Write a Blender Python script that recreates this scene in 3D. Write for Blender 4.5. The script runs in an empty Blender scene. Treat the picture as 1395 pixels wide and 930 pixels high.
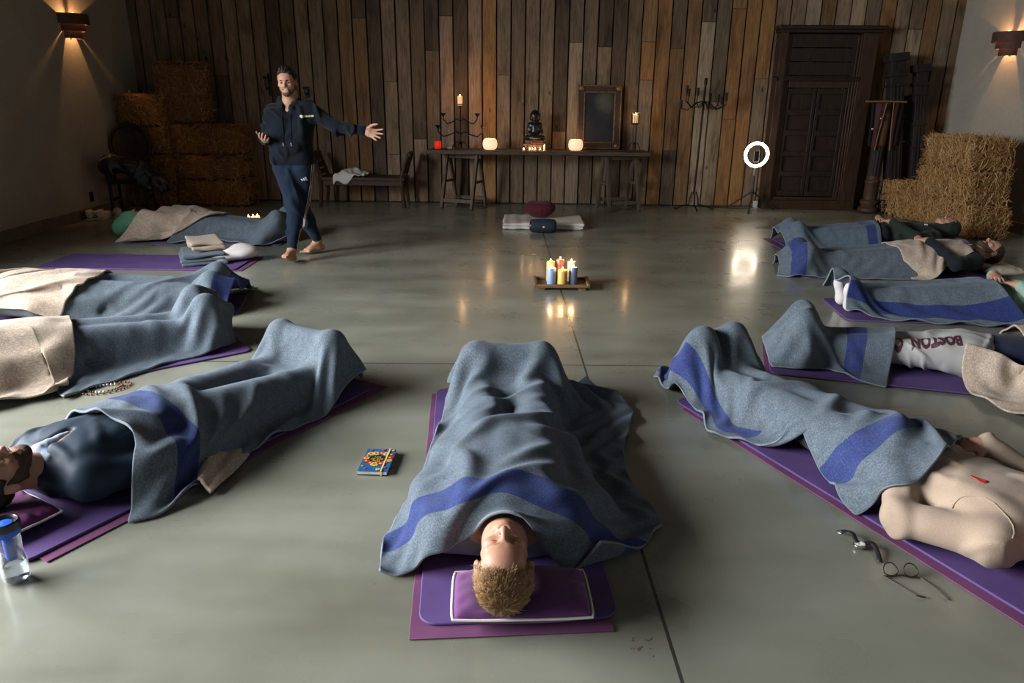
import bpy, bmesh, math, random
import numpy as np
from mathutils import Vector, Matrix, Euler

random.seed(7)
RNG = np.random.default_rng(11)
SC = bpy.context.scene
COL = SC.collection
R = math.radians
PI = math.pi

# ------------------------------------------------------------------ camera
FPX, CAM_H, PITCH, ROLL, YAW = 1000.0, 1.52, R(18.6), R(.55), R(.6)
_f = np.array([math.sin(YAW) * math.cos(PITCH), math.cos(YAW) * math.cos(PITCH), -math.sin(PITCH)])
_r0 = np.array([math.cos(YAW), -math.sin(YAW), 0.])
_u0 = np.cross(_r0, _f)
_r = _r0 * math.cos(ROLL) + _u0 * math.sin(ROLL)
_u = _u0 * math.cos(ROLL) - _r0 * math.sin(ROLL)
CPOS = np.array([0, 0, CAM_H])


def ray(px, py):
    return _f + _r * ((px - 697.5) / FPX) - _u * ((py - 465.) / FPX)


def at(px, py, z=0.):
    d = ray(px, py)
    return CPOS + d * ((z - CAM_H) / d[2])


def aty(px, py, y):
    d = ray(px, py)
    return CPOS + d * (y / d[1])


def atx(px, py, x):
    d = ray(px, py)
    return CPOS + d * (x / d[0])


cam = bpy.data.cameras.new('camera')
cam.sensor_fit = 'HORIZONTAL'
cam.sensor_width = 36.
cam.lens = FPX / 1395. * 36.
cam.clip_start = .05
cam.clip_end = 100
camo = bpy.data.objects.new('camera', cam)
COL.objects.link(camo)
mm = Matrix.Identity(4)
for i in range(3):
    mm[i][0], mm[i][1], mm[i][2], mm[i][3] = _r[i], _u[i], -_f[i], CPOS[i]
camo.matrix_world = mm
SC.camera = camo


# ------------------------------------------------------------------ objects
def tag(o, label=None, cat=None, group=None, kind=None):
    for k, v in (('label', label), ('category', cat), ('group', group), ('kind', kind)):
        if v:
            o[k] = v
    return o


def empty(name, loc=(0, 0, 0), rz=0., label=None, cat=None, group=None):
    o = bpy.data.objects.new(name, None)
    COL.objects.link(o)
    o.location = Vector([float(c) for c in loc])
    o.rotation_euler = (0, 0, rz)
    o.empty_display_size = .1
    return tag(o, label, cat, group)


def link_mesh(name, verts, faces, mat, parent=None, smooth=True, world=False, origin=None, uv=None, mods=()):
    """verts in the parent's local frame; with world=True in world coordinates (an unrotated parent)."""
    v = np.asarray(verts, dtype=np.float64).reshape(-1, 3).copy()
    loc = np.zeros(3)
    if world and parent is not None:
        p = parent
        while p is not None:
            v -= np.array(p.location)
            p = p.parent
    elif parent is None:
        if origin is None:
            loc = np.array([v[:, 0].mean(), v[:, 1].mean(), v[:, 2].min()])
        else:
            loc = np.array(origin, dtype=float)
        v -= loc
    me = bpy.data.meshes.new(name)
    if isinstance(faces, np.ndarray):
        k = faces.shape[1]
        me.vertices.add(len(v))
        me.vertices.foreach_set('co', v.astype(np.float32).ravel())
        me.loops.add(faces.size)
        me.loops.foreach_set('vertex_index', faces.astype(np.int32).ravel())
        me.polygons.add(len(faces))
        me.polygons.foreach_set('loop_start', np.arange(0, faces.size, k, dtype=np.int32))
        me.polygons.foreach_set('loop_total', np.full(len(faces), k, dtype=np.int32))
        me.update(calc_edges=True)
    else:
        me.from_pydata([tuple(x) for x in v], [], faces)
    me.validate()
    if smooth:
        me.polygons.foreach_set('use_smooth', [True] * len(me.polygons))
    mats = mat if isinstance(mat, (list, tuple)) else [mat]
    for m in mats:
        me.materials.append(m)
    if uv is not None:
        lay = me.uv_layers.new(name='UVMap')
        vi = np.empty(len(me.loops), dtype=np.int32)
        me.loops.foreach_get('vertex_index', vi)
        lay.data.foreach_set('uv', np.asarray(uv, dtype=np.float32)[vi].ravel())
    o = bpy.data.objects.new(name, me)
    COL.objects.link(o)
    if parent is not None:
        o.parent = parent
    else:
        o.location = Vector(loc)
    for kind, kw in mods:
        md = o.modifiers.new(kind.lower(), kind)
        for k, val in kw.items():
            setattr(md, k, val)
    return o


def rotm(rx=0, ry=0, rz=0):
    return np.array(Euler((rx, ry, rz)).to_matrix())


class MB:
    """collects shapes for ONE mesh"""

    def __init__(s):
        s.v, s.f, s.mi, s.n = [], [], [], 0

    def add(s, v, f, m=0):
        v = np.asarray(v, dtype=float).reshape(-1, 3)
        s.v.append(v)
        s.f += [tuple(int(i) + s.n for i in q) for q in f]
        s.mi += [m] * len(f)
        s.n += len(v)
        return s

    def box(s, c, d, rot=None, m=0, taper=1.):
        x, y, z = d[0] / 2, d[1] / 2, d[2] / 2
        t = taper
        v = np.array([[-x, -y, -z], [x, -y, -z], [x, y, -z], [-x, y, -z], [-x * t, -y * t, z], [x * t, -y * t, z], [x * t, y * t, z], [-x * t, y * t, z]])
        if rot is not None:
            v = v @ np.asarray(rot).T
        return s.add(v + np.array(c), [(3, 2, 1, 0), (4, 5, 6, 7), (0, 1, 5, 4), (1, 2, 6, 5), (2, 3, 7, 6), (3, 0, 4, 7)], m)

    def bar(s, a, b, w, h, up=(0, 0, 1), m=0, w2=None, h2=None):
        a, b = np.array(a, float), np.array(b, float)
        d = b - a
        d = d / np.linalg.norm(d)
        up = np.array(up, float)
        x = np.cross(d, up)
        if np.linalg.norm(x) < 1e-4:
            x = np.cross(d, [1., 0, 0])
        x /= np.linalg.norm(x)
        y = np.cross(x, d)
        w2, h2 = w2 or w, h2 or h
        v = []
        for p, ww, hh in ((a, w, h), (b, w2, h2)):
            for sx, sy in ((-1, -1), (1, -1), (1, 1), (-1, 1)):
                v.append(p + x * sx * ww / 2 + y * sy * hh / 2)
        return s.add(v, [(0, 1, 2, 3), (7, 6, 5, 4), (0, 4, 5, 1), (1, 5, 6, 2), (2, 6, 7, 3), (3, 7, 4, 0)], m)

    def lathe(s, prof, n=24, c=(0, 0, 0), rot=None, m=0, a0=0., a1=2 * PI, sx=1., sy=1.):
        prof = np.array(prof, float)
        full = abs(a1 - a0 - 2 * PI) < 1e-6
        an = np.linspace(a0, a1, n, endpoint=not full)
        k = len(prof)
        v = np.zeros((n, k, 3))
        v[:, :, 0] = np.cos(an)[:, None] * prof[None, :, 0] * sx
        v[:, :, 1] = np.sin(an)[:, None] * prof[None, :, 0] * sy
        v[:, :, 2] = prof[None, :, 1]
        v = v.reshape(-1, 3)
        if rot is not None:
            v = v @ np.asarray(rot).T
        f = []
        for i in range(n if full else n - 1):
            j = (i + 1) % n
            for q in range(k - 1):
                f.append((i * k + q, j * k + q, j * k + q + 1, i * k + q + 1))
        return s.add(v + np.array(c), f, m)

    def tube(s, pts, r, n=8, closed=False, m=0, cap=True):
        p = np.array(pts, float)
        k = len(p)
        rr = np.full(k, r, float) if np.isscalar(r) else np.array(r, float)
        if closed:
            t = np.roll(p, -1, 0) - np.roll(p, 1, 0)
        else:
            t = np.gradient(p, axis=0)
        t /= np.linalg.norm(t, axis=1)[:, None] + 1e-12
        ref = np.array([0, 0, 1.]) if abs(t[0][2]) < .9 else np.array([1., 0, 0])
        x = np.cross(t[0], ref)
        x /= np.linalg.norm(x)
        v = []
        an = np.linspace(0, 2 * PI, n, endpoint=False)
        for i in range(k):
            x = x - t[i] * (x @ t[i])
            x /= np.linalg.norm(x) + 1e-12
            y = np.cross(t[i], x)
            v.append(p[i] + rr[i] * (np.cos(an)[:, None] * x + np.sin(an)[:, None] * y))
        f = []
        for i in range(k if closed else k - 1):
            j = (i + 1) % k
            for q in range(n):
                w = (q + 1) % n
                f.append((i * n + q, i * n + w, j * n + w, j * n + q))
        if cap and not closed:
            f.append(tuple(range(n - 1, -1, -1)))
            f.append(tuple((k - 1) * n + q for q in range(n)))
        return s.add(np.concatenate(v), f, m)

    def ball(s, c, r, n=12, m=0, rot=None):
        r = np.array([r, r, r] if np.isscalar(r) else r, float)
        th = np.linspace(0, PI, n // 2 + 1)
        prof = np.stack([np.sin(th), -np.cos(th)], 1)
        prof[0, 0] = prof[-1, 0] = 1e-4
        o = MB().lathe(prof, n)
        v = np.concatenate(o.v) * r
        if rot is not None:
            v = v @ np.asarray(rot).T
        return s.add(v + np.array(c), o.f, m)

    def poly(s, pts, h, m=0):
        """prism of a counter-clockwise outline in xy, from z=pts[2] (or 0) up by h"""
        p = np.array([(q[0], q[1], q[2] if len(q) > 2 else 0) for q in pts], float)
        k = len(p)
        v = np.concatenate([p, p + np.array([0, 0, h])])
        f = [tuple(range(k - 1, -1, -1)), tuple(range(k, 2 * k))]
        f += [(i, (i + 1) % k, k + (i + 1) % k, k + i) for i in range(k)]
        return s.add(v, f, m)

    def build(s, name, mat, parent=None, smooth=False, bevel=0., world=False, origin=None, mods=(), auto=True, seg=2):
        md = list(mods)
        if bevel:
            md.insert(0, ('BEVEL', dict(width=bevel, segments=seg, limit_method='ANGLE', angle_limit=R(40))))
        o = link_mesh(name, np.concatenate(s.v), s.f, mat, parent, smooth=smooth or bool(bevel), world=world, origin=origin, mods=md)
        if isinstance(mat, (list, tuple)) and len(mat) > 1 and len(o.data.polygons) == len(s.mi):
            o.data.polygons.foreach_set('material_index', s.mi)
        if smooth or bevel:
            try:
                o.data.set_sharp_from_angle(angle=R(42))
            except Exception:
                pass
        return o


def copy_tree(o, parent=None):
    c = o.copy()
    COL.objects.link(c)
    if parent is not None:
        c.parent = parent
    for ch in list(o.children):
        copy_tree(ch, c)
    return c


# ------------------------------------------------------------------ materials
class NT:
    def __init__(s, name):
        s.mat = bpy.data.materials.new(name)
        s.mat.use_nodes = True
        s.t = s.mat.node_tree
        s.t.nodes.clear()
        s.out = s.n('ShaderNodeOutputMaterial')
        s.b = s.n('ShaderNodeBsdfPrincipled')
        s.l(s.b.outputs[0], s.out.inputs[0])

    def n(s, kind, **kw):
        x = s.t.nodes.new(kind)
        for k, v in kw.items():
            setattr(x, k, v)
        return x

    def l(s, a, b):
        s.t.links.new(a, b)

    def coord(s, which='Object', scale=(1, 1, 1), rot=(0, 0, 0)):
        c = s.n('ShaderNodeTexCoord')
        m = s.n('ShaderNodeMapping')
        m.inputs['Scale'].default_value = scale
        m.inputs['Rotation'].default_value = rot
        s.l(c.outputs[which], m.inputs[0])
        return m.outputs[0]

    def noise(s, vec, scale, detail=4, rough=.55, dist=0.):
        x = s.n('ShaderNodeTexNoise')
        x.inputs['Scale'].default_value = scale
        x.inputs['Detail'].default_value = detail
        x.inputs['Roughness'].default_value = rough
        x.inputs['Distortion'].default_value = dist
        s.l(vec, x.inputs['Vector'])
        return x.outputs['Fac']

    def ramp(s, fac, stops):
        x = s.n('ShaderNodeValToRGB')
        e = x.color_ramp.elements
        while len(e) < len(stops):
            e.new(.5)
        for i, (p, c) in enumerate(stops):
            e[i].position = p
            e[i].color = (*c, 1) if len(c) == 3 else c
        s.l(fac, x.inputs[0])
        return x.outputs[0]

    def mix(s, fac, a, b, mode='MIX'):
        x = s.n('ShaderNodeMix', data_type='RGBA', blend_type=mode)
        for sock, v in ((x.inputs[0], fac), (x.inputs[6], a), (x.inputs[7], b)):
            if isinstance(v, (int, float)):
                sock.default_value = v
            elif isinstance(v, tuple):
                sock.default_value = (*v, 1) if len(v) == 3 else v
            else:
                s.l(v, sock)
        return x.outputs[2]

    def math(s, op, a, b=None, clamp=False):
        x = s.n('ShaderNodeMath', operation=op)
        x.use_clamp = clamp
        for i, v in enumerate((a, b)):
            if v is None:
                continue
            if isinstance(v, (int, float)):
                x.inputs[i].default_value = v
            else:
                s.l(v, x.inputs[i])
        return x.outputs[0]

    def bump(s, h, strength=.3, dist=.01):
        x = s.n('ShaderNodeBump')
        x.inputs['Strength'].default_value = strength
        x.inputs['Distance'].default_value = dist
        s.l(h, x.inputs['Height'])
        s.l(x.outputs[0], s.b.inputs['Normal'])
        return x

    def set(s, **kw):
        names = dict(color='Base Color', rough='Roughness', metal='Metallic', spec='Specular IOR Level', sheen='Sheen Weight',
                     sheen_rough='Sheen Roughness', trans='Transmission Weight', ior='IOR', emit='Emission Color', emit_s='Emission Strength',
                     sss='Subsurface Weight', coat='Coat Weight', coat_rough='Coat Roughness', alpha='Alpha')
        for k, v in kw.items():
            i = s.b.inputs[names[k]]
            if isinstance(v, (int, float)):
                i.default_value = v
            elif isinstance(v, tuple):
                i.default_value = (*v, 1)
            else:
                s.l(v, i)
        return s


def mat_plain(name, c, rough=.6, metal=0., var=.15, scale=12., bump=0., bscale=60., which='Object', **kw):
    t = NT(name)
    v = t.coord(which)
    n = t.noise(v, scale, 4)
    lo = tuple(x * (1 - var) for x in c)
    hi = tuple(min(1, x * (1 + var)) for x in c)
    t.set(color=t.ramp(n, [(.3, lo), (.7, hi)]), rough=rough, metal=metal, **kw)
    if bump:
        t.bump(t.noise(v, bscale, 3), bump, .004)
    return t.mat


def mat_fabric(name, c, var=.12, weave=420., bump=.25, sheen=.06, big=6.):
    t = NT(name)
    v = t.coord()
    n = t.noise(v, big, 3)
    f = t.noise(v, weave, 2, .6)
    m = t.math('ADD', t.math('MULTIPLY', n, .6), t.math('MULTIPLY', f, .4))
    t.set(color=t.ramp(m, [(.3, tuple(x * (1 - var) for x in c)), (.7, tuple(min(1, x * (1 + var)) for x in c))]), rough=.9, spec=.15, sheen=sheen, sheen_rough=.5)
    t.bump(f, bump, .002)
    return t.mat


def mat_wool(name, stripes=(), base=(.088, .108, .128), stripe=(.030, .042, .135), size=None, hem=True, along='v', side=None):
    """woollen blanket: melange yarn, woven stripes at fixed places of the cloth (uv in metres), whip-stitched edge"""
    t = NT(name)
    uvn = t.n('ShaderNodeUVMap')
    uvn.uv_map = 'UVMap'
    sep = t.n('ShaderNodeSeparateXYZ')
    t.l(uvn.outputs[0], sep.inputs[0])
    U, V = sep.outputs[0], sep.outputs[1]
    mp = t.n('ShaderNodeMapping')
    t.l(uvn.outputs[0], mp.inputs[0])
    f = t.noise(mp.outputs[0], 120, 4, .8)
    f2 = t.noise(mp.outputs[0], 22, 4, .6)
    f3 = t.noise(mp.outputs[0], 700, 2, .7)
    dark = tuple(x * .38 for x in base)
    lite = tuple(min(1, x * 2.3) for x in base)
    mm_ = t.math('ADD', t.math('MULTIPLY', f, .55), t.math('ADD', t.math('MULTIPLY', f2, .15), t.math('MULTIPLY', f3, .3)))
    col = t.ramp(mm_, [(.34, dark), (.5, base), (.66, lite)])
    scol = t.ramp(mm_, [(.34, tuple(x * .45 for x in stripe)), (.5, stripe), (.68, (stripe[0] * 2.6, stripe[1] * 2.4, stripe[2] * 1.6))])
    W = V if along == 'v' else U
    wob = t.math('ADD', W, t.math('MULTIPLY', t.math('SUBTRACT', f, .5), .012))
    for a, b in stripes:
        inside = t.math('MULTIPLY', t.math('GREATER_THAN', wob, a), t.math('LESS_THAN', wob, b))
        col = t.mix(inside, col, scol)
    if side and size:
        a_, b_, v0 = side
        ins = t.math('MULTIPLY', t.math('MULTIPLY', t.math('GREATER_THAN', U, size[0] - b_), t.math('LESS_THAN', U, size[0] - a_)), t.math('GREATER_THAN', t.math('ADD', V, t.math('MULTIPLY', f, .03)), v0))
        col = t.mix(ins, col, scol)
    if hem and size:
        e = t.math('MINIMUM', t.math('MINIMUM', U, t.math('SUBTRACT', size[0], U)), t.math('MINIMUM', V, t.math('SUBTRACT', size[1], V)))
        st = t.math('MULTIPLY', t.math('LESS_THAN', e, .004), t.math('GREATER_THAN', f3, .42))
        col = t.mix(t.math('MULTIPLY', st, .6), col, (.26, .28, .30))
    t.set(color=col, rough=.95, spec=.08, sheen=.16, sheen_rough=.5)
    t.b.inputs['Sheen Tint'].default_value = (.55, .65, .8, 1)
    h = t.math('ADD', t.math('MULTIPLY', f, .6), t.math('MULTIPLY', f3, .4))
    t.bump(h, .55, .004)
    return t.mat
# ------------------------------------------------------------------ smooth solids (signed distance -> surface nets)
class SDF:
    def __init__(s, h, k=.02):
        s.h, s.k, s.ops = h, k, []

    def cone(s, a, b, ra, rb=None, k=None, op='add'):
        a, b = np.array(a, float), np.array(b, float)
        rb = ra if rb is None else rb
        m = max(ra, rb)
        s.ops.append((op, 'cone', (a, b, ra, rb), np.minimum(a, b) - m, np.maximum(a, b) + m, s.k if k is None else k))
        return s

    def ell(s, c, r, rot=None, k=None, op='add'):
        c, r = np.array(c, float), np.array(r if not np.isscalar(r) else [r] * 3, float)
        rot = np.eye(3) if rot is None else np.asarray(rot, float)
        e = np.sqrt(((rot * r[None, :]) ** 2).sum(1))
        s.ops.append((op, 'ell', (c, r, rot), c - e, c + e, s.k if k is None else k))
        return s

    def box(s, c, r, rot=None, rd=.01, k=None, op='add'):
        c, r = np.array(c, float), np.array(r, float)
        rot = np.eye(3) if rot is None else np.asarray(rot, float)
        e = np.abs(rot) @ r + rd
        s.ops.append((op, 'box', (c, r, rot, rd), c - e, c + e, s.k if k is None else k))
        return s

    def xform(s, M3, t):
        M3, t = np.asarray(M3, float), np.asarray(t, float)
        for i, (op, kind, p, lo, hi, k) in enumerate(s.ops):
            if kind == 'cone':
                a, b = M3 @ p[0] + t, M3 @ p[1] + t
                m = max(p[2], p[3])
                s.ops[i] = (op, kind, (a, b, p[2], p[3]), np.minimum(a, b) - m, np.maximum(a, b) + m, k)
            elif kind == 'ell':
                c, rot = M3 @ p[0] + t, M3 @ p[2]
                e = np.sqrt(((rot * p[1][None, :]) ** 2).sum(1))
                s.ops[i] = (op, kind, (c, p[1], rot), c - e, c + e, k)
            else:
                c, rot = M3 @ p[0] + t, M3 @ p[2]
                e = np.abs(rot) @ p[1] + p[3]
                s.ops[i] = (op, kind, (c, p[1], rot, p[3]), c - e, c + e, k)
        return s

    def extend(s, o):
        s.ops += o.ops
        return s

    def mesh(s, disp=None, clip=None, grow=0.):
        h = s.h
        adds = [o for o in s.ops if o[0] == 'add']
        lo = np.min([o[3] for o in adds], 0) - 4 * h - grow
        hi = np.max([o[4] for o in adds], 0) + 4 * h + grow
        n = np.ceil((hi - lo) / h).astype(int) + 1
        F = np.full(n, .2, np.float32)
        ax = [lo[i] + h * np.arange(n[i]) for i in range(3)]
        for op, kind, p, blo, bhi, k in s.ops:
            mg = k + 3 * h + grow
            i0 = np.maximum(0, np.floor((blo - mg - lo) / h).astype(int))
            i1 = np.minimum(n, np.ceil((bhi + mg - lo) / h).astype(int) + 1)
            if (i1 <= i0).any():
                continue
            X = ax[0][i0[0]:i1[0]][:, None, None]
            Y = ax[1][i0[1]:i1[1]][None, :, None]
            Z = ax[2][i0[2]:i1[2]][None, None, :]
            if kind == 'cone':
                a, b, ra, rb = p
                d = b - a
                L2 = max(d @ d, 1e-9)
                t = np.clip(((X - a[0]) * d[0] + (Y - a[1]) * d[1] + (Z - a[2]) * d[2]) / L2, 0, 1)
                D = np.sqrt((X - a[0] - d[0] * t) ** 2 + (Y - a[1] - d[1] * t) ** 2 + (Z - a[2] - d[2] * t) ** 2) - (ra + (rb - ra) * t)
            else:
                c, r, rot = p[:3]
                q = [(X - c[0]) * rot[0][i] + (Y - c[1]) * rot[1][i] + (Z - c[2]) * rot[2][i] for i in range(3)]
                if kind == 'ell':
                    k0 = np.sqrt(sum((q[i] / r[i]) ** 2 for i in range(3)))
                    k1 = np.sqrt(sum((q[i] / r[i] ** 2) ** 2 for i in range(3))) + 1e-9
                    D = k0 * (k0 - 1) / k1
                else:
                    rd = p[3]
                    a_ = [np.abs(q[i]) - r[i] for i in range(3)]
                    D = np.sqrt(sum(np.maximum(a_[i], 0) ** 2 for i in range(3))) + np.minimum(np.maximum(np.maximum(a_[0], a_[1]), a_[2]), 0) - rd
            S = F[i0[0]:i1[0], i0[1]:i1[1], i0[2]:i1[2]]
            if op == 'add':
                if k > 0:
                    hh = np.maximum(k - np.abs(S - D), 0) / k
                    S[...] = np.minimum(S, D) - hh * hh * k * .25
                else:
                    S[...] = np.minimum(S, D)
            else:
                D = -D
                if k > 0:
                    hh = np.maximum(k - np.abs(S - D), 0) / k
                    S[...] = np.maximum(S, D) + hh * hh * k * .25
                else:
                    S[...] = np.maximum(S, D)
        if grow:
            F -= grow
        if disp is not None or clip is not None:
            X, Y, Z = ax[0][:, None, None], ax[1][None, :, None], ax[2][None, None, :]
            if disp is not None:
                F += disp(X, Y, Z).astype(np.float32)
            if clip is not None:
                F = np.maximum(F, clip(X, Y, Z).astype(np.float32))
        F[0], F[-1] = .1, .1
        F[:, 0], F[:, -1] = .1, .1
        F[:, :, 0], F[:, :, -1] = .1, .1
        return surface_nets(F, lo, h)


def surface_nets(F, lo, h):
    S = F < 0
    nx, ny, nz = F.shape
    c = np.zeros((nx - 1, ny - 1, nz - 1), np.int8)
    for i in (0, 1):
        for j in (0, 1):
            for k in (0, 1):
                c += S[i:nx - 1 + i, j:ny - 1 + j, k:nz - 1 + k]
    act = np.argwhere((c > 0) & (c < 8))
    N = len(act)
    pos, cnt = np.zeros((N, 3)), np.zeros(N)
    C = [(i, j, k) for i in (0, 1) for j in (0, 1) for k in (0, 1)]
    vals = {q: F[act[:, 0] + q[0], act[:, 1] + q[1], act[:, 2] + q[2]].astype(float) for q in C}
    for q in C:
        for a in range(3):
            if q[a]:
                continue
            w = list(q)
            w[a] = 1
            va, vb = vals[q], vals[tuple(w)]
            m = (va < 0) != (vb < 0)
            t = np.where(m, va / np.where(m, va - vb, 1), 0)
            p = np.tile(np.array(q, float), (N, 1))
            p[:, a] = t
            pos += p * m[:, None]
            cnt += m
    V = (act + pos / cnt[:, None]) * h + lo
    idx = np.full(c.shape, -1, np.int32)
    idx[act[:, 0], act[:, 1], act[:, 2]] = np.arange(N)
    Q = []
    for a in range(3):
        b, d = (a + 1) % 3, (a + 2) % 3
        sl0, sl1 = [slice(None)] * 3, [slice(None)] * 3
        sl0[a], sl1[a] = slice(0, -1), slice(1, None)
        A, B = S[tuple(sl0)], S[tuple(sl1)]
        e = np.argwhere(A != B)
        ok = (e[:, b] > 0) & (e[:, d] > 0) & (e[:, b] < c.shape[b]) & (e[:, d] < c.shape[d])
        e = e[ok]
        ins = A[e[:, 0], e[:, 1], e[:, 2]]
        q = []
        for db, dd in ((-1, -1), (0, -1), (0, 0), (-1, 0)):
            x = e.copy()
            x[:, b] += db
            x[:, d] += dd
            q.append(idx[x[:, 0], x[:, 1], x[:, 2]])
        q = np.stack(q, 1)
        q[~ins] = q[~ins][:, ::-1]
        Q.append(q)
    Q = np.concatenate(Q)
    Q = Q[(Q >= 0).all(1)]
    # one relaxing pass
    nb, ct = np.zeros_like(V), np.zeros(N)
    for i in range(4):
        np.add.at(nb, Q[:, i], V[Q[:, (i + 1) % 4]])
        np.add.at(ct, Q[:, i], 1)
    V = V * .5 + .5 * nb / np.maximum(ct, 1)[:, None]
    return V, Q


def vnoise(seed, freq):
    """smooth pseudo-noise of three coordinates (sum of rotated sines)"""
    g = np.random.default_rng(seed)
    W = g.normal(size=(7, 3))
    W /= np.linalg.norm(W, axis=1)[:, None]
    W *= freq * 2 * PI * g.uniform(.6, 1.5, 7)[:, None]
    ph = g.uniform(0, 2 * PI, 7)

    def fn(x, y, z):
        return sum(np.sin(W[i][0] * x + W[i][1] * y + W[i][2] * z + ph[i]) for i in range(7)) / 3.2
    return fn


# ------------------------------------------------------------------ draped cloth
def resample(P, n):
    P = np.array([(p[0], p[1]) for p in P], float)
    d = np.r_[0, np.cumsum(np.linalg.norm(np.diff(P, axis=0), axis=1))]
    t = np.linspace(0, d[-1], n)
    return np.stack([np.interp(t, d, P[:, i]) for i in range(2)], 1)


def coons(top, bot, left, right, nu, nv):
    T, B, L, Rr = resample(top, nu), resample(bot, nu), resample(left, nv), resample(right, nv)
    u, v = np.linspace(0, 1, nu)[None, :, None], np.linspace(0, 1, nv)[:, None, None]
    P = (1 - v) * T[None] + v * B[None] + (1 - u) * L[:, None] + u * Rr[:, None]
    P -= (1 - u) * (1 - v) * T[0] + u * (1 - v) * T[-1] + (1 - u) * v * B[0] + u * v * B[-1]
    return P


def drape(P, cones, boxes=(), ease=(.05, .04), steps=110, iters=7, thick=.010, seed=1, rough=.02, fold=(.22, 5), bend=.25, fric=.75, tent=14, floor=.0,
          pre=None, grav=.0006, slope=1.0, pin=.35, pintop=True):
    """P: plan of the cloth (nv x nu x 2) as it lies; cones: solids under it (a, b, ra, rb); boxes: (centre, half size, angle, top)"""
    nv, nu = P.shape[:2]
    A = np.array([c[0] for c in cones])
    Bv = np.array([c[1] for c in cones])
    ra, rb = np.array([c[2] for c in cones]) + thick, np.array([c[3] for c in cones]) + thick
    X = np.zeros((nv, nu, 3))
    X[..., :2] = P
    flat = X.reshape(-1, 3)

    def ground(p):
        g = np.full(len(p), floor + thick * .7)
        for (c, hs, ang, top) in boxes:
            dx, dy = p[:, 0] - c[0], p[:, 1] - c[1]
            lx, ly = dx * math.cos(ang) + dy * math.sin(ang), -dx * math.sin(ang) + dy * math.cos(ang)
            ed = np.minimum(hs[0] - np.abs(lx), hs[1] - np.abs(ly))
            g = np.maximum(g, np.where(ed > -.02, (top + thick * .7) * np.clip((ed + .02) / .02, 0, 1), 0))
        return g
    g0 = ground(flat)
    z = g0.copy()
    for a, b, r0, r1 in zip(A, Bv, ra, rb):
        L = np.linalg.norm(b - a)
        m = max(2, int(L / .02))
        for t in np.linspace(0, 1, m):
            c, r = a + (b - a) * t, r0 + (r1 - r0) * t
            d2 = r * r - (flat[:, 0] - c[0]) ** 2 - (flat[:, 1] - c[1]) ** 2
            z = np.maximum(z, np.where(d2 > 0, c[2] + np.sqrt(np.maximum(d2, 0)), 0))
    z = z.reshape(nv, nu)
    zt = z.copy()
    cu = max(1e-3, np.median(np.linalg.norm(np.diff(P, axis=1), axis=-1)))
    cv = max(1e-3, np.median(np.linalg.norm(np.diff(P, axis=0), axis=-1)))
    for _ in range(tent):
        q = np.pad(zt, 1, mode='edge')
        zt = np.maximum(zt, np.maximum(np.maximum(q[:-2, 1:-1], q[2:, 1:-1]) - slope * cv, np.maximum(q[1:-1, :-2], q[1:-1, 2:]) - slope * 1.15 * cu))
    for _ in range(4):
        q = np.pad(zt, 1, mode='edge')
        zt = np.maximum(z, .5 * zt + .125 * (q[:-2, 1:-1] + q[2:, 1:-1] + q[1:-1, :-2] + q[1:-1, 2:]))
    nz = vnoise(seed, 1. / fold[0])
    nf = vnoise(seed + 50, 1. / fold[0])
    uu, vv = np.meshgrid(np.linspace(0, 1, nu), np.linspace(0, 1, nv))
    X[..., 2] = zt
    # lengths of the cloth itself: as draped, plus some slack
    ee = (ease[0], ease[1])

    def dist(a, b):
        return np.linalg.norm(a - b, axis=-1)
    ru = dist(X[:, 1:], X[:, :-1])
    rv = dist(X[1:], X[:-1])
    ru = (.85 * ru + .15 * np.median(ru, axis=1, keepdims=True)) * (1 + ee[0])
    rv = (.85 * rv + .15 * np.median(rv, axis=0, keepdims=True)) * (1 + ee[1])
    rd1 = np.sqrt(((ru[1:] + ru[:-1]) / 2) ** 2 + ((rv[:, 1:] + rv[:, :-1]) / 2) ** 2)
    rbu, rbv = ru[:, 1:] + ru[:, :-1], rv[1:] + rv[:-1]
    # natural-length uv of the cloth
    U = np.concatenate([np.zeros((nv, 1)), np.cumsum(np.full_like(ru, ru.mean()), 1)], 1)
    V = np.concatenate([np.zeros((1, nu)), np.cumsum(np.full_like(rv, rv.mean()), 0)], 0)
    wig = nz(X[..., 0] * 1.0, X[..., 1] * 1.0, 0 * zt)
    wig2 = nf(X[..., 0], X[..., 1], zt)
    X[..., 2] += rough * (.5 + .5 * np.clip(wig, -1, 1)) + .002
    X[..., 0] += rough * .35 * wig2
    X[..., 1] += rough * .35 * np.roll(wig2, 3, 0)
    if pre is not None:
        X = pre(X, uu, vv)
    steps, iters = int(steps * .65), 12
    edge = np.ones((nv, nu))
    edge[1:-1, 1:-1] = .25
    pinw = pin * edge * (zt - g0.reshape(nv, nu) < .12)
    pinw[0] = np.maximum(pinw[0], pin * (.8 if pintop else 0))
    prev = X.copy()
    vel = np.zeros_like(X)
    sd = [(slice(0, None), slice(0, None))]

    def proj(a, b, rest, kc, ks):
        d = b - a
        L = np.sqrt((d * d).sum(-1)) + 1e-9
        c = (L - rest) / L
        c = np.where(c > 0, c * ks, c * kc)
        d *= (c * .5)[..., None]
        a += d
        b -= d
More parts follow.
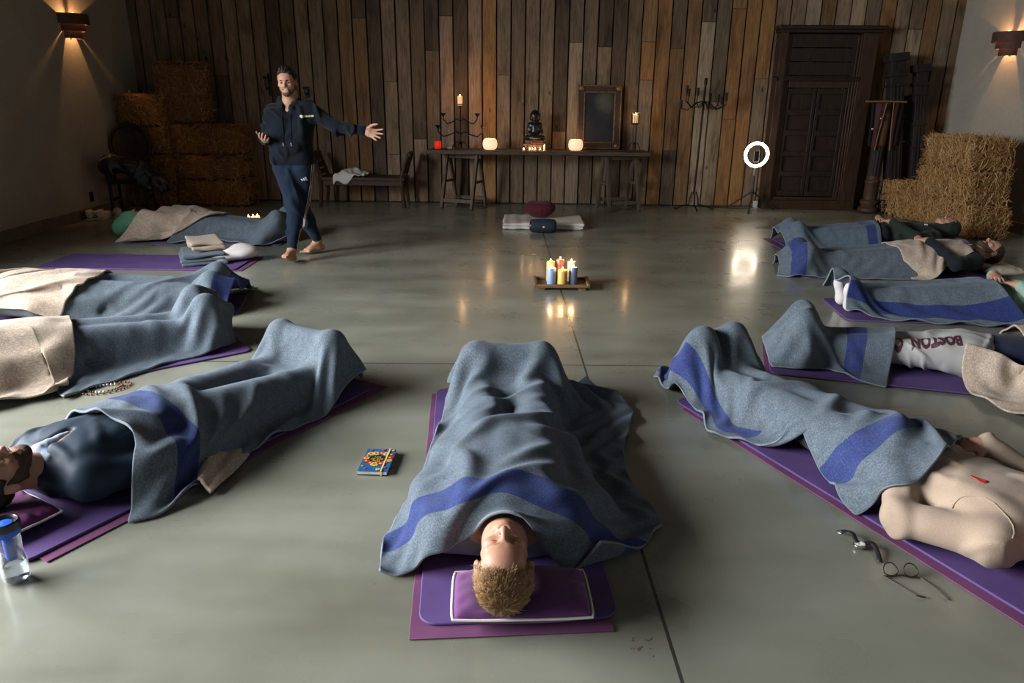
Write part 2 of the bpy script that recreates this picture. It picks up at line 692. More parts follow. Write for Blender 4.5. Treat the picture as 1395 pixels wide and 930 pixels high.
    for st in range(steps):
        vel = (X - prev) * .88
        prev = X.copy()
        X = X + np.clip(vel, -.010, .010)
        X[..., 2] -= grav
        for it in range(iters):
            for s0 in (0, 1):
                n = (nu - s0) // 2 * 2
                if n >= 2:
                    proj(X[:, s0:s0 + n:2], X[:, s0 + 1:s0 + n:2], ru[:, s0:s0 + n - 1:2], .4, 1.)
                n = (nv - s0) // 2 * 2
                if n >= 2:
                    proj(X[s0:s0 + n:2], X[s0 + 1:s0 + n:2], rv[s0:s0 + n - 1:2], .4, 1.)
            for s0 in (0, 1):
                n = (nv - s0) // 2 * 2
                proj(X[s0:s0 + n:2, :-1], X[s0 + 1:s0 + n:2, 1:], rd1[s0:s0 + n - 1:2], .08, .30)
                proj(X[s0:s0 + n:2, 1:], X[s0 + 1:s0 + n:2, :-1], rd1[s0:s0 + n - 1:2], .08, .30)
            if it % 2 == 0:
                for s0 in range(4):
                    a, b = X[:, s0:nu - 2:4], X[:, s0 + 2:nu:4]
                    k = min(a.shape[1], b.shape[1])
                    if k:
                        proj(a[:, :k], b[:, :k], rbu[:, s0::4][:, :k], bend, bend)
                    a, b = X[s0:nv - 2:4], X[s0 + 2:nv:4]
                    k = min(a.shape[0], b.shape[0])
                    if k:
                        proj(a[:k], b[:k], rbv[s0::4][:k], bend, bend)
            if it in (iters // 2, iters - 1):
                p = X.reshape(-1, 3)
                q0 = prev.reshape(-1, 3)
                hit = np.zeros(len(p), bool)
                for a, b, r0, r1 in zip(A, Bv, ra, rb):
                    m_ = max(r0, r1)
                    lo_, hi_ = np.minimum(a, b) - m_, np.maximum(a, b) + m_
                    w = np.nonzero(((p > lo_) & (p < hi_)).all(1))[0]
                    if not len(w):
                        continue
                    pw = p[w]
                    d = b - a
                    t = np.clip(((pw - a) @ d) / max(d @ d, 1e-9), 0, 1)
                    c = a + t[:, None] * d
                    r = r0 + (r1 - r0) * t
                    e = pw - c
                    L = np.linalg.norm(e, axis=1) + 1e-9
                    ins = L < r
                    if ins.any():
                        e[:, 2] = np.where(e[:, 2] < 0, e[:, 2] * .3, e[:, 2]) + 1e-5
                        L2 = np.linalg.norm(e, axis=1) + 1e-9
                        nw = c + e * (r / L2)[:, None]
                        p[w[ins]] = nw[ins]
                        hit[w[ins]] = True
                g = ground(p) if (boxes and it == iters - 1) else g0 if not boxes else None
                if g is None:
                    g = np.full(len(p), floor + thick * .7)
                low = p[:, 2] < g
                p[low, 2] = g[low]
                hit |= low
                if it == iters - 1:
                    p[hit, :2] = q0[hit, :2] + (p[hit, :2] - q0[hit, :2]) * (1 - fric)
                X = p.reshape(nv, nu, 3)
                X[..., :2] += (P - X[..., :2]) * pinw[..., None]
    for _ in range(4):
        q = np.pad(X, ((1, 1), (1, 1), (0, 0)), mode='edge')
        X = X * .6 + .1 * (q[:-2, 1:-1] + q[2:, 1:-1] + q[1:-1, :-2] + q[1:-1, 2:])
        p = X.reshape(-1, 3)
        for _k in range(2):
            for a, b, r0, r1 in zip(A, Bv, ra, rb):
                d = b - a
                t = np.clip(((p - a) @ d) / max(d @ d, 1e-9), 0, 1)
                e = p - a - t[:, None] * d
                r = r0 + (r1 - r0) * t
                L = np.linalg.norm(e, axis=1) + 1e-9
                w = L < r
                e[:, 2] = np.where(e[:, 2] < 0, e[:, 2] * .2, e[:, 2]) + 1e-5
                L2 = np.linalg.norm(e, axis=1) + 1e-9
                p[w] = (a + t[:, None] * d + e * (r / L2)[:, None])[w]
        p[:, 2] = np.maximum(p[:, 2], ground(p))
        X = p.reshape(nv, nu, 3)
    return X, U, V


def world_loc(o):
    p_ = np.zeros(3)
    while o is not None:
        p_ += np.array(o.location)
        o = o.parent
    return p_


SOLIDS = []


def repel(X, m=.015, iters=4):
    """push the cloth out of whatever it lies on"""
    from mathutils.bvhtree import BVHTree
    vs, fs, n0 = [], [], 0

    def walk(o):
        nonlocal n0
        if o.type == 'MESH':
            a = np.empty(len(o.data.vertices) * 3, np.float32)
            o.data.vertices.foreach_get('co', a)
            vs.append(a.reshape(-1, 3) + world_loc(o))
            fs.extend([tuple(i + n0 for i in p.vertices) for p in o.data.polygons])
            n0 += len(o.data.vertices)
        for c in o.children:
            walk(c)
    for o in SOLIDS:
        walk(o)
    if not vs:
        return X
    b = BVHTree.FromPolygons(np.concatenate(vs).tolist(), fs)
    sh = X.shape
    for it in range(iters):
        p = X.reshape(-1, 3)
        for i in range(len(p)):
            co, n, _i, d = b.find_nearest(Vector(p[i]), .09)
            if co is not None:
                s_ = (Vector(p[i]) - co).dot(n)
                if s_ < m:
                    q = co + n * m
                    p[i] = (q.x, q.y, max(q.z, .004))
        X = p.reshape(sh)
        if it < iters - 1:
            q = np.pad(X, ((1, 1), (1, 1), (0, 0)), mode='edge')
            X = X * .7 + .075 * (q[:-2, 1:-1] + q[2:, 1:-1] + q[1:-1, :-2] + q[1:-1, 2:])
    return X


def cloth_object(name, X, U, V, mat, label, cat, group=None, thick=.010, sub=1, push=True):
    nv, nu = X.shape[:2]
    if push and SOLIDS:
        X = repel(X, .012 if cat == 'blanket' else .016)
    if isinstance(mat, dict):
        mat = mat_wool(size=(float(U.max()), float(V.max())), **mat)
    ii = np.arange(nv * nu).reshape(nv, nu)
    q = np.stack([ii[:-1, :-1], ii[1:, :-1], ii[1:, 1:], ii[:-1, 1:]], -1).reshape(-1, 4)
    # wind so that normals point up
    a, b, c = X[nv // 2, nu // 2], X[nv // 2 + 1, nu // 2], X[nv // 2, nu // 2 + 1]
    if np.cross(b - a, c - a)[2] < 0:
        q = q[:, ::-1].copy()
    o = link_mesh(name, X.reshape(-1, 3), q, mat, uv=np.stack([U, V], -1).reshape(-1, 2),
                  mods=[('SUBSURF', dict(levels=sub, render_levels=sub)), ('SOLIDIFY', dict(thickness=thick, offset=0.))])
    if push:
        SOLIDS.append(o)
    group = group or {'blanket': 'wool blankets over resting people', 'fleece blanket': 'beige fleeces over resting people'}.get(cat)
    return tag(o, label, cat, group)
# ------------------------------------------------------------------ people
def V3(*a):
    return np.array(a, float)


def head_ops(S, eyes_open=False):
    """head frame: x to its right, y out of the face, z to the crown; origin between the ears"""
    k = .022
    S.ell((0, -.014, .034), (.0745, .094, .084), k=k)
    S.ell((0, .024, -.030), (.058, .066, .078), k=.03)
    S.ell((0, .052, .040), (.056, .040, .045), k=.03)
    for s in (-1, 1):
        S.cone((s * .050, .006, -.055), (s * .020, .066, -.096), .017, .015, k=.03)
        S.ell((s * .041, .062, -.022), (.022, .022, .020), k=.02)
        S.cone((s * .012, .087, .017), (s * .046, .074, .016), .0095, .0085, k=.014)
    S.ell((0, .074, -.098), (.019, .017, .017), k=.02)
    for s in (-1, 1):
        S.ell((s * .031, .097, -.001), (.016, .013, .011), k=.012, op='sub')
    for s in (-1, 1):
        S.ell((s * .031, .0755, -.002), (.0155, .0125, .0105), k=.006)
    S.cone((0, .086, .012), (0, .110, -.026), .0075, .0105, k=.014)
    S.ell((0, .112, -.031), (.011, .010, .0095), k=.008)
    for s in (-1, 1):
        S.ell((s * .0125, .100, -.035), (.0085, .010, .007), k=.006)
        S.ell((s * .006, .107, -.042), (.0035, .005, .004), k=.003, op='sub')
    S.cone((-.018, .086, -.061), (.018, .086, -.061), .0075, k=.008)
    S.cone((-.014, .086, -.072), (.014, .086, -.072), .0085, k=.008)
    S.ell((0, .099, -.0665), (.026, .006, .0014), k=.004, op='sub')
    for s in (-1, 1):
        S.ell((s * .079, -.012, -.006), (.009, .019, .031), rot=rotm(0, s * R(-14), s * R(18)), k=.008)
        S.ell((s * .089, -.008, -.002), (.006, .010, .016), k=.006, op='sub')
    S.cone((0, -.018, -.060), (0, -.040, -.170), .058, .062, k=.03)


def hand_ops(S, wrist, fwd, pn, thumb, curl=.5, sc=1., spread=.14, thumb_out=.8, curls=None):
    """wrist joint; fwd: towards the fingers; pn: out of the palm; thumb: towards the thumb"""
    w, f, p = np.array(wrist, float), np.array(fwd, float), np.array(pn, float)
    f /= np.linalg.norm(f)
    p = p - f * (p @ f)
    p /= np.linalg.norm(p)
    a = np.cross(f, p)
    if a @ np.array(thumb, float) < 0:
        a = -a
    rot = np.stack([a, f, p], 1)
    S.ell(w + f * .048 * sc, (.040 * sc, .055 * sc, .0165 * sc), rot=rot, k=.010)
    S.cone(w, w + f * .03 * sc, .025 * sc, .026 * sc, k=.02)
    for i, (off, ln, base) in enumerate(((.030, .072, .088), (.010, .080, .094), (-.010, .074, .091), (-.028, .058, .082))):
        b = w + a * off * sc + f * base * sc
        ang = (curls[i] if curls else curl) * .55
        dirv = f * math.cos(spread * off / .03) + a * math.sin(spread * off / .03)
        pos = b - f * .012 * sc
        for j, (fr, r0, r1) in enumerate(((.45, .0098, .0088), (.32, .0086, .0078), (.23, .0076, .0066))):
            d = dirv * math.cos(ang) + p * math.sin(ang)
            nx = pos + d * ln * fr * sc
            S.cone(pos, nx, r0 * sc, r1 * sc, k=.004 if j else .008)
            pos = nx
            ang += (curls[i] if curls else curl)
    t0 = w + a * .024 * sc + f * .018 * sc + p * .006 * sc
    td = a * thumb_out + f * (1 - thumb_out * .45) + p * .35
    td /= np.linalg.norm(td)
    t1 = t0 + td * .042 * sc
    td2 = td * .7 + f * .6 + p * .15
    td2 /= np.linalg.norm(td2)
    t2 = t1 + td2 * .032 * sc
    t3 = t2 + (td2 + f * .3) / np.linalg.norm(td2 + f * .3) * .026 * sc
    S.cone(t0, t1, .0155 * sc, .0115 * sc, k=.012)
    S.cone(t1, t2, .0108 * sc, .0098 * sc, k=.004)
    S.cone(t2, t3, .0096 * sc, .0076 * sc, k=.004)


def foot_ops(S, ankle, heel, toe, side):
    """bare foot from ankle: heel point, ball point and five toes"""
    a, h, t = (np.array(x, float) for x in (ankle, heel, toe))
    d = (t - h) / np.linalg.norm(t - h)
    up = a - h - d * ((a - h) @ d)
    up /= np.linalg.norm(up)
    x = np.cross(d, up) * side
    S.cone(h, h + d * .03, .033, .032, k=.03)
    S.cone(a, h + d * .12 + up * .022, .034, .026, k=.04)
    S.cone(h + d * .05, h + d * .165 - x * .018, .026, .024, k=.03)
    S.cone(h + d * .05, h + d * .155 + x * .024, .026, .019, k=.03)
    for i in range(5):
        b = h + d * (.178 - .009 * i) + x * (-.028 + .0150 * i) - up * .006
        L = (.040, .034, .030, .026, .022)[i]
        S.cone(b, b + d * L, .0135 if i == 0 else .0105 - .0006 * i, .0115 if i == 0 else .0088, k=.006)


HAIR = {}


def head_hair(name, M3, c, parent, mat, h=.004, thick=.010, plane=(1.17, -.02), seed=3, long=0., fluff=.004, top=0.):
    """cap of hair over the skull: kept behind and above the hairline"""
    S = SDF(h, .02)
    S.ell((0, -.016, .036), (.0745 + thick * .8, .095 + thick, .084 + thick))
    if top:
        S.ell((0, .035, .095), (.052, .05, .028 + top), k=.03)
    if long:
        S.ell((0, -.05, -.03), (.075, .05, .07), k=.03)
    n1, n2 = vnoise(seed, 34), vnoise(seed + 1, 95)
    nw = vnoise(seed + 2, 14)

    def disp(x, y, z):
        return fluff * n1(x * 1.6, y * .7 + .01 * nw(x, y, z), z * .9) + fluff * .45 * n2(x * 1.8, y * .5, z * .6)

    def clip(x, y, z):
        k_ = np.clip((y - .005) / .03, 0, 1)
        low = np.where(y > -.03, .004 + 0 * y, .004 + (y + .03) * .9)
        lim = k_ * (plane[0] * y + plane[1]) + (1 - k_) * low
        side = .012 * n1(x * .6, y * .6, z * .6)
        ear = .030 - np.sqrt((y + .010) ** 2 + (z + .006) ** 2)
        ear = np.where(np.abs(x) > .05, ear, -1)
        return np.maximum(lim - z + side * .4, ear) * .7
    v, f = S.mesh(disp, clip)
    v = v @ M3.T + c
    return link_mesh(name, v, f, mat, parent, world=True)


def head_beard(M3, c, parent, mat, h=.004, thick=.0035, full=1., seed=5):
    S = SDF(h, .02)
    S.ell((0, .024, -.030), (.058, .066, .078), k=.03)
    for s in (-1, 1):
        S.cone((s * .050, .006, -.055), (s * .020, .066, -.096), .017, .015, k=.03)
        S.cone((s * .064, .002, .0), (s * .052, .006, -.055), .010, .014, k=.02)
    S.ell((0, .074, -.098), (.019, .017, .017), k=.02)
    S.cone((-.018, .084, -.058), (.018, .084, -.058), .0085, k=.008)
    n = vnoise(seed, 60)

    def clip(x, y, z):
        mouth = 1 - np.sqrt((x / .021) ** 2 + ((z + .067) / .0115) ** 2)
        mouth = np.where(y > .05, mouth * .012, -1)
        line = z + .050 - np.maximum(0, np.abs(x) - .030) * 1.9 + 0 * y
        return np.maximum(np.maximum(line, mouth), -y - .004) + .002 * n(x, y, z)
    v, f = S.mesh(lambda x, y, z: .0012 * n(x, y, z), clip, grow=thick)
    return link_mesh('beard', v @ M3.T + c, f, mat, parent, world=True)


def eyebrows(M3, c, parent, mat, k=1.):
    for s in (-1, 1):
        m = MB()
        pts = [(s * .012, .0965, .0155), (s * .022, .0935, .0195), (s * .034, .0865, .0205), (s * .046, .0765, .0165)]
        m.tube([M3 @ np.array(p) + c for p in pts], [.003 * k, .0036 * k, .0032 * k, .0016 * k], 6)
        m.build('eyebrow', mat, parent, smooth=True, world=True)


def cloth_wrinkle(seed, amp=.006, freq=9.):
    n, n2, w = vnoise(seed, freq), vnoise(seed + 9, freq * 2.3), vnoise(seed + 5, freq * .6)
    w1, mk, w2, mk2 = vnoise(seed + 7, 2.2), vnoise(seed + 11, 2.8), vnoise(seed + 13, 2.4), vnoise(seed + 17, 3.1)

    def fn(x, y, z):
        a = n(x, y, z + .03 * w(x, y, z))
        f1 = np.clip(np.sin(38 * (x * .75 + y * .55 + z * .35) + 3.2 * w1(x, y, z)), 0, 1) ** 2 * np.clip(mk(x, y, z) + .2, 0, 1)
        f2 = np.clip(np.sin(44 * (x * .6 - y * .7 + z * .3) + 3.2 * w2(x, y, z)), 0, 1) ** 2 * np.clip(mk2(x, y, z) + .1, 0, 1)
        return np.minimum(amp * .5 * (np.abs(a) * 1.3 - .5) + amp * .2 * n2(x, y, z) - amp * 3.0 * (f1 + f2) + amp * .9, amp * 1.1)
    return fn


class Lying:
    """a person lying on the back. l: to the body's right, s: from crown to feet, z: up"""

    def __init__(s, crown, toe, stature=1.75, head_z=.135, legs=.13, toe_z=.25, turn=0., knee_z=0., arms='side', base=.015, head_in=0., wide=1., neck=0.):
        crown, toe = np.array(crown[:2], float), np.array(toe[:2], float)
        d = toe - crown
        L = np.linalg.norm(d)
        d /= L
        s.d, s.rt = d, np.array([d[1], -d[0]])
        s.crown = crown
        s.k = L / (1.74 + neck)
        s.neck = neck
        s.wide = wide
        s.head_z, s.legs, s.toe_z, s.base = head_z, legs, toe_z, base
        s.J = {}
        J = s.J
        for sg, n in ((1, 'r'), (-1, 'l')):
            J['sh' + n] = s.W(sg * .185, .345, .11)
            J['hip' + n] = s.W(sg * .09, .89, .115)
            J['kn' + n] = s.W(sg * (legs * .85), 1.29, .105 + knee_z)
            J['an' + n] = s.W(sg * legs, 1.665, .085)
            J['he' + n] = s.W(sg * legs, 1.70, .048)
            J['to' + n] = s.W(sg * (legs + .03), 1.735, toe_z)
            J['el' + n] = s.W(sg * .275, .62, .085)
            J['wr' + n] = s.W(sg * .225, .86, .085)
        # head frame
        hc = s.W(0, .122, head_z)
        face = np.array([0, 0, 1.])
        up = np.array([-d[0], -d[1], 0])
        c, sn = math.cos(turn), math.sin(turn)
        rgt = np.array([s.rt[0], s.rt[1], 0])
        face2 = face * c + rgt * sn
        rgt2 = rgt * c - face * sn
        tilt = head_in
        face3 = face2 * math.cos(tilt) - up * math.sin(tilt)
        up3 = up * math.cos(tilt) + face2 * math.sin(tilt)
        s.HM = np.stack([rgt2, face3, up3], 1)
        s.hc = hc

    def W(s, l, t, z):
        t = (t + (s.neck if t > .26 else 0)) * s.k
        p = s.crown + s.d * t + s.rt * l * s.wide
        return np.array([p[0], p[1], z + s.base])

    def torso(s, S, k=.05, g=0.):
        W = s.W
        S.cone(W(-.10, .37, .115), W(.10, .37, .115), .085 + g, k=k)
        S.cone(W(-.095, .44, .12), W(-.075, .66, .115), .108 + g, .098 + g, k=k)
        S.cone(W(.095, .44, .12), W(.075, .66, .115), .108 + g, .098 + g, k=k)
        S.cone(W(0, .42, .125), W(0, .86, .115), .105 + g, .105 + g, k=k)
        S.cone(W(-.075, .86, .11), W(.075, .86, .11), .105 + g, k=k)

    def leg(s, S, n, g=0., k=.04, end=1.):
        J = s.J
        S.cone(J['hip' + n], J['kn' + n], .088 + g, .060 + g * 1.1, k=k)
        a = J['kn' + n] + (J['an' + n] - J['kn' + n]) * end
        S.cone(J['kn' + n], J['kn' + n] * .65 + a * .35, .058 + g * 1.1, .056 + g * 1.2, k=k)
        S.cone(J['kn' + n] * .65 + a * .35, a, .056 + g * 1.2, .036 + g * 1.3, k=k)

    def arm(s, S, n, g=0., k=.03, end=1.):
        J = s.J
        S.cone(J['sh' + n], J['el' + n], .058 + g, .045 + g, k=k)
        S.cone(J['el' + n], J['el' + n] + (J['wr' + n] - J['el' + n]) * end, .044 + g, .030 + g, k=k)

    def cones(s, head=True, arms='rl', legs='rl', pad=.022):
        W, J = s.W, s.J
        c = [(W(-.10, .37, .115), W(.10, .37, .115), .085, .085), (W(-.095, .44, .12), W(-.075, .86, .11), .108, .105), (W(.095, .44, .12), W(.075, .86, .11), .108, .105),
             (W(0, .40, .13), W(0, .88, .12), .105, .105)]
        for n in legs:
            c += [(J['hip' + n], J['kn' + n], .088, .062), (J['kn' + n], J['an' + n], .060, .046), (J['he' + n], J['to' + n], .048, .046)]
        for n in arms:
            c += [(J['sh' + n], J['el' + n], .062, .048), (J['el' + n], J['wr' + n], .047, .036), (J['wr' + n], J['wr' + n] + (J['wr' + n] - J['el' + n]) * .62, .050, .046)]
        if head:
            H = lambda *p: s.HM @ np.array(p) + s.hc
            c += [(H(0, -.014, .03), H(0, .03, -.05), .095, .066), (H(0, 0, -.06), H(0, -.04, -.17), .062, .066)]
        return [(a, b, r0 + pad, r1 + pad) for a, b, r0, r1 in c]

    def build(s, label, skin, top=None, bottoms=None, hair=None, h=.006, hands='', hand_fn=None, wr=None, sleeves='rl', top_h=None, socks=None, top_name='sweatshirt',
              bottoms_name='trousers', extra=None, hair_kw=None, beard=None, brows=True, top_s=.90, top_g=.012, wf=5., br=.002, collar=True, neck_clip=.285):
        J = s.J
        root = empty('person', np.array([*s.W(0, .95, 0)[:2], 0]), label=label, cat='person', group='people resting on yoga mats')
        SOLIDS[:] = [root]
        S = SDF(h, .03)
        hs = SDF(h, .02)
        head_ops(hs)
        hs.xform(s.HM, s.hc)
        S.extend(hs)
        S.cone(s.hc + s.HM @ V3(0, -.035, -.15), s.W(0, .36, .11), .060, .07, k=.05)
        s.torso(S)
        for n in 'rl':
            s.leg(S, n)
            s.arm(S, n)
            S.cone(J['he' + n], J['to' + n] * .8 + J['he' + n] * .2, .036, .030, k=.03)
            S.cone(J['he' + n] * .3 + J['to' + n] * .7, J['to' + n], .030, .020, k=.02)
            S.cone(J['an' + n], J['he' + n], .038, .036, k=.03)
            dv = J['wr' + n] - J['el' + n]
            dv /= np.linalg.norm(dv)
            if hand_fn and n in hand_fn:
                hand_fn[n](S, s)
            else:
                side = (1 if n == 'r' else -1)
                hand_ops(S, J['wr' + n], dv, (0, 0, -1), np.array([*(-s.rt * side), 0]), curl=.22, thumb_out=.35)
        v, f = S.mesh()
        body = link_mesh('body', v, f, skin, root, world=True)
        if top:
            T = SDF(top_h or h, .04)
            s.torso(T, g=top_g)
            for n in 'rl':
                s.arm(T, n, g=top_g + .002, end=.97 if n in sleeves else .3)
                T.cone(s.W(0, .33, .12), J['sh' + n], .075, .070, k=.06)
            if collar:
                T.cone(s.W(0, .30, .115), s.W(0, .36, .11), .066, .08, k=.03)
            if extra:
                extra(T, s)
            lim = s.W(0, top_s, 0)
            d = s.d
            w = cloth_wrinkle(int(abs(s.crown[0]) * 100) + 3, wr or .0025, wf)
            hcen, up = s.hc, s.HM[:, 2]

            def clip(x, y, z):
                hem = (x - lim[0]) * d[0] + (y - lim[1]) * d[1] + 0 * z
                # keep clear of arms beyond the hem
                la = np.abs((x - lim[0]) * s.rt[0] + (y - lim[1]) * s.rt[1])
                hem = np.where(la < .215, hem, -1.)
                hp = s.W(0, neck_clip, 0)
                nk = -((x - hp[0]) * d[0] + (y - hp[1]) * d[1]) + 0 * z
                return np.maximum(hem, nk)
            v, f = T.mesh(w, clip)
            link_mesh(top_name, v, f, top, root, world=True)
        if bottoms:
            B = SDF(top_h or h, .04)
            B.cone(s.W(-.075, .86, .11), s.W(.075, .86, .11), .120, k=.04)
            B.cone(s.W(0, .79, .115), s.W(0, .90, .11), .124, k=.04)
            for n in 'rl':
                s.leg(B, n, g=.013, end=.97)
            v, f = B.mesh(cloth_wrinkle(int(abs(s.crown[1]) * 100) + 31, br, 5))
            link_mesh(bottoms_name, v, f, bottoms, root, world=True)
        if socks:
            for n in 'rl':
                K = SDF(h, .02)
                K.cone(J['he' + n], J['to' + n] * .8 + J['he' + n] * .2, .040, .034, k=.03)
                K.cone(J['he' + n] * .3 + J['to' + n] * .7, J['to' + n], .034, .024, k=.02)
                K.cone(J['an' + n] + (J['kn' + n] - J['an' + n]) * .2, J['he' + n], .046, .040, k=.03)
                v, f = K.mesh()
                link_mesh('sock', v, f, socks, root, world=True)
        if hair:
            head_hair('hair', s.HM, s.hc, root, hair, h=min(h, .005), **(hair_kw or {}))
        if beard:
            head_beard(s.HM, s.hc, root, beard, h=min(h, .004), thick=.0022)
        if brows and hair:
            eyebrows(s.HM, s.hc, root, hair)
            for sg in (-1, 1):
                MB().tube([s.HM @ V3(sg * .018, .0835, -.0085) + s.hc, s.HM @ V3(sg * .025, .0865, -.0112) + s.hc, s.HM @ V3(sg * .036, .0858, -.0115) + s.hc, s.HM @ V3(sg * .045, .0795, -.0085) + s.hc], .0013, 5).build('eyelash', hair, root, smooth=True, world=True)
        s.root = root
        return root


def hair_strands(hair, HM, hc, mat, n=3000, ln=(.018, .034), lift=.35, seed=2, w=.0007, whorl=(0, -.055, .10)):
    """short separate hairs growing off the hair mass, combed away from the whorl"""
    g = np.random.default_rng(seed)
    me = hair.data
    v = np.empty(len(me.vertices) * 3, np.float32)
    me.vertices.foreach_get('co', v)
    v = v.reshape(-1, 3).astype(float)
    nr = np.empty(len(me.vertices) * 3, np.float32)
    me.vertices.foreach_get('normal', nr)
    nr = nr.reshape(-1, 3).astype(float)
    off = np.zeros(3)
    p = hair.parent
    while p is not None:
        off += np.array(p.location)
        p = p.parent
    loc = (v + off - hc) @ HM
    ln_ = nr @ HM
    ok = np.nonzero((ln_ * loc).sum(1) > .02 * 0)[0]
    ids = g.choice(ok, n)
    wh = np.array(whorl)
    V, F = [], []
    for q, i in enumerate(ids):
        a, nn = loc[i], ln_[i]
        d = a - wh
        d = d - nn * (d @ nn)
        L = np.linalg.norm(d) + 1e-6
        d = d / L + g.normal(0, .35, 3)
        d = d - nn * (d @ nn)
        d /= np.linalg.norm(d) + 1e-9
        l = g.uniform(*ln)
        li = lift * g.uniform(.4, 1.5)
        p0 = a - nn * .002
        p1 = a + d * l * .5 + nn * (l * .5 * li)
        p2 = a + d * l * .95 + nn * (l * .5 * li + l * li * .12)
        s = np.cross(d, nn)
        k = len(V)
        V += [p0 - s * w, p0 + s * w, p1 - s * w, p1 + s * w, p2, p0 + nn * w, p1 + nn * w * 1.4]
        F += [(k, k + 5, k + 6, k + 2), (k + 5, k + 1, k + 3, k + 6), (k + 2, k + 6, k + 4), (k + 6, k + 3, k + 4)]
    V = np.array(V) @ HM.T + hc - off
    me2 = bpy.data.meshes.new('hair_strands')
    me2.from_pydata([tuple(x) for x in V], [], F)
    me2.materials.append(mat)
    me2.polygons.foreach_set('use_smooth', [True] * len(me2.polygons))
    o = bpy.data.objects.new('hair_strands', me2)
    COL.objects.link(o)
    o.parent = hair
    o['kind'] = 'stuff'
    return o
# ------------------------------------------------------------------ the room
TH = math.atan(-.035)
W0 = np.array([.5, 10.87, 0.])
WU = np.array([math.cos(TH), math.sin(TH), 0.])       # along the plank wall
WN = np.array([math.sin(TH), -math.cos(TH), 0.])      # out of it, towards the room


def onwall(px, py, off=0.):
    d = ray(px, py)
    p0 = W0 + WN * off
    return CPOS + d * (((p0 - CPOS) @ WN) / (d @ WN))


def wl(u, off, z):
    return W0 + WU * u + WN * off + np.array([0, 0, z])


def wu(p):
    return (np.array(p) - W0) @ WU


LX, RX, YF, CEIL = -5.22, 6.12, -3.2, 5.2

# concrete floor
t = NT('polished_concrete')
v = t.coord()
n1, n2, n3 = t.noise(v, .55, 4, .5, .3), t.noise(v, 3.2, 4, .5, .2), t.noise(v, 38, 3, .6)
vs = t.coord(scale=(.5, 2.6, 1))
n4 = t.noise(vs, 1.1, 3, .5, .3)
m = t.math('ADD', t.math('MULTIPLY', n1, .46), t.math('ADD', t.math('MULTIPLY', n2, .14), t.math('ADD', t.math('MULTIPLY', n4, .37), t.math('MULTIPLY', n3, .03))))
col = t.ramp(m, [(.36, (.130, .130, .098)), (.47, (.185, .186, .146)), (.57, (.235, .235, .190)), (.68, (.280, .278, .232))])
sep = t.n('ShaderNodeSeparateXYZ')
c = t.n('ShaderNodeNewGeometry')
t.l(c.outputs['Position'], sep.inputs[0])
jx = t.math('LESS_THAN', t.math('ABSOLUTE', t.math('SUBTRACT', t.math('SUBTRACT', sep.outputs[0], t.math('MULTIPLY', sep.outputs[1], -.008)), .505)), .0055)
jy = t.math('LESS_THAN', t.math('ABSOLUTE', t.math('SUBTRACT', t.math('ADD', sep.outputs[1], t.math('MULTIPLY', sep.outputs[0], .011)), 4.09)), .0055)
jj = t.math('MAXIMUM', jx, jy)
q_ = t.n('ShaderNodeVectorMath', operation='DISTANCE')
t.l(c.outputs['Position'], q_.inputs[0])
q_.inputs[1].default_value = tuple(at(880, 881))
stain = t.math('MULTIPLY', t.math('LESS_THAN', q_.outputs['Value'], .05), t.math('GREATER_THAN', t.noise(v, 46, 3, .6), .60))
col = t.mix(t.math('MULTIPLY', stain, .75), col, (.07, .045, .03))
col = t.mix(jj, col, (.045, .044, .038))
t.set(color=col, rough=t.ramp(n2, [(.3, (.24,) * 3), (.7, (.38,) * 3)]), spec=.45, coat=.30, coat_rough=.13)
t.bump(t.math('ADD', t.math('MULTIPLY', n3, .25), t.math('MULTIPLY', t.math('SUBTRACT', 1, jj), 1.)), .12, .004)
FLOOR = t.mat
b = MB().box(((LX + RX) / 2, (YF + 11.3) / 2, -.06), (RX - LX + .6, 11.3 - YF, .12))
tag(b.build('floor', FLOOR, origin=(0, 0, 0)), 'grey polished concrete floor with saw-cut joints', None, None, 'structure')

# lime plaster side walls
t = NT('lime_plaster')
v = t.coord()
n1, n2 = t.noise(v, 1.3, 5, .6), t.noise(v, 26, 5, .65)
t.set(color=t.ramp(t.math('ADD', t.math('MULTIPLY', n1, .7), t.math('MULTIPLY', n2, .3)), [(.3, (.255, .225, .18)), (.7, (.36, .325, .27))]), rough=.95, spec=.1)
t.bump(n2, .35, .006)
PLASTER = t.mat
WY0, WY1, WZ0, WZ1 = -.6, 4.9, .25, 3.3        # window opening in the left wall, outside the frame
b = MB()
T = .3
b.box((LX - T / 2, (YF + WY0) / 2, CEIL / 2), (T, WY0 - YF, CEIL))
b.box((LX - T / 2, (WY1 + 11.3) / 2, CEIL / 2), (T, 11.3 - WY1, CEIL))
b.box((LX - T / 2, (WY0 + WY1) / 2, WZ0 / 2), (T, WY1 - WY0, WZ0))
b.box((LX - T / 2, (WY0 + WY1) / 2, (WZ1 + CEIL) / 2), (T, WY1 - WY0, CEIL - WZ1))
tag(b.build('wall_left', PLASTER, origin=(LX, 0, 0)), None, None, None, 'structure')
b = MB().box((RX + T / 2, (YF + 11.3) / 2, CEIL / 2), (T, 11.3 - YF, CEIL))
tag(b.build('wall_right', PLASTER, origin=(RX, 0, 0)), None, None, None, 'structure')
FRAME_M = mat_plain('window_paint', (.05, .05, .05), .4)
b = MB()
for k in range(4):
    y = WY0 + (WY1 - WY0) * k / 3
    b.box((LX - .15, min(max(y, WY0 + .04), WY1 - .04), (WZ0 + WZ1) / 2), (.07, .07, WZ1 - WZ0))
for z in (WZ0 + .035, WZ1 - .035):
    b.box((LX - .15, (WY0 + WY1) / 2, z), (.07, WY1 - WY0, .07))
tag(b.build('window_1', FRAME_M, origin=(LX - .15, 3, WZ0)), None, None, None, 'structure')
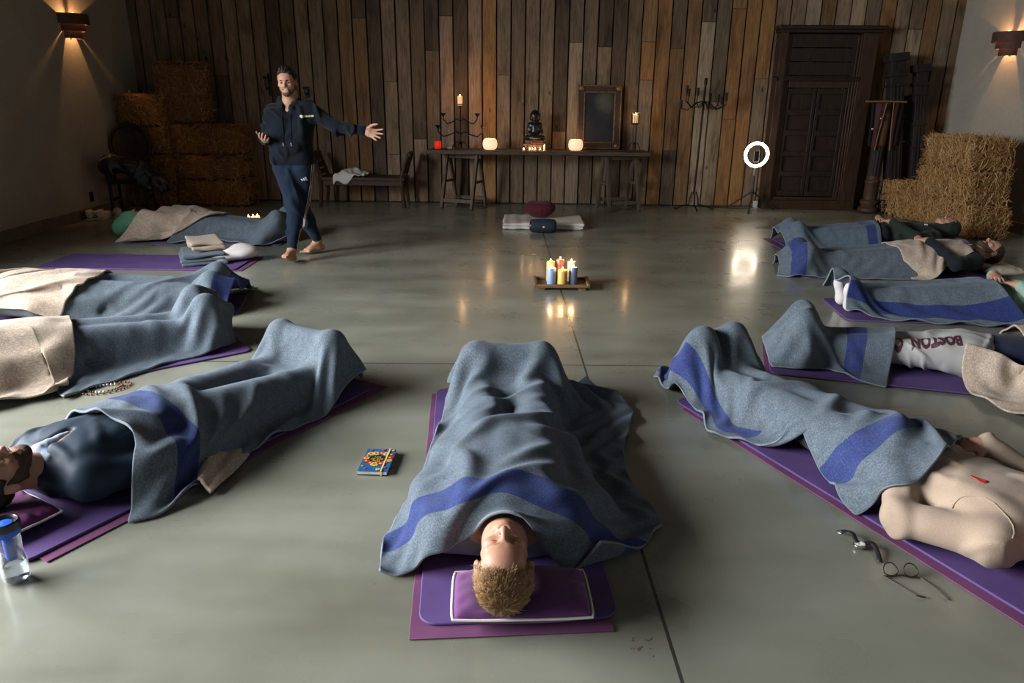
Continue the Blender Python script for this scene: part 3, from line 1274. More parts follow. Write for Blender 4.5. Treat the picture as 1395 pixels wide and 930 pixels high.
tag(MB().box(((LX + RX) / 2, (YF + 11.3) / 2, CEIL + .05), (RX - LX + .6, 11.3 - YF, .1)).build('ceiling', mat_plain('ceiling_boards', (.10, .075, .05), .8, var=.3, scale=3)), None, None, None, 'structure')
# skirting: a low brown plinth along the left wall, a paler one on the right
SK = mat_plain('skirting_brown', (.13, .10, .075), .7, var=.25, scale=6)
tag(MB().box((LX + .0125, (WY1 + 10.9) / 2 + .05, .065), (.025, 10.9 - WY1, .13)).build('baseboard_left', SK, bevel=.004), None, None, None, 'structure')
tag(MB().box((RX - .0125, 5.8, .065), (.025, 9.4, .13)).build('baseboard_right', mat_plain('skirting_pale', (.26, .20, .14), .7), bevel=.004), None, None, None, 'structure')

# plank wall ------------------------------------------------------------
t = NT('reclaimed_planks')
at_ = t.n('ShaderNodeAttribute')
at_.attribute_name = 'tone'
at2 = t.n('ShaderNodeAttribute')
at2.attribute_name = 'shift'
g = t.n('ShaderNodeTexCoord')
add = t.n('ShaderNodeVectorMath', operation='ADD')
t.l(g.outputs['Object'], add.inputs[0])
t.l(at2.outputs['Vector'], add.inputs[1])
mp = t.n('ShaderNodeMapping')
mp.inputs['Scale'].default_value = (9, 9, .55)
t.l(add.outputs[0], mp.inputs[0])
gr = t.noise(mp.outputs[0], 6., 8, .68, .9)
mp2 = t.n('ShaderNodeMapping')
mp2.inputs['Scale'].default_value = (3.2, 3.2, .9)
t.l(add.outputs[0], mp2.inputs[0])
blot = t.noise(mp2.outputs[0], 1.6, 5, .6, .4)
mp3 = t.n('ShaderNodeMapping')
mp3.inputs['Scale'].default_value = (2.1, 2.1, 1.)
t.l(add.outputs[0], mp3.inputs[0])
vor = t.n('ShaderNodeTexVoronoi')
vor.inputs['Scale'].default_value = 2.1
t.l(mp3.outputs[0], vor.inputs['Vector'])
knot = t.ramp(vor.outputs['Distance'], [(.035, (.12,) * 3), (.095, (1.,) * 3)])
c1 = t.mix(1., at_.outputs['Color'], t.ramp(gr, [(.28, (.42, .40, .37)), (.5, (1., 1., 1.)), (.72, (1.5, 1.47, 1.42))]), 'MULTIPLY')
c2 = t.mix(1., c1, t.ramp(blot, [(.28, (.45, .42, .40)), (.48, (1., 1., 1.)), (.72, (1.22, 1.2, 1.17))]), 'MULTIPLY')
c3 = t.mix(.8, c2, knot, 'MULTIPLY')
t.set(color=c3, rough=.78, spec=.22)
t.bump(gr, .35, .006)
PLANK = t.mat
GAP = mat_plain('dark_gap', (.006, .005, .004), .95)

G_, L_, D_, B_, O_, P_ = (.185, .130, .083), (.255, .188, .122), (.085, .057, .037), (.135, .090, .055), (.235, .122, .048), (.225, .150, .102)
BO, GD = (.170, .096, .046), (.130, .092, .060)
seq = {0: [(69, D_), (999, B_)], 1: [(22, D_), (999, P_)], 2: [(999, D_)], 3: [(999, P_)], 4: [(999, O_)], 5: [(102, G_), (999, G_)], 6: [(999, B_)], 7: [(999, G_)], 8: [(999, G_)],
       9: [(179, D_), (999, P_)], 10: [(58, GD), (999, L_)], 11: [(999, GD)], 12: [(64, D_), (999, G_)], 13: [(999, D_)], 14: [(999, B_)], 15: [(57, BO), (109, O_), (999, G_)], 16: [(999, O_)],
       17: [(66, B_), (205, BO), (999, GD)], 18: [(999, BO)], 19: [(30, GD), (999, L_)], 20: [(139, GD), (999, L_)], 21: [(12, BO), (162, O_), (999, O_)], 22: [(999, O_)], 23: [(107, O_), (999, G_)], 24: [(999, G_)],
       25: [(999, G_)], 26: [(999, L_)], 27: [(999, BO)], 28: [(999, G_)], 29: [(999, L_)], 30: [(999, GD)], 31: [(999, O_)], 32: [(999, G_)], 33: [(40, B_), (999, L_)], 34: [(999, BO)], 35: [(999, G_)], 36: [(999, B_)], 37: [(999, B_)],
       -1: [(189, B_), (999, P_)], -2: [(999, G_)], -3: [(111, G_), (210, G_), (999, P_)], -4: [(999, D_)], -5: [(25, D_), (999, BO)], -6: [(999, BO)], -7: [(999, B_)], -8: [(999, G_)], -9: [(999, G_)], -10: [(112, B_), (999, B_)],
       -11: [(999, D_)], -12: [(999, G_)], -13: [(999, G_)], -14: [(999, G_)], -15: [(103, B_), (999, D_)], -16: [(999, GD)], -17: [(999, B_)], -18: [(24, D_), (999, B_)], -19: [(999, GD)], -20: [(999, GD)], -21: [(999, B_)], -22: [(999, GD)]}
u580, u871 = wu(onwall(580, 100)), wu(onwall(871, 100))
pitch = (u871 - u580) / 15
vv, ff, tone, shift = [], [], [], []
prng = random.Random(5)
for i in range(-26, 40):
    ua, ub = u580 + i * pitch, u580 + (i + 1) * pitch
    if ub < wu((LX, 11, 0)) - .1 or ua > wu((RX, 10.7, 0)) + .1:
        continue
    segs = seq.get(i, [(999, (GD, B_)[i % 2])])
    um = (ua + ub) / 2
    zc = [CEIL]
    for (py, _c) in segs[:-1]:
        px = 580 + i * 19.4
        zc.append(float(onwall(px, py)[2]))
    if len(segs) == 1 and prng.random() < .5:
        pass
    zc.append(.012)
    for (z1, z0, (_q, cc)) in zip(zc[:-1], zc[1:], segs):
        dpt = .028 + prng.uniform(-.004, .004)
        ga = .0085 + prng.uniform(0, .003)
        k = prng.uniform(.86, 1.16)
        w = prng.uniform(-.03, .03)
        cc = (cc[0] * k * (1 + w), cc[1] * k, cc[2] * k * (1 - w))
        m_ = MB().box((0, 0, 0), (ub - ua - 2 * ga, dpt, z1 - z0 - .006))
        p = m_.v[0]
        q = W0 + np.outer(p[:, 0] + um, WU) + np.outer(p[:, 1] + dpt / 2, WN) + np.outer(p[:, 2] + (z0 + z1) / 2, [0, 0, 1])
        nb = len(vv) * 8
        vv.append(q)
        ff += [tuple(x + nb for x in f_) for f_ in m_.f]
        tone += [cc] * 8
        shift += [(prng.uniform(-40, 40), prng.uniform(-9, 9), prng.uniform(-30, 30))] * 8
o = link_mesh('wall_back', np.concatenate(vv), ff, [PLANK, GAP], smooth=False, origin=W0)
a = o.data.attributes.new('tone', 'FLOAT_COLOR', 'POINT')
a.data.foreach_set('color', np.array([(*c_, 1) for c_ in tone], np.float32).ravel())
a = o.data.attributes.new('shift', 'FLOAT_VECTOR', 'POINT')
a.data.foreach_set('vector', np.array(shift, np.float32).ravel())
tag(o, 'wall of reclaimed vertical boards', None, None, 'structure')
bk = MB().box((0, .06, CEIL / 2), (12.6, .1, CEIL))
p = bk.v[0]
bk.v[0] = W0 + np.outer(p[:, 0], WU) - np.outer(p[:, 1], WN) + np.outer(p[:, 2], [0, 0, 1])
tag(bk.build('wall_back_lining', GAP, origin=W0), None, None, None, 'structure')

# ------------------------------------------------------------------ common materials
IRON = mat_plain('black_iron', (.012, .011, .011), .5, .6, var=.4, scale=30)
BLACKPL = mat_plain('black_plastic', (.012, .012, .013), .35)
DKWOOD = NT('dark_wood')
v = DKWOOD.coord(scale=(8, 8, 1.2))
gq = DKWOOD.noise(v, 5, 6, .65, .6)
DKWOOD.set(color=DKWOOD.ramp(gq, [(.3, (.012, .007, .005)), (.7, (.042, .024, .016))]), rough=.55)
DKWOOD.bump(gq, .3, .004)
DKWOOD = DKWOOD.mat


def mat_wood(name, lo, hi, scale=(7, 7, 1), s=6, rough=.6, bump=.25):
    t = NT(name)
    v = t.coord(scale=scale)
    q = t.noise(v, s, 6, .65, .8)
    t.set(color=t.ramp(q, [(.3, lo), (.7, hi)]), rough=rough, spec=.3)
    t.bump(q, bump, .003)
    return t.mat


def mat_glow(name, c, s, base=(.8, .8, .8)):
    t = NT(name)
    t.set(color=base, emit=c, emit_s=s, rough=.5)
    return t.mat


def mat_skin(name, c, red=1.25):
    t = NT(name)
    v = t.coord()
    n, n2 = t.noise(v, 9, 4), t.noise(v, 160, 3)
    t.set(color=t.ramp(n, [(.3, (c[0] * .82, c[1] * .76, c[2] * .74)), (.7, (c[0] * 1.08, c[1] * 1.04, c[2] * 1.02))]), rough=.52, spec=.35, sss=.12)
    t.b.inputs['Subsurface Radius'].default_value = (.9, .35, .2)
    t.b.inputs['Subsurface Scale'].default_value = .012
    t.bump(n2, .12, .001)
    return t.mat


def mat_hair(name, lo, hi, rough=.45):
    t = NT(name)
    v = t.coord(scale=(1.6, .6, 1.))
    n = t.noise(v, 130, 4, .7)
    t.set(color=t.ramp(n, [(.3, lo), (.7, hi)]), rough=rough, spec=.35)
    t.bump(n, .8, .004)
    return t.mat


WAX = NT('candle_wax')
WAX.set(color=(.62, .50, .36), rough=.45, sss=.5)
WAX.b.inputs['Subsurface Radius'].default_value = (1., .5, .25)
WAX.b.inputs['Subsurface Scale'].default_value = .03
WAX = WAX.mat
FLAME = mat_glow('flame', (1., .55, .18), 32.)


def add_light(name, kind, loc, energy, color=(1, 1, 1), size=.02, rot=None, **kw):
    l = bpy.data.lights.new(name, kind)
    l.energy = energy
    l.color = color
    if kind == 'POINT':
        l.shadow_soft_size = size
    for k, val in kw.items():
        setattr(l, k, val)
    o = bpy.data.objects.new(name, l)
    COL.objects.link(o)
    o.location = Vector([float(q) for q in loc])
    if rot is not None:
        o.rotation_euler = rot
    return o


WARM = (1., .56, .24)


def flame_part(parent, p, h=.028, r=.006, name='flame'):
    """p in the parent's local frame"""
    m = MB().lathe([(.0005, 0), (r * .75, h * .18), (r, h * .38), (r * .62, h * .68), (.0005, h)], 10, c=p)
    return m.build(name, FLAME, parent, smooth=True)


def pillar_candle(name, loc, r, h, mat, label, group, energy=.35, wick=True, z_light=None, lit=True, cat='candle'):
    root = empty(name, loc, 0, label, cat, group)
    m = MB().lathe([(.001, .0), (r * .97, 0), (r, .006), (r, h - .004), (r * .93, h), (r * .8, h - .002), (r * .55, h - .010), (.001, h - .012)], 24)
    m.build('wax', mat, root, smooth=True)
    MB().tube([(0, 0, h - .013), (.001, 0, h + .004)], .0015, 6).build('wick', BLACKPL, root)
    flame_part(root, (0, 0, h - .002), .026, .0065)
    add_light(name + '_light', 'POINT', np.array(loc) + np.array([0, 0, h + .018]), energy, WARM, .008)
    return root
# ------------------------------------------------------------------ along the plank wall
# sconces: three nested half rings, the lamp inside shining up and down past them
SCONCE_M = mat_plain('sconce_clay', (.055, .022, .013), .75, var=.3, scale=20)


def sconce(px, py, wallx, sgn, label):
    c = atx(px, py, wallx)
    root = empty('wall_sconce', c, 0, label, 'wall lamp', 'stepped wall lamps')

    def ring(r, z0, z1, th=.012):
        prof = [(r - th, z0), (r, z0), (r, z1), (r - th, z1), (r - th, z0)]
        a0, a1 = (-PI / 2, PI / 2) if sgn > 0 else (PI / 2, 1.5 * PI)
        return MB().lathe(prof, 25, a0=a0, a1=a1)
    ring(.225, .02, .135).build('upper_ring', SCONCE_M, root, smooth=True)
    ring(.172, -.055, .035).build('middle_ring', SCONCE_M, root, smooth=True)
    ring(.128, -.135, -.038).build('lower_ring', SCONCE_M, root, smooth=True)
    m = MB()
    for z, r in ((.03, .215), (-.045, .165)):
        m.bar((0, -r, z), (0, r, z), .012, .01)
    m.bar((sgn * .006, 0, -.12), (sgn * .006, 0, .13), .03, .012, up=(1, 0, 0))
    m.build('bracket', IRON, root)
    bulb = MB().lathe([(.001, -.03), (.012, -.03), (.014, 0), (.022, .035), (.02, .06), (.001, .075)], 14, c=(sgn * .07, 0, .085))
    bulb.build('bulb', mat_glow('sconce_bulb', (1., .55, .25), 3.), root, smooth=True)
    lp = c + np.array([sgn * .085, 0, .045])
    add_light('sconce_lamp', 'POINT', lp, 21., (1., .50, .20), .012)
    return root


sconce(94, 36, LX, 1, 'stepped clay wall sconce glowing on the plaster beside the straw bales and chair')
sconce(1379, 60, RX, -1, 'stepped clay wall sconce glowing above the pale straw bales by the door')

# straw -----------------------------------------------------------------
STRAW_M = NT('straw')
oi = STRAW_M.n('ShaderNodeNewGeometry')
STRAW_M.set(color=STRAW_M.ramp(oi.outputs['Random Per Island'], [(0, (.17, .080, .026)), (.35, (.29, .148, .052)), (.7, (.40, .222, .085)), (1, (.53, .34, .145))]), rough=.6, spec=.3)
STRAW_M = STRAW_M.mat
t = NT('straw_core')
v = t.coord(scale=(1, 1, 1))
q = t.noise(v, 55, 5, .7, 1.2)
t.set(color=t.ramp(q, [(.3, (.075, .036, .012)), (.55, (.22, .115, .038)), (.75, (.36, .21, .075))]), rough=.9, spec=.1)
t.bump(q, 1., .02)
STRAW_C = t.mat
TWINE = mat_plain('baling_twine', (.30, .12, .05), .8)
_bale_n = [0]


def bale(c, size, rz, label, group, rx=0., strands=1500, ry=0.):
    """c: centre of the underside"""
    _bale_n[0] += 1
    g = np.random.default_rng(100 + _bale_n[0])
    L, D, H = size
    root = empty('straw_bale', c, 0, label, 'straw bale', group)
    root.rotation_euler = (rx, ry, rz)
    S = SDF(.022, .02)
    S.box((0, 0, H / 2), (L / 2 - .075, D / 2 - .075, H / 2 - .07), rd=.062)
    n = vnoise(40 + _bale_n[0], 5)
    n2 = vnoise(80 + _bale_n[0], 14)

    def disp(x, y, z):
        groove = .018 * (np.exp(-((x - L * .18) / .02) ** 2) + np.exp(-((x + L * .18) / .02) ** 2)) + .010 * np.exp(-((np.mod(x + .5, .11) - .055) / .012) ** 2)
        return .010 * n(x, y, z) + .007 * n2(x, y, z) + groove + 0 * y + 0 * z
    v, f = S.mesh(disp)
    link_mesh('compressed_straw', v, f, STRAW_C, root)
    # loose stalks lying over the faces
    V, Fq = [], []
    k = 0
    areas = np.array([L * H, L * H, D * H, D * H, L * D])
    for i in range(strands):
        fc = g.choice(5, p=areas / areas.sum())
        a, b = g.uniform(-.475, .475), g.uniform(-.445, .445)
        if fc < 2:
            sg = -1 if fc == 0 else 1
            p, nrm, t1, t2 = V3(a * L, sg * D / 2, (b + .5) * H), V3(0, sg, 0), V3(1, 0, 0), V3(0, 0, 1)
        elif fc < 4:
            sg = -1 if fc == 2 else 1
            p, nrm, t1, t2 = V3(sg * L / 2, a * D, (b + .5) * H), V3(sg, 0, 0), V3(0, 1, 0), V3(0, 0, 1)
        else:
            p, nrm, t1, t2 = V3(a * L, b * D, H), V3(0, 0, 1), V3(1, 0, 0), V3(0, 1, 0)
        an = g.normal(PI / 2 if fc < 2 and g.random() < .5 else 0, .8)
        out = abs(g.normal(0, .22)) + .02
        d = t1 * math.cos(an) + t2 * math.sin(an) + nrm * out
        d /= np.linalg.norm(d)
        ln = g.uniform(.05, .17)
        w = g.uniform(.0018, .0038)
        s = np.cross(d, nrm)
        s /= np.linalg.norm(s) + 1e-9
        p = p - nrm * .012 - d * ln * .35
        bend = nrm * g.normal(0, .012) + t2 * g.normal(0, .012)
        q = [p - s * w, p + s * w, p + d * ln * .5 + bend + s * w, p + d * ln * .5 + bend - s * w, p + d * ln + s * w * .7, p + d * ln - s * w * .7,
             p + nrm * w * 1.4, p + d * ln * .5 + bend + nrm * w * 1.4, p + d * ln + nrm * w]
        V += q
        Fq += [(k, k + 6, k + 7, k + 3), (k + 6, k + 1, k + 2, k + 7), (k + 3, k + 7, k + 8, k + 5), (k + 7, k + 2, k + 4, k + 8)]
        k += 9
    o = link_mesh('loose_straw', V, Fq, STRAW_M, root, smooth=False)
    o['kind'] = 'stuff'
    for sx in (-1, 1):
        x = sx * L * .18
        m = MB().tube([(x, -D / 2 + .008, .01), (x, -D / 2 - .004, H * .5), (x, -D / 2 + .012, H - .012), (x, 0, H - .002), (x, D / 2 - .012, H - .012), (x, D / 2, H * .5), (x, D / 2 - .008, .01)], .003, 6)
        m.build('twine', TWINE, root, smooth=True)
    return root


BG = 'straw bales stacked in the dark corner'


def bale_px(x0, x1, ytop, ybot, off, depth, label, strands=900, base=None, rz=None):
    a, b_ = onwall(x0, ybot, off), onwall(x1, ybot, off)
    tp = onwall((x0 + x1) / 2, ytop, off)
    w = abs(wu(b_) - wu(a))
    h = tp[2] - (a[2] + b_[2]) / 2
    c = (a + b_) / 2 - WN * depth / 2
    c[2] = (a[2] + b_[2]) / 2 if base is None else base
    hh = tp[2] - c[2]
    bale(c, (w, depth, hh), TH if rz is None else rz, label, BG, strands=strands)
    return c[2] + hh


z1 = bale_px(242, 338, 246, 281, .72, .48, 'straw bale on the floor, lowest of the stack against the boards', base=.0)
z2 = bale_px(222, 330, 212, 246, .70, .48, 'straw bale second from the floor in the stack against the boards', base=z1 + .004)
z3 = bale_px(221, 329, 170, 212, .68, .48, 'wide straw bale carrying the upright one in the dark corner', base=z2 + .004)
# the upright bale leaning a little on top
a, b_ = onwall(221, 171, .5), onwall(287, 171, .5)
c = (a + b_) / 2 - WN * .05
c[2] = z3 + .006
tp = onwall(250, 84, .5)
bale(c, (abs(wu(b_) - wu(a)) * .93, .36, tp[2] - z3 - .01), TH - .05, 'straw bale standing upright on top of the wide bale', BG, strands=900)
y1 = bale_px(176, 237, 246, 281, .84, .46, 'straw bale on the floor behind the chair with the black jacket', base=.0)
y2 = bale_px(174, 234, 212, 247, .84, .46, 'straw bale second from the floor behind the round-backed chair', base=y1 + .004)
y3 = bale_px(167, 227, 174, 213, .83, .46, 'straw bale just under the top one by the plaster corner', base=y2 + .004)
bale_px(159, 220, 129, 174, .82, .44, 'straw bale topmost of the pile by the plaster corner', base=y3 + .004)

RG = 'pale straw bales by the carved posts'
bz = .36
bale((5.47, 8.80, 0), (1.12, .47, .36), PI / 2, 'pale straw bale on the floor under two others by the plaster wall', RG, strands=3800)
bale((5.43, 8.84, .378), (1.04, .46, .355), PI / 2 + .05, 'middle straw bale of the pale stack by the plaster wall', RG, strands=3800)
bale((5.43, 8.86, .752), (1.06, .46, .345), PI / 2 - .04, 'topmost straw bale of the pale stack under the wall sconce', RG, strands=3800)
bale((5.50, 9.88, 0), (.88, .50, .45), PI / 2 + .06, 'single straw bale lying in front of the pale stack by the carved posts', RG, strands=3400)

# ------------------------------------------------------------------ carved door against the boards
DOOR_LO, DOOR_HI = (.010, .006, .0045), (.034, .019, .013)
DW = mat_wood('door_wood', DOOR_LO, DOOR_HI, (6, 6, 1), 6, .5, .4)
DW2 = mat_wood('door_wood_worn', (.020, .011, .007), (.060, .030, .016), (6, 6, 1), 6, .5, .4)
p0, p1 = onwall(1039, 284, .30), onwall(1163, 289, .30)
dc = (p0 + p1) / 2
dw = abs(wu(p1) - wu(p0))
dtop = onwall(1120, 34, .30)[2]
root = empty('door_1', (dc[0] - WN[0] * .15, dc[1] - WN[1] * .15, 0), TH, 'tall carved dark wooden double door in a heavy frame', None)
root['kind'] = 'structure'
dm = -.15


def dbox(m, x0, x1, z0, z1, y0, y1):
    m.box(((x0 + x1) / 2, (y0 + y1) / 2, (z0 + z1) / 2), (abs(x1 - x0), abs(y1 - y0), z1 - z0))


h = dtop
hw = dw / 2
m = MB()
dbox(m, -hw, -hw + .10, 0, h - .09, -.10, .12)
dbox(m, hw - .20, hw, 0, h - .09, -.10, .12)
for k in range(3):
    dbox(m, -hw + .10 + k * .03, -hw + .125 + k * .03, 0, h - .12, -.085 + k * .02, .1)
    dbox(m, hw - .225 - k * .03, hw - .20 - k * .03, 0, h - .12, -.085 + k * .02, .1)
m.build('jamb', DW2, root, bevel=.006)
m = MB()
dbox(m, -hw - .05, hw + .08, h - .05, h, -.16, .12)
dbox(m, -hw - .02, hw + .04, h - .09, h - .05, -.13, .12)
m.build('cornice', DW, root, bevel=.008)
zt = h * .715
m = MB()
for k in range(3):
    a0 = zt + .07 + k * (h - .09 - zt - .07) / 3
    dbox(m, -hw + .10, hw - .20, a0, a0 + (h - .09 - zt - .07) / 3 - .012, -.05, .1)
dbox(m, -hw + .08, hw - .18, zt, zt + .06, -.11, .1)
dbox(m, -hw + .08, hw - .18, zt + .03, zt + .045, -.125, .1)
m.build('transom', DW, root, bevel=.005)
m = MB()
dbox(m, -hw, hw, 0, .13, -.115, .1)
dbox(m, -hw + .17, hw - .25, .13, .17, -.06, .1)
m.build('threshold', DW2, root, bevel=.006)
x0, x1 = -hw + .19, hw - .29
dbox_m = MB()
dbox(dbox_m, x0, x1, zt - .09, zt, -.05, .1)
dbox_m.build('head_rail', DW2, root, bevel=.005)
mid = (x0 + x1) / 2
for (a, b_) in ((x0, mid - .005), (mid + .005, x1)):
    m = MB()
    dbox(m, a, b_, .18, zt - .1, .0, .06)
    m2 = MB()
    st = .045
    dbox(m2, a, a + st, .18, zt - .1, -.03, .03)
    dbox(m2, b_ - st, b_, .18, zt - .1, -.03, .03)
    nr = 6
    for k in range(nr):
        zz = .18 + (zt - .28 - .07) * k / (nr - 1)
        dbox(m2, a + st, b_ - st, zz, zz + .07, -.028, .03)
    leaf = m.build('door_leaf', DW, root, bevel=.004)
    m2.build('rail_frame', DW, leaf, bevel=.005)
MB().lathe([(.001, 0), (.03, 0), (.034, .02), (.02, .045), (.001, .05)], 14, c=(-hw + .0, -.10, zt + .02), rot=rotm(0, -PI / 2, 0)).build('pivot_knob', DW, root, smooth=True)

# carved posts, board and column leaning by the door
POST = mat_wood('post_wood', (.007, .0055, .0045), (.024, .018, .014), (5, 5, 1), 5, .7, .5)


def carved_post(xa, xb, ytop, ybot_px, off, label, lean=.0):
    t_, bt = onwall((xa + xb) / 2, ytop, off), onwall(ybot_px[0], ybot_px[1], off + .16)
    w = (xb - xa) * np.linalg.norm(t_ - CPOS) / 1000 * .72
    root = empty('carved_post', (bt[0], bt[1], 0), 0, label, 'post', 'carved posts by the door')
    ln = np.array([t_[0] - bt[0], t_[1] - bt[1], t_[2]])
    H = np.linalg.norm(ln)
    zax = ln / H
    xax = WU - zax * (WU @ zax)
    xax /= np.linalg.norm(xax)
    yax = np.cross(zax, xax)
    Rm = np.stack([xax, yax, zax], 1)
    m = MB()
    m.box(np.array([0, 0, H * .5 + .02]), (w * .82, w * .7, H - .04))
    v = np.concatenate(m.v) @ Rm.T
    M_ = MB()
    M_.add(v, m.f)
    M_.build('shaft', POST, root, bevel=.01)
    for k, (f0, f1, s) in enumerate(((.0, .09, 1.15), (.95, 1., 1.12), (.86, .885, 1.08), (.80, .815, 1.02), (.60, .615, 1.), (.45, .46, 1.), (.12, .14, 1.05))):
        q = MB().box((0, 0, H * (f0 + f1) / 2 + (.005 if f0 == 0 else 0)), (w * s, w * .86 * s, H * (f1 - f0)))
        M_ = MB()
        M_.add(np.concatenate(q.v) @ Rm.T, q.f)
        M_.build('carved_band', POST, root, bevel=.008)
    q = MB()
    for k in range(3):
        q.box(((k - 1) * w * .22, -w * .37, H * .5), (w * .09, w * .06, H * .62))
    M_ = MB()
    M_.add(np.concatenate(q.v) @ Rm.T, q.f)
    M_.build('fluting', POST, root, bevel=.004)
    return root


carved_post(1208, 1235, 73, (1214, 284), .30, 'tall dark carved post behind the hung embroidered vest')
carved_post(1244, 1266, 88, (1243, 285), .28, 'dark carved post nearest the plaster corner')
a, bt = onwall(1240, 130, .06), onwall(1228, 283, .2)
bm = MB().bar((0, 0, .012), a - V3(bt[0], bt[1], 0), .16, .04, up=tuple(WN))
o = bm.build('leaning_board', POST, None, bevel=.006, origin=(0, 0, 0))
o.location = (bt[0], bt[1], 0)
tag(o, 'dark plank leaning between the two carved posts', 'board')
# column with the vest
cb = onwall(1182, 288, .42)
ctop = onwall(1194, 140, .42)[2]
root = empty('fluted_column', (cb[0], cb[1], 0), 0, 'short fluted wooden column carrying an embroidered vest beside the door', 'column')
root['kind'] = 'thing'
H = ctop
prof = [(.001, .02), (.135, .02), (.135, .06), (.12, .07), (.10, .09), (.12, .13), (.12, .16), (.088, .18), (.092, .40), (.10, .41), (.10, .43), (.082, .45), (.085, .47), (.082, .5)]
MB().lathe(prof, 28).build('turned_foot', mat_wood('foot_wood', (.03, .015, .008), (.075, .04, .02)), root, smooth=True)
m = MB()
n = 48
vv = []
for zi, z in enumerate((.5, .52, H * .62, H * .62 + .03)):
    for i in range(n):
        r = .088 * (1 + (.05 * math.cos(i * PI / 2) if 0 < zi < 3 else .04))
        if 0 < zi < 3:
            r = .082 + .007 * abs(math.sin(i * PI / 4))
        vv.append((r * math.cos(i * 2 * PI / n), r * math.sin(i * 2 * PI / n), z))
ff = [(a_ * n + i, a_ * n + (i + 1) % n, (a_ + 1) * n + (i + 1) % n, (a_ + 1) * n + i) for a_ in range(3) for i in range(n)]
m.add(vv, ff)
m.build('fluted_shaft', POST, root, smooth=False)
MB().lathe([(.001, H * .62), (.088, H * .62), (.094, H * .65), (.105, H * .9), (.085, H * .94), (.085, H), (.001, H)], 28).build('capital', mat_wood('capital_wood', (.06, .028, .013), (.13, .065, .03)), root, smooth=True)
MB().box((0, 0, .011), (.3, .3, .02)).build('plinth', POST, root, bevel=.004)
# vest on its stick
VESTR = mat_plain('vest_red', (.042, .007, .009), .8, var=.5, scale=60)
VESTB = mat_fabric('vest_black', (.012, .011, .012))
vr = empty('embroidered_vest', (cb[0], cb[1], H + .004), TH, 'dark red embroidered vest on a stick hung over the column', 'vest')
MB().tube([(-.27, -.02, .012), (0, -.02, .016), (.27, -.02, .010)], .012, 8).build('hanging_stick', mat_wood('stick', (.14, .08, .03), (.26, .16, .07)), vr, smooth=True)
hv = H * .40
for sg in (-1, 1):
    nu, nv = 9, 15
    pts = np.zeros((nv, nu, 3))
    for j in range(nv):
        for i in range(nu):
            s_, q = i / (nu - 1), j / (nv - 1)
            inner = .045 + .055 * q
            outer = .18 - .02 * q
            xx = inner + (outer - inner) * s_
            pts[j, i] = (sg * xx, -.045 - .105 * math.cos(min(xx / .16, 1) * 1.2) + .012 * math.sin(s_ * 9 + q * 3), .0 - hv * q * (1.05 - .1 * s_))
    ii = np.arange(nv * nu).reshape(nv, nu)
    qf = np.stack([ii[:-1, :-1], ii[:-1, 1:], ii[1:, 1:], ii[1:, :-1]], -1).reshape(-1, 4)
    pan = link_mesh('front_panel', pts.reshape(-1, 3), qf, VESTR, vr, mods=[('SOLIDIFY', dict(thickness=.008))])
    m = MB()
    m.tube([pts[j, 0] + V3(0, -.006, 0) for j in range(nv)], .006, 6)
    m.build('braid_trim', mat_plain('braid', (.30, .13, .06), .7), pan, smooth=True)
    m = MB().tube([pts[j, nu - 1] + V3(sg * .01, -.004, 0) for j in range(nv)], .016, 6)
    m.build('dark_border', VESTB, pan, smooth=True)
for (x, z) in ((-.095, -.20), (-.185, -.335)):
    m = MB().ball((x, -.17, z), (.016, .007, .016), 10)
    m.build('silver_button', mat_plain('silver', (.6, .58, .55), .3, 1.), vr, smooth=True)

# ------------------------------------------------------------------ ring light
rb = at(1022, 287)
rc = aty(1030, 210.5, rb[1])
root = empty('ring_light', (rb[0], rb[1], 0), 0, 'lit ring lamp on a black tripod beside the carved door', 'ring light')
RZ = rc[2]
RXo = rc[0] - rb[0]
sc = np.linalg.norm(rc - CPOS) / 1000
Rr = 13.9 * sc
m = MB()
ringp = [(RXo + Rr * math.cos(a), -.02, RZ + Rr * math.sin(a)) for a in np.linspace(0, 2 * PI, 48, endpoint=False)]
m.tube(ringp, 1.75 * sc, 10, closed=True)
m.build('glowing_ring', mat_glow('ring_glow', (1., .84, .64), 32.), root, smooth=True)
m = MB()
m.tube([(p_[0], .016, p_[2]) for p_ in ringp], 2.5 * sc, 8, closed=True)
m.build('ring_housing', BLACKPL, root, smooth=True)
MB().box((RXo, -.03, RZ - .02), (.075, .012, .15)).build('phone_holder', BLACKPL, root, bevel=.006)
MB().tube([(RXo, .0, RZ - Rr - .02), (RXo, .0, RZ - Rr - .08), (0, 0, RZ - Rr - .13)], .013, 8).build('tilt_head', mat_plain('grey_metal', (.35, .34, .33), .35, .9), root, smooth=True)
MB().tube([(0, 0, .1), (0, 0, RZ - Rr - .11)], [.014, .012], 10).build('pole', BLACKPL, root, smooth=True)
MB().lathe([(.001, .22), (.022, .22), (.024, .28), (.012, .30)], 12).build('collar', BLACKPL, root, smooth=True)
for an in (R(-112), R(8), R(150)):
    d = V3(math.cos(an), math.sin(an), 0)
    MB().tube([(0, 0, .27), tuple(d * .34 + V3(0, 0, .012))], .010, 8).build('leg', BLACKPL, root, smooth=True)
o = MB().tube([tuple(V3(0, 0, .0)), tuple(V3(-.35, .10, .0)), tuple(V3(-.75, .28, .0)), tuple(V3(-1.1, .4, .0))], .006, 6).build('extension_cable', BLACKPL, None, smooth=True, origin=(0, 0, 0))
o.location = (rb[0], rb[1] + .15, .007)
tag(o, 'black power cord trailing along the floor from the ring lamp', 'cord')
MB_ad = MB().box((0, 0, .045), (.06, .04, .09)).build('power_adapter', mat_plain('adapter_white', (.5, .5, .5), .4), None, bevel=.006)
ad = at(1032, 284)
MB_ad.location = (ad[0], ad[1] + .12, 0)
tag(MB_ad, 'small pale power adapter standing on the floor behind the tripod', 'adapter')

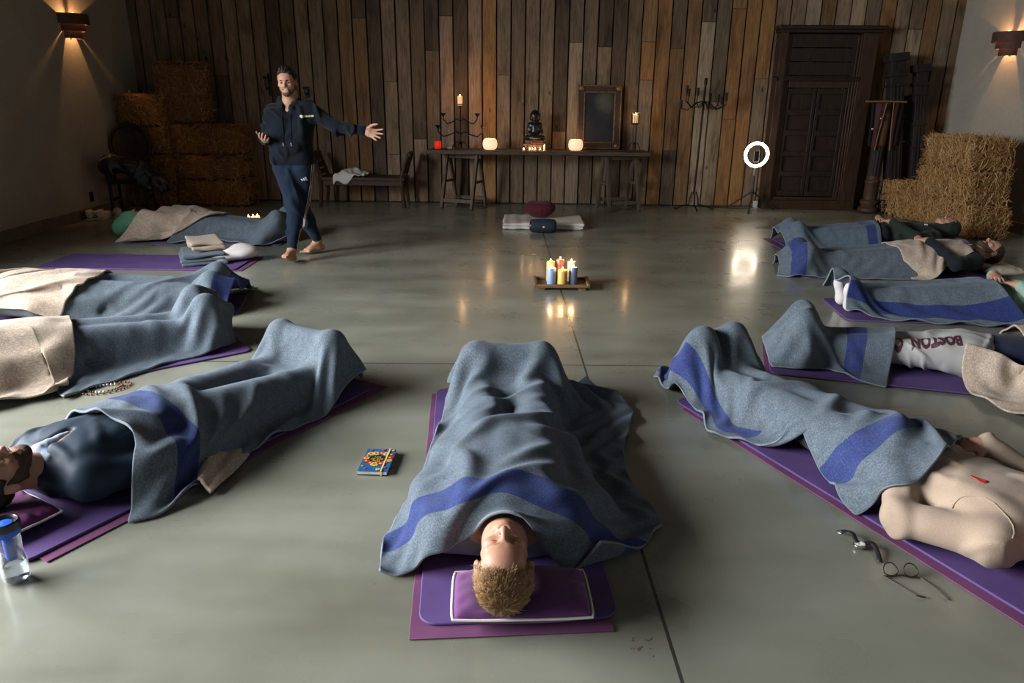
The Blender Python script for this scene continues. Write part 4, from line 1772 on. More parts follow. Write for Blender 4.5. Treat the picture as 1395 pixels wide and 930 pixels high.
# tall iron candle tree -------------------------------------------------
cb = onwall(944, 279, .30)
top = onwall(962, 108, .30)
root = empty('candle_tree', (cb[0], cb[1], 0), TH, 'tall black iron candle stand with curled empty arms by the boards', 'candle stand')
Hc = top[2]
lean = (wu(top) - wu(cb))
MB().tube([(0, 0, .20), (lean * .5, 0, Hc * .5), (lean, 0, Hc)], .015, 10).build('pole', IRON, root, smooth=True)
MB().lathe([(.001, 0), (.022, 0), (.024, .07), (.012, .09)], 10, c=(lean, 0, Hc - .07)).build('top_socket', IRON, root, smooth=True)
for an in (R(200), R(340), R(270)):
    d = V3(math.cos(an), math.sin(an), 0)
    pts = [d * .03 + V3(0, 0, .24), d * .06 + V3(0, 0, .15), d * .07 + V3(0, 0, .06), d * .18 + V3(0, 0, .05), d * .25 + V3(0, 0, .02), d * .29 + V3(0, 0, .012)]
    MB().tube(pts, .011, 8).build('leg', IRON, root, smooth=True)
for k, (dx, dz, yy) in enumerate(((-.26, .09, -.10), (-.20, .05, .06), (-.31, -.10, -.03), (-.12, .06, -.14), (.10, -.01, .08), (.16, -.02, -.12), (.25, -.05, .02), (.28, .0, -.08))):
    zb = Hc - .28
    lx = lean * (zb / Hc)
    e = V3(lx + dx, yy, Hc - .26 + dz)
    a = V3(lx, 0, zb)
    pts = [a, a + V3(dx * .35, yy * .3, -.07 if k % 2 else -.02), a + V3(dx * .7, yy * .7, -.10 + dz * .2), a + V3(dx * 1.02, yy, -.04 + dz * .5), e]
    MB().tube(pts, .007, 6).build('curled_arm', IRON, root, smooth=True)
    MB().lathe([(.001, -.01), (.018, -.01), (.02, .09), (.014, .09), (.012, 0.), (.001, 0)], 10, c=e).build('candle_socket', IRON, root, smooth=True)

# iron wall candle arms behind the standing man
for (xa, ya, xb, yb, lab) in ((364, 100, 368, 131, 'black iron hook on the boards beside the standing man\'s ear'), (416, 118, 420, 133, 'small black iron hook on the boards behind the standing man\'s shoulder')):
    a, b_ = onwall(xa, ya, .04), onwall(xb, yb, .04)
    root = empty('wall_hook', ((a + b_) / 2 + V3(0, 0, 0)), 0, lab, 'hook')
    root.location = Vector(b_)
    dz = a[2] - b_[2]
    MB().box((0, .005, dz / 2), (.035, .012, dz)).build('back_plate', IRON, root, bevel=.004)
    MB().tube([(0, 0, dz * .4), (-.01, -.08, dz * .3), (-.01, -.13, dz * .5), (-.01, -.12, dz * .75)], .009, 8).build('hook_arm', IRON, root, smooth=True)
    MB().lathe([(.001, 0), (.025, 0), (.028, .035), (.022, .035), (.018, .006), (.001, .006)], 12, c=(-.01, -.12, dz * .75)).build('candle_cup', IRON, root, smooth=True)

# ------------------------------------------------------------------ trestle table with its altar things
TW = mat_wood('weathered_board', (.045, .030, .020), (.125, .086, .058), (1.2, 8, 8), 5, .7, .4)
TW2 = mat_wood('trestle_wood', (.055, .040, .028), (.150, .112, .08), (6, 6, 1.2), 5, .75, .4)
OFF = .42
ta, tb = onwall(583, 206, OFF), onwall(883, 209.5, OFF)
ztop = (ta[2] + tb[2]) / 2 + .035
tc = (ta + tb) / 2
tl = abs(wu(tb) - wu(ta))
table = empty('trestle_table', (tc[0], tc[1], 0), TH, 'long rustic trestle table of weathered boards against the plank wall', 'table')
m = MB()
m.box((-.0, -.115, ztop - .028), (tl, .225, .055)).box((.012, .115, ztop - .028), (tl - .05, .225, .055))
m.build('tabletop', TW, table, bevel=.008)


def trestle(cx, w, yaw):
    zt = ztop - .06
    Rz_ = rotm(0, 0, yaw)

    def T_(x, y, z):
        p_ = Rz_ @ V3(x, y, 0)
        return V3(cx + p_[0], p_[1], z)
    for sx in (-1, 1):
        for sy in (-1, 1):
            MB().bar(T_(sx * w / 2, sy * .03, zt), T_(sx * w / 2, sy * .235, .002), .055, .04, up=tuple(T_(1, 0, 0) - T_(0, 0, 0))).build('leg', TW2, table, bevel=.004)
        MB().bar(T_(sx * w / 2, -.125, .36), T_(sx * w / 2, .125, .36), .025, .035).build('spreader', TW2, table, bevel=.003)
    for sy in (-1, 1):
        MB().bar(T_(-w / 2, sy * .205, .11), T_(w / 2, sy * .205, .11), .025, .05).build('stretcher', TW2, table, bevel=.003)
    MB().bar(T_(-w / 2 - .05, 0, zt - .03), T_(w / 2 + .05, 0, zt - .03), .06, .06).build('trestle_beam', TW2, table, bevel=.004)


trestle(-tl / 2 + .49, .46, R(-21))
trestle(tl / 2 - .38, .44, R(17))


def ontable(px, off=OFF):
    """point on the tabletop under picture column px"""
    lo, hi = 120., 260.
    for _ in range(40):
        mid_ = (lo + hi) / 2
        if onwall(px, mid_, off)[2] > ztop:
            lo = mid_
        else:
            hi = mid_
    p = onwall(px, mid_, off)
    p[2] = ztop + .001
    return p


def mpx(p):
    return np.linalg.norm(np.array(p) - CPOS) / 1000.


# table candelabrum
p = ontable(627.5)
s = mpx(p)
root = empty('table_candelabrum', p, TH, 'black five-branch candelabrum with one lit candle on the trestle table', 'candelabrum')
hz = 53 * s
MB().tube([(0, 0, .05), (0, 0, hz)], .011, 10).build('stem', IRON, root, smooth=True)
MB().lathe([(.001, hz), (.012, hz - .01), (.03, hz + .015), (.04, hz + .035), (.034, hz + .035), (.02, hz + .015), (.001, hz + .012)], 16).build('top_cup', IRON, root, smooth=True)
for zf, xf, zc_ in ((.40, .31, 25 * s), (.72, .235, 40 * s)):
    for sg in (-1, 1):
        z0 = hz * (.36 if zf < .5 else .66)
        pts = [(0, 0, z0 + .0), (sg * xf * .2, 0, z0 + .03), (sg * xf * .45, 0, z0 - .01), (sg * xf * .75, 0, z0 - .035), (sg * xf * .97, 0, z0 + .02), (sg * xf, 0, zc_ + .02)]
        MB().tube(pts, .0085, 8).build('branch', IRON, root, smooth=True)
        MB().lathe([(.001, -.01), (.012, -.01), (.034, .022), (.040, .032), (.034, .032), (.012, .008), (.001, .008)], 14, c=(sg * xf, 0, zc_ + .02)).build('candle_cup', IRON, root, smooth=True)
MB().lathe([(.012, .10), (.03, .075), (.05, .066), (.012, .06)], 14).build('knop', IRON, root, smooth=True)
for an in (R(210), R(330), R(90)):
    d = V3(math.cos(an), math.sin(an), 0)
    MB().tube([V3(0, 0, .09), d * .06 + V3(0, 0, .10), d * .11 + V3(0, 0, .05), d * .13 + V3(0, 0, .008)], .008, 8).build('foot', IRON, root, smooth=True)
WAXL = NT('candle_wax_flame_glow')
WAXL.set(color=(.75, .60, .42), rough=.45, sss=.6, emit=(1., .55, .22), emit_s=.55)  # flame light showing through the wax is painted in as emission
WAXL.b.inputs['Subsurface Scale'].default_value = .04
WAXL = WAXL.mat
pillar_candle('pillar_candle', p + V3(0, 0, hz + .0155), .033, .12, WAXL, 'lit ivory pillar candle in the top cup of the candelabrum', None, 5.)

# globe lamps
ORB = mat_glow('salt_globe', (1., .62, .36), .95, (.8, .6, .45))
for px, lab in ((667.5, 'round glowing candle globe between candelabrum and statue'), (784, 'round glowing candle globe in front of the framed picture')):
    p = ontable(px, OFF + .03)
    s = mpx(p)
    r = 9.6 * s
    hh = 14 * s
    root = empty('candle_globe', p, TH, lab, 'candle globe', 'glowing globes on the trestle table')
    prof = [(.001, .001), (r * .62, .001), (r * .85, hh * .10), (r * .98, hh * .32), (r, hh * .55), (r * .93, hh * .82), (r * .78, hh * .97), (r * .66, hh), (r * .60, hh * .97), (r * .7, hh * .8), (.001, hh * .72)]
    MB().lathe(prof, 28).build('shade', ORB, root, smooth=True)
    flame_part(root, (0, 0, hh * .80), .02, .005)
    add_light('globe_light', 'POINT', p + V3(0, 0, hh + .05) + WN * 0, 2.0, WARM, .05)

# red glass votive, small pale dish
p = ontable(596.5)
s = mpx(p)
REDG = NT('red_glass')
REDG.set(color=(.55, .02, .015), rough=.12, trans=.55, emit=(1., .05, .03), emit_s=.28)
root = empty('votive_glass', p, 0, 'small red glass votive glowing at the table end', 'votive')
r = 4.6 * s
MB().lathe([(.001, .001), (r * .8, .001), (r, .02), (r, 9.5 * s), (r * .9, 9.5 * s), (r * .9, .02), (.001, .012)], 20).build('red_glass', REDG.mat, root, smooth=True)
MB().lathe([(.001, .013), (r * .8, .013), (r * .8, .045), (.001, .045)], 16).build('wax', WAX, root, smooth=True)
flame_part(root, (0, 0, .05), .024, .006)
p = ontable(614)
o = MB().lathe([(.001, 0), (.03, 0), (.045, .012), (.048, .02), (.043, .02), (.028, .006), (.001, .006)], 20, sx=1.2).build('small_dish', mat_plain('pale_glaze', (.5, .47, .42), .3), None, smooth=True)
o.location = Vector(p)
tag(o, 'small pale dish beside the red votive on the trestle table', 'dish')

# seated statue
p = ontable(728, OFF - .03)
s = mpx(p)
BUD = NT('black_lacquer')
BUD.set(color=(.010, .010, .011), rough=.28, spec=.5)
BUD = BUD.mat
root = empty('seated_statue', p, TH, 'black seated meditating statue with a large round head on a tiered base', 'statue')
m = MB()
m.box((0, 0, .028), (.26, .17, .055)).box((0, 0, .068), (.30, .20, .024)).box((0, 0, .095), (.27, .18, .03)).box((0, 0, .122), (.25, .17, .024))
m.build('tiered_base', mat_plain('base_lacquer', (.05, .018, .012), .4), root, bevel=.006)
S = SDF(.006, .02)
zb = .134
S.ell((0, -.01, zb + .03), (.125, .085, .035))
for sg in (-1, 1):
    S.cone((sg * .115, -.02, zb + .028), (-sg * .02, -.075, zb + .028), .03, .02)
    S.cone((sg * .072, .0, zb + .20), (sg * .098, -.005, zb + .10), .026, .022, k=.02)
    S.cone((sg * .098, -.005, zb + .10), (sg * .02, -.075, zb + .055), .021, .014, k=.02)
S.cone((0, .0, zb + .05), (0, .0, zb + .17), .070, .066, k=.04)
S.cone((-.05, 0, zb + .19), (.05, 0, zb + .19), .034, k=.03)
S.cone((0, 0, zb + .2), (0, -.004, zb + .25), .026, .026, k=.02)
S.ell((0, -.006, zb + .312), (.074, .072, .076), k=.015)
S.ell((0, -.066, zb + .295), (.010, .014, .016), k=.01)
for sg in (-1, 1):
    S.ell((sg * .066, .0, zb + .285), (.008, .012, .034), k=.006)
S.ell((0, .0, zb + .378), (.032, .032, .012), k=.02)
S.ell((0, -.066, zb + .268), (.02, .008, .005), k=.006)
v, f = S.mesh()
link_mesh('seated_figure', v, f, BUD, root)
TL = mat_glow('tealight_glow', (1., .50, .16), 5.)
ALU = mat_plain('tealight_tin', (.6, .55, .5), .3, .9)


def tealight(loc, label, group, energy=.25, sc=1.):
    root = empty('tealight', loc, 0, label, 'tealight', group)
    MB().lathe([(.001, 0), (.019 * sc, 0), (.0195 * sc, .016 * sc), (.0185 * sc, .016 * sc), (.018 * sc, .006), (.001, .006)], 18).build('tin_cup', ALU, root, smooth=True)
    MB().lathe([(.001, .005), (.0178 * sc, .005), (.0178 * sc, .0135 * sc), (.001, .0135 * sc)], 18).build('wax', WAXL, root, smooth=True)
    MB().lathe([(.0005, 0), (.004, .005), (.0055, .010), (.003, .018), (.0005, .026)], 10, c=(0, 0, .013)).build('flame', TL if False else FLAME, root, smooth=True)
    add_light('tealight_light', 'POINT', np.array(loc) + V3(0, 0, .05), energy, WARM, .01)


TGL = 'tealights in front of the seated statue'
for px, lab in ((713.5, 'first tealight before the statue, nearest the candelabrum'), (721.5, 'second tealight before the statue, counted from the candelabrum'), (725.3, 'middle tealight before the statue'), (729, 'fourth tealight before the statue, counted from the candelabrum'), (736, 'tealight before the statue next to the tiny lit candle')):
    big = px in (713.5, 725.3, 736)
    tealight(ontable(px, OFF + (.14 if big else .10)), lab, TGL, .5 if big else .15, 1.1 if big else .7)
pillar_candle('small_candle', ontable(741.5, OFF + .12), .011, .055, WAXL, 'tiny lit candle at the end of the row of tealights', None, .25)

# framed picture
pa, pb = ontable(785, OFF - .24), ontable(844, OFF - .24)
s = mpx(pa)
fw, fh = abs(wu(pb) - wu(pa)), 80 * s
pc = (pa + pb) / 2
root = empty('framed_picture', pc, TH, 'dark framed painting leaning on the boards above the table', 'picture')
Rx = rotm(R(-5), 0, 0)
GOLD = mat_plain('tarnished_gilt', (.20, .10, .030), .45, .55, var=.6, scale=25, bump=.5, bscale=90)
FRD = mat_plain('frame_dark', (.028, .015, .009), .5, var=.4, scale=20)
fr = .115 * fw / .66
M_ = MB()
q = MB()
for (x0, x1, z0, z1) in ((-fw / 2, -fw / 2 + fr, 0, fh), (fw / 2 - fr, fw / 2, 0, fh), (-fw / 2 + fr, fw / 2 - fr, 0, fr), (-fw / 2 + fr, fw / 2 - fr, fh - fr, fh)):
    q.box(((x0 + x1) / 2, 0, (z0 + z1) / 2), (x1 - x0, .045, z1 - z0))
M_.add(np.concatenate(q.v) @ Rx.T, q.f)
M_.build('frame', FRD, root, bevel=.01)
q = MB()
for d_, yy, ww in ((.012, -.026, .014), (fr - .012, -.022, .016)):
    for (x0, x1, z0, z1) in ((-fw / 2 + d_ - ww / 2, -fw / 2 + d_ + ww / 2, d_, fh - d_), (fw / 2 - d_ - ww / 2, fw / 2 - d_ + ww / 2, d_, fh - d_), (-fw / 2 + d_, fw / 2 - d_, d_ - ww / 2, d_ + ww / 2), (-fw / 2 + d_, fw / 2 - d_, fh - d_ - ww / 2, fh - d_ + ww / 2)):
        q.box(((x0 + x1) / 2, yy, (z0 + z1) / 2), (x1 - x0, .012, z1 - z0))
M_ = MB().add(np.concatenate(q.v) @ Rx.T, q.f)
M_.build('gilt_moulding', GOLD, root, bevel=.004)
t = NT('dark_painting')
v = t.coord()
q1 = t.noise(v, 5, 5, .6, .6)
gr = t.n('ShaderNodeTexGradient', gradient_type='SPHERICAL')
mp = t.n('ShaderNodeMapping')
mp.inputs['Location'].default_value = (-.07 * 5, 0, -fh * .74 * 5)
mp.inputs['Scale'].default_value = (6, 5, 5)
t.l(v, mp.inputs[0])
t.l(mp.outputs[0], gr.inputs[0])
t.set(color=t.mix(t.math('MULTIPLY', gr.outputs['Fac'], q1), t.ramp(q1, [(.3, (.006, .007, .009)), (.7, (.022, .022, .026))]), (.16, .17, .09)), rough=.35)
q = MB().box((0, .004, fh / 2), (fw - 2 * fr, .012, fh - 2 * fr))
MB().add(np.concatenate(q.v) @ Rx.T, q.f).build('painting', t.mat, root)
q = MB()
for sx in (-1, 1):
    for z in (.045, fh - .045):
        q.ball((sx * (fw / 2 - .05), -.03, z), (.035, .012, .035), 10)
MB().add(np.concatenate(q.v) @ Rx.T, q.f).build('corner_ornament', GOLD, root, smooth=True)

# candle holder at the far table end
p = ontable(863, OFF + .0)
s = mpx(p)
root = empty('candle_holder', p, TH, 'black iron spike holder with a lit candle beside the framed picture', 'candle holder')
zc_ = 33 * s
for sx in (-1, 1):
    MB().tube([(sx * .017, 0, .09), (sx * .017, 0, zc_)], .0055, 8).build('rod', IRON, root, smooth=True)
for an in (R(200), R(340), R(270), R(90)):
    d = V3(math.cos(an), math.sin(an), 0)
    MB().tube([V3(0, 0, .11), d * .05 + V3(0, 0, .105), d * .08 + V3(0, 0, .05), d * .085 + V3(0, 0, .006)], .006, 8).build('foot', IRON, root, smooth=True)
MB().lathe([(.001, zc_), (.05, zc_), (.054, zc_ + .022), (.050, zc_ + .022), (.047, zc_ + .008), (.001, zc_ + .008)], 20).build('drip_pan', IRON, root, smooth=True)
m = MB()
for k in range(10):
    a_ = k * 2 * PI / 10
    m.tube([(.050 * math.cos(a_), .050 * math.sin(a_), zc_ + .01), (.056 * math.cos(a_), .056 * math.sin(a_), zc_ + .16)], .003, 5)
m.tube([(.056 * math.cos(a_), .056 * math.sin(a_), zc_ + .16) for a_ in np.linspace(0, 2 * PI, 24, endpoint=False)], .004, 5, closed=True)
m.build('lattice_cage', IRON, root, smooth=True)
pillar_candle('pillar_candle', p + V3(0, 0, zc_ + .009), .036, .12, WAXL, 'lit pillar candle inside the iron holder beside the picture', None, 3.6)

# ------------------------------------------------------------------ bench with the white cloth
BW = mat_wood('bench_wood', (.022, .010, .006), (.060, .028, .017), (2, 8, 8), 5, .5, .2)
a, b_ = onwall(436, 278, .42), onwall(560, 281, .42)
bc = (a + b_) / 2
bl = abs(wu(b_) - wu(a))
zs = onwall(500, 241, .62)[2]
root = empty('wooden_bench', (bc[0], bc[1], 0), TH, 'dark wooden bench with raised scroll ends behind the standing man', 'bench')
MB().box((0, 0, zs - .03), (bl - .1, .40, .05)).build('seat', BW, root, bevel=.01)
MB().box((0, -.17, zs - .085), (bl - .16, .025, .07)).build('apron', BW, root, bevel=.004)
MB().box((0, .17, zs - .085), (bl - .16, .025, .07)).build('apron', BW, root, bevel=.004)
zh = zs + .30
for sx in (-1, 1):
    for sy in (-1, 1):
        x = sx * (bl / 2 - .04)
        MB().tube([(x - sx * .02, sy * .18, .0), (x - sx * .045, sy * .18, zs * .5), (x - sx * .05, sy * .18, zs), (x, sy * .18, zs + .16), (x + sx * .05, sy * .18, zh)], [.024, .028, .03, .026, .024], 8).build('leg', BW, root, smooth=True)
    q = MB()
    for k, (dx, z) in enumerate(((-.035, zs + .06), (-.01, zs + .15), (.03, zs + .24))):
        q.box((sx * (bl / 2 - .04 + dx), 0, z), (.025, .35, .075), rot=rotm(0, sx * R(18), 0))
    q.tube([(sx * (bl / 2 + .012), -.2, zh), (sx * (bl / 2 + .012), .2, zh)], .03, 10)
    q.build('scroll_end', BW, root, smooth=True)
# crumpled white cloth
WCL = mat_fabric('white_linen', (.66, .63, .60), weave=300)
cc = onwall(481, 242, .42)
S_ = 26
g = np.random.default_rng(3)
uu, vv_ = np.meshgrid(np.linspace(-1, 1, S_), np.linspace(-1, 1, S_))
nz = vnoise(77, 1.1)
nz2 = vnoise(78, 2.2)
zz = .085 * np.exp(-(uu ** 2 + vv_ ** 2) * 1.3) + .05 * nz(uu, vv_, 0) * np.exp(-(uu ** 2 + vv_ ** 2) * .6) + .02 * nz2(uu, vv_, 0)
zz = np.maximum(zz, .006 + .004 * nz2(uu, vv_, 3))
xx = uu * .21 + .03 * nz(vv_, uu, 2)
yy = vv_ * .20 + .03 * nz(uu, vv_, 5)
over = np.clip(-(yy + .185), 0, 1)
zz = zz - over * 4.2
yy = np.maximum(yy, -.205 - .01 * nz2(uu, vv_, 1))
X = np.stack([cc[0] + xx, cc[1] + yy + .0, zs + .004 + zz], -1)
cloth_object('crumpled_cloth', X, uu, vv_, WCL, 'crumpled white cloth thrown over the dark wooden bench', 'cloth', thick=.006, push=False)

# ------------------------------------------------------------------ corner chair with jacket, shoes, outlet
cp = at(172, 292)
cy = cp[1] + .22
CW = mat_wood('chair_wood', (.008, .005, .004), (.024, .014, .010), rough=.5)
CH = mat_plain('chair_upholstery', (.020, .014, .011), .9, var=.3, scale=18)
cp[0] = max(cp[0], -4.90)
root = empty('corner_chair', (cp[0] - .0, cy, 0), R(14), 'dark wooden chair with a rounded upholstered back in the plaster corner', 'chair')
root.scale = (.88, 1., 1.)
for sx, sy, top in ((-1, -1, .45), (1, -1, .45), (-1, 1, .80), (1, 1, .80)):
    MB().tube([(sx * .24, sy * .23 + (.04 if sy > 0 else 0), 0), (sx * .23, sy * .22, .25), (sx * .23, sy * .22, .45), (sx * .23, sy * .22 + (.06 if sy > 0 else 0), top)], [.02, .023, .025, .022], 8).build('leg', CW, root, smooth=True)
MB().box((0, 0, .43), (.52, .50, .09)).build('seat', CH, root, bevel=.03)
pts = [(.27 * math.cos(a_), .26, .83 + .27 * math.sin(a_)) for a_ in np.linspace(-.3, PI + .3, 24)]
MB().tube(pts, .024, 8).build('back_hoop', CW, root, smooth=True)
MB().lathe([(.001, -.03), (.22, -.03), (.245, 0), (.22, .03), (.001, .03)], 28, c=(0, .26, .84), rot=rotm(PI / 2, 0, 0)).build('backrest', CH, root, smooth=True)
for sx in (-1, 1):
    MB().tube([(sx * .24, .25, .66), (sx * .28, .05, .67), (sx * .28, -.18, .66), (sx * .25, -.22, .60), (sx * .24, -.22, .45)], .02, 8).build('armrest', CW, root, smooth=True)
    MB().bar((sx * .23, -.22, .18), (sx * .23, .22, .18), .025, .03).build('stretcher', CW, root, bevel=.004)
# jacket thrown across the arms
JK = NT('black_nylon')
v = JK.coord()
JK.set(color=(.010, .012, .016), rough=.42, spec=.5)
JK.bump(JK.noise(v, 18, 3), .6, .02)
JK = JK.mat
S = SDF(.012, .05)
base = np.array([cp[0], cy, 0])
Rz = rotm(0, 0, R(14))


def JL(x, y, z):
    return Rz @ V3(x, y, z) + base


S.cone(JL(-.20, -.34, .60), JL(-.12, -.36, .68), .085, .10)
S.cone(JL(-.12, -.36, .68), JL(.12, -.37, .66), .10, .11)
S.cone(JL(.12, -.37, .66), JL(.40, -.38, .46), .10, .085)
S.cone(JL(.40, -.38, .46), JL(.47, -.38, .34), .085, .06)
S.cone(JL(-.16, -.36, .58), JL(-.12, -.40, .50), .08, .05)
S.cone(JL(.10, -.40, .60), JL(.28, -.42, .36), .09, .07)
v, f = S.mesh(cloth_wrinkle(8, .012, 4))
root = empty('black_jacket', (base[0], base[1], .3), 0, 'shiny black jacket thrown across the chair in the plaster corner', 'jacket')
link_mesh('jacket_shell', v, f, JK, root, world=True)
m = MB().tube([JL(-.22, -.43, .70), JL(-.16, -.47, .73), JL(-.10, -.48, .76), JL(-.02, -.49, .77)], .008, 6)
m.build('hanger_loop', mat_plain('tan_loop', (.35, .22, .10), .7), root, smooth=True, world=True)
# sneakers
SHO = mat_plain('shoe_canvas', (.55, .44, .33), .85, var=.2, scale=30)
SOL = mat_plain('shoe_sole', (.48, .45, .40), .6)
for k, (px, py, rz_, lab) in enumerate(((122, 299, R(12), 'beige sneaker beside the skirting, nearest the plaster wall'), (136, 299, R(-4), 'beige sneaker standing next to its pair by the chair'), (147, 297, R(30), 'dusky sneaker half hidden behind the beige pair'))):
    p = at(px, py)
    p[0] = max(p[0], LX + .10 + .0)
    p[1] = p[1] + .02 * k
    root = empty('sneaker', (p[0] + .055 * k, p[1], 0), rz_, lab, 'shoe', 'shoes by the corner chair')
    root.scale = (1.2, 1.15, 1.25)
    S = SDF(.006, .03)
    S.ell((0, .02, .045), (.042, .12, .035)).ell((0, -.07, .075), (.038, .05, .05)).ell((0, .08, .038), (.043, .06, .026))
    S.ell((0, -.075, .12), (.026, .036, .04), op='sub', k=.015)
    v, f = S.mesh()
    link_mesh('upper', v, f, SHO, root)
    S = SDF(.006, .02)
    S.box((0, .01, .012), (.034, .11, .004), rd=.008)
    v, f = S.mesh()
    link_mesh('sole', v, f, SOL, root)
    m = MB()
    for q in range(4):
        y = -.03 + q * .022
        m.tube([(-.02, y, .088 - q * .006), (0, y + .006, .094 - q * .006), (.02, y, .088 - q * .006)], .003, 5)
    m.build('lace', SOL, root, smooth=True)
p = atx(126, 268, LX + .02)
root = empty('wall_outlet', p, 0, 'black wall socket low on the plaster above the shoes', 'outlet')
MB().box((-.012, 0, 0), (.014, .075, .12)).build('cover_plate', BLACKPL, root, bevel=.004)
MB().lathe([(.001, 0), (.02, 0), (.02, .003), (.016, .003), (.016, -.0)], 16, c=(-.006, 0, .02), rot=rotm(0, PI / 2, 0)).build('socket_insert', BLACKPL, root, smooth=True)
# ------------------------------------------------------------------ things on the floor
def rug_grid(c, w, l, ang, n=(40, 60), z=.03, amp=.004, seed=1):
    pass


# white folded mat, cushion, speaker
WM = mat_fabric('quilted_cotton', (.66, .62, .55), weave=260)
c = (at(683, 313) + at(798, 314)) / 2
wmw = at(798, 314)[0] - at(683, 313)[0]
root = empty('folded_mattress', (c[0], c[1] + .36, 0), R(-1), 'white folded cotton mattress under the maroon cushion', 'floor mat')
for k, (z, gx) in enumerate(((.022, 0), (.058, .012))):
    S = SDF(.012, .02)
    S.box((gx, 0, z), (wmw / 2 - .03, .33, .006), rd=.014)
    n = vnoise(60 + k, 3.)
    v, f = S.mesh(lambda x, y, zz: .004 * n(x, y, zz) + .003 * np.sin(x * 42) * (np.abs(x + .25) < .2))
    link_mesh('padded_layer', v, f, WM, root)
zc = at(737, 301, .09)
ZM = mat_fabric('maroon_cotton', (.105, .020, .030), weave=260)
root = empty('meditation_cushion', (c[0] - .03, c[1] + .42, .082), 0, 'round maroon meditation cushion on the white folded mattress', 'cushion')
S = SDF(.009, .05)
S.ell((0, 0, .085), (.185, .185, .072)).cone((-.05, 0, .085), (.05, 0, .085), .075)
S.ell((0, 0, .165), (.09, .09, .022), op='sub', k=.05)


def pl(x, y, z):
    a = np.arctan2(y, x)
    r = np.sqrt(x * x + y * y)
    return .0016 * np.cos(a * 18) * np.clip((r - .10) / .08, 0, 1) + 0 * z


v, f = S.mesh(pl)
v[:, 2] -= v[:, 2].min()
v *= np.array([1.05, 1.05, 1.4])
link_mesh('cushion_body', v, f, ZM, root)
m = MB().tube([(-.02, -.187, .10), (0, -.200, .12), (.02, -.187, .10)], .008, 6)
m.build('handle_strap', ZM, root, smooth=True)
p = at(740, 319)
SPK = mat_plain('speaker_mesh_navy', (.004, .013, .024), .8, var=.3, scale=200)
root = empty('portable_speaker', (p[0], p[1] + .085, 0), 0, 'navy blue barrel speaker standing before the white mattress', 'speaker')
sw = 34 * mpx(p)
MB().lathe([(.001, -sw / 2 + .006), (.068, -sw / 2 + .006), (.076, -sw / 2 + .014), (.081, -sw * .25), (.082, 0), (.081, sw * .25), (.076, sw / 2 - .014), (.068, sw / 2 - .006), (.001, sw / 2 - .006)], 28, c=(0, 0, .083), rot=rotm(0, PI / 2, 0)).build('grille_body', SPK, root, smooth=True)
for sx in (-1, 1):
    MB().lathe([(.001, 0), (.052, 0), (.060, .010), (.056, .022), (.04, .024), (.001, .016)], 24, c=(sx * (sw / 2 - .014), 0, .083), rot=rotm(0, sx * PI / 2, 0)).build('end_cap', BLACKPL, root, smooth=True)
MB().box((0, .0, .166), (.07, .03, .006)).build('button_strip', mat_plain('strip_blue', (.02, .06, .22), .4), root, bevel=.002)
bd = MB().box((.004, -.081, .083), (.028, .006, .020)).build('badge', mat_plain('badge_red', (.75, .10, .03), .4), root, bevel=.003)


def text_mesh(txt, size, align='CENTER', extrude=.0008, spacing=1., bold=0.):
    cu = bpy.data.curves.new('txt', 'FONT')
    cu.body = txt
    cu.size = size
    cu.align_x = align
    cu.align_y = 'CENTER'
    cu.extrude = extrude
    cu.space_character = spacing
    cu.offset = bold
    cu.resolution_u = 3
    ob = bpy.data.objects.new('txt', cu)
    COL.objects.link(ob)
    dg = bpy.context.evaluated_depsgraph_get()
    me = ob.evaluated_get(dg).to_mesh()
    v = np.array([tuple(x.co) for x in me.vertices])
    f = [tuple(p_.vertices) for p_ in me.polygons]
    ob.evaluated_get(dg).to_mesh_clear()
    bpy.data.objects.remove(ob)
    bpy.data.curves.remove(cu)
    return v, f


v, f = text_mesh('JBL', .013, bold=.0006)
v = v @ rotm(PI / 2, 0, 0).T + V3(.004, -.0846, .083)
link_mesh('badge_letters', v, f, mat_plain('badge_white', (.85, .85, .85), .4), bd, smooth=False)

# candle tray ------------------------------------------------------------
TRAY = mat_wood('tray_wood', (.09, .045, .022), (.22, .125, .065), (1, 8, 8), 6, .5, .2)
pa, pb = at(730, 396), at(802, 396)
tw = pb[0] - pa[0]
tc = np.array([(pa[0] + pb[0]) / 2, pa[1] + .14, 0])
root = empty('candle_tray', tc, R(-1), 'low wooden tray of pillar candles standing on the concrete floor', 'tray')
MB().box((0, 0, .031), (tw, .26, .014)).build('tray_base', TRAY, root, bevel=.004)
for sy in (-1, 1):
    MB().box((0, sy * .132, .038), (tw + .02, .022, .028)).build('long_rim', TRAY, root, bevel=.006)
for sx in (-1, 1):
    MB().box((sx * (tw / 2 - .0), 0, .042), (.03, .286, .036)).build('end_rim', TRAY, root, bevel=.008)
for sx in (-1, 1):
    for sy in (-1, 1):
        MB().box((sx * (tw / 2 - .05), sy * .11, .012), (.06, .03, .024)).build('foot', TRAY, root, bevel=.003)


def wax(name, c):
    t = NT(name)
    t.set(color=c, rough=.42, sss=.45)
    t.b.inputs['Subsurface Radius'].default_value = (1., .55, .3)
    t.b.inputs['Subsurface Scale'].default_value = .025
    return t.mat


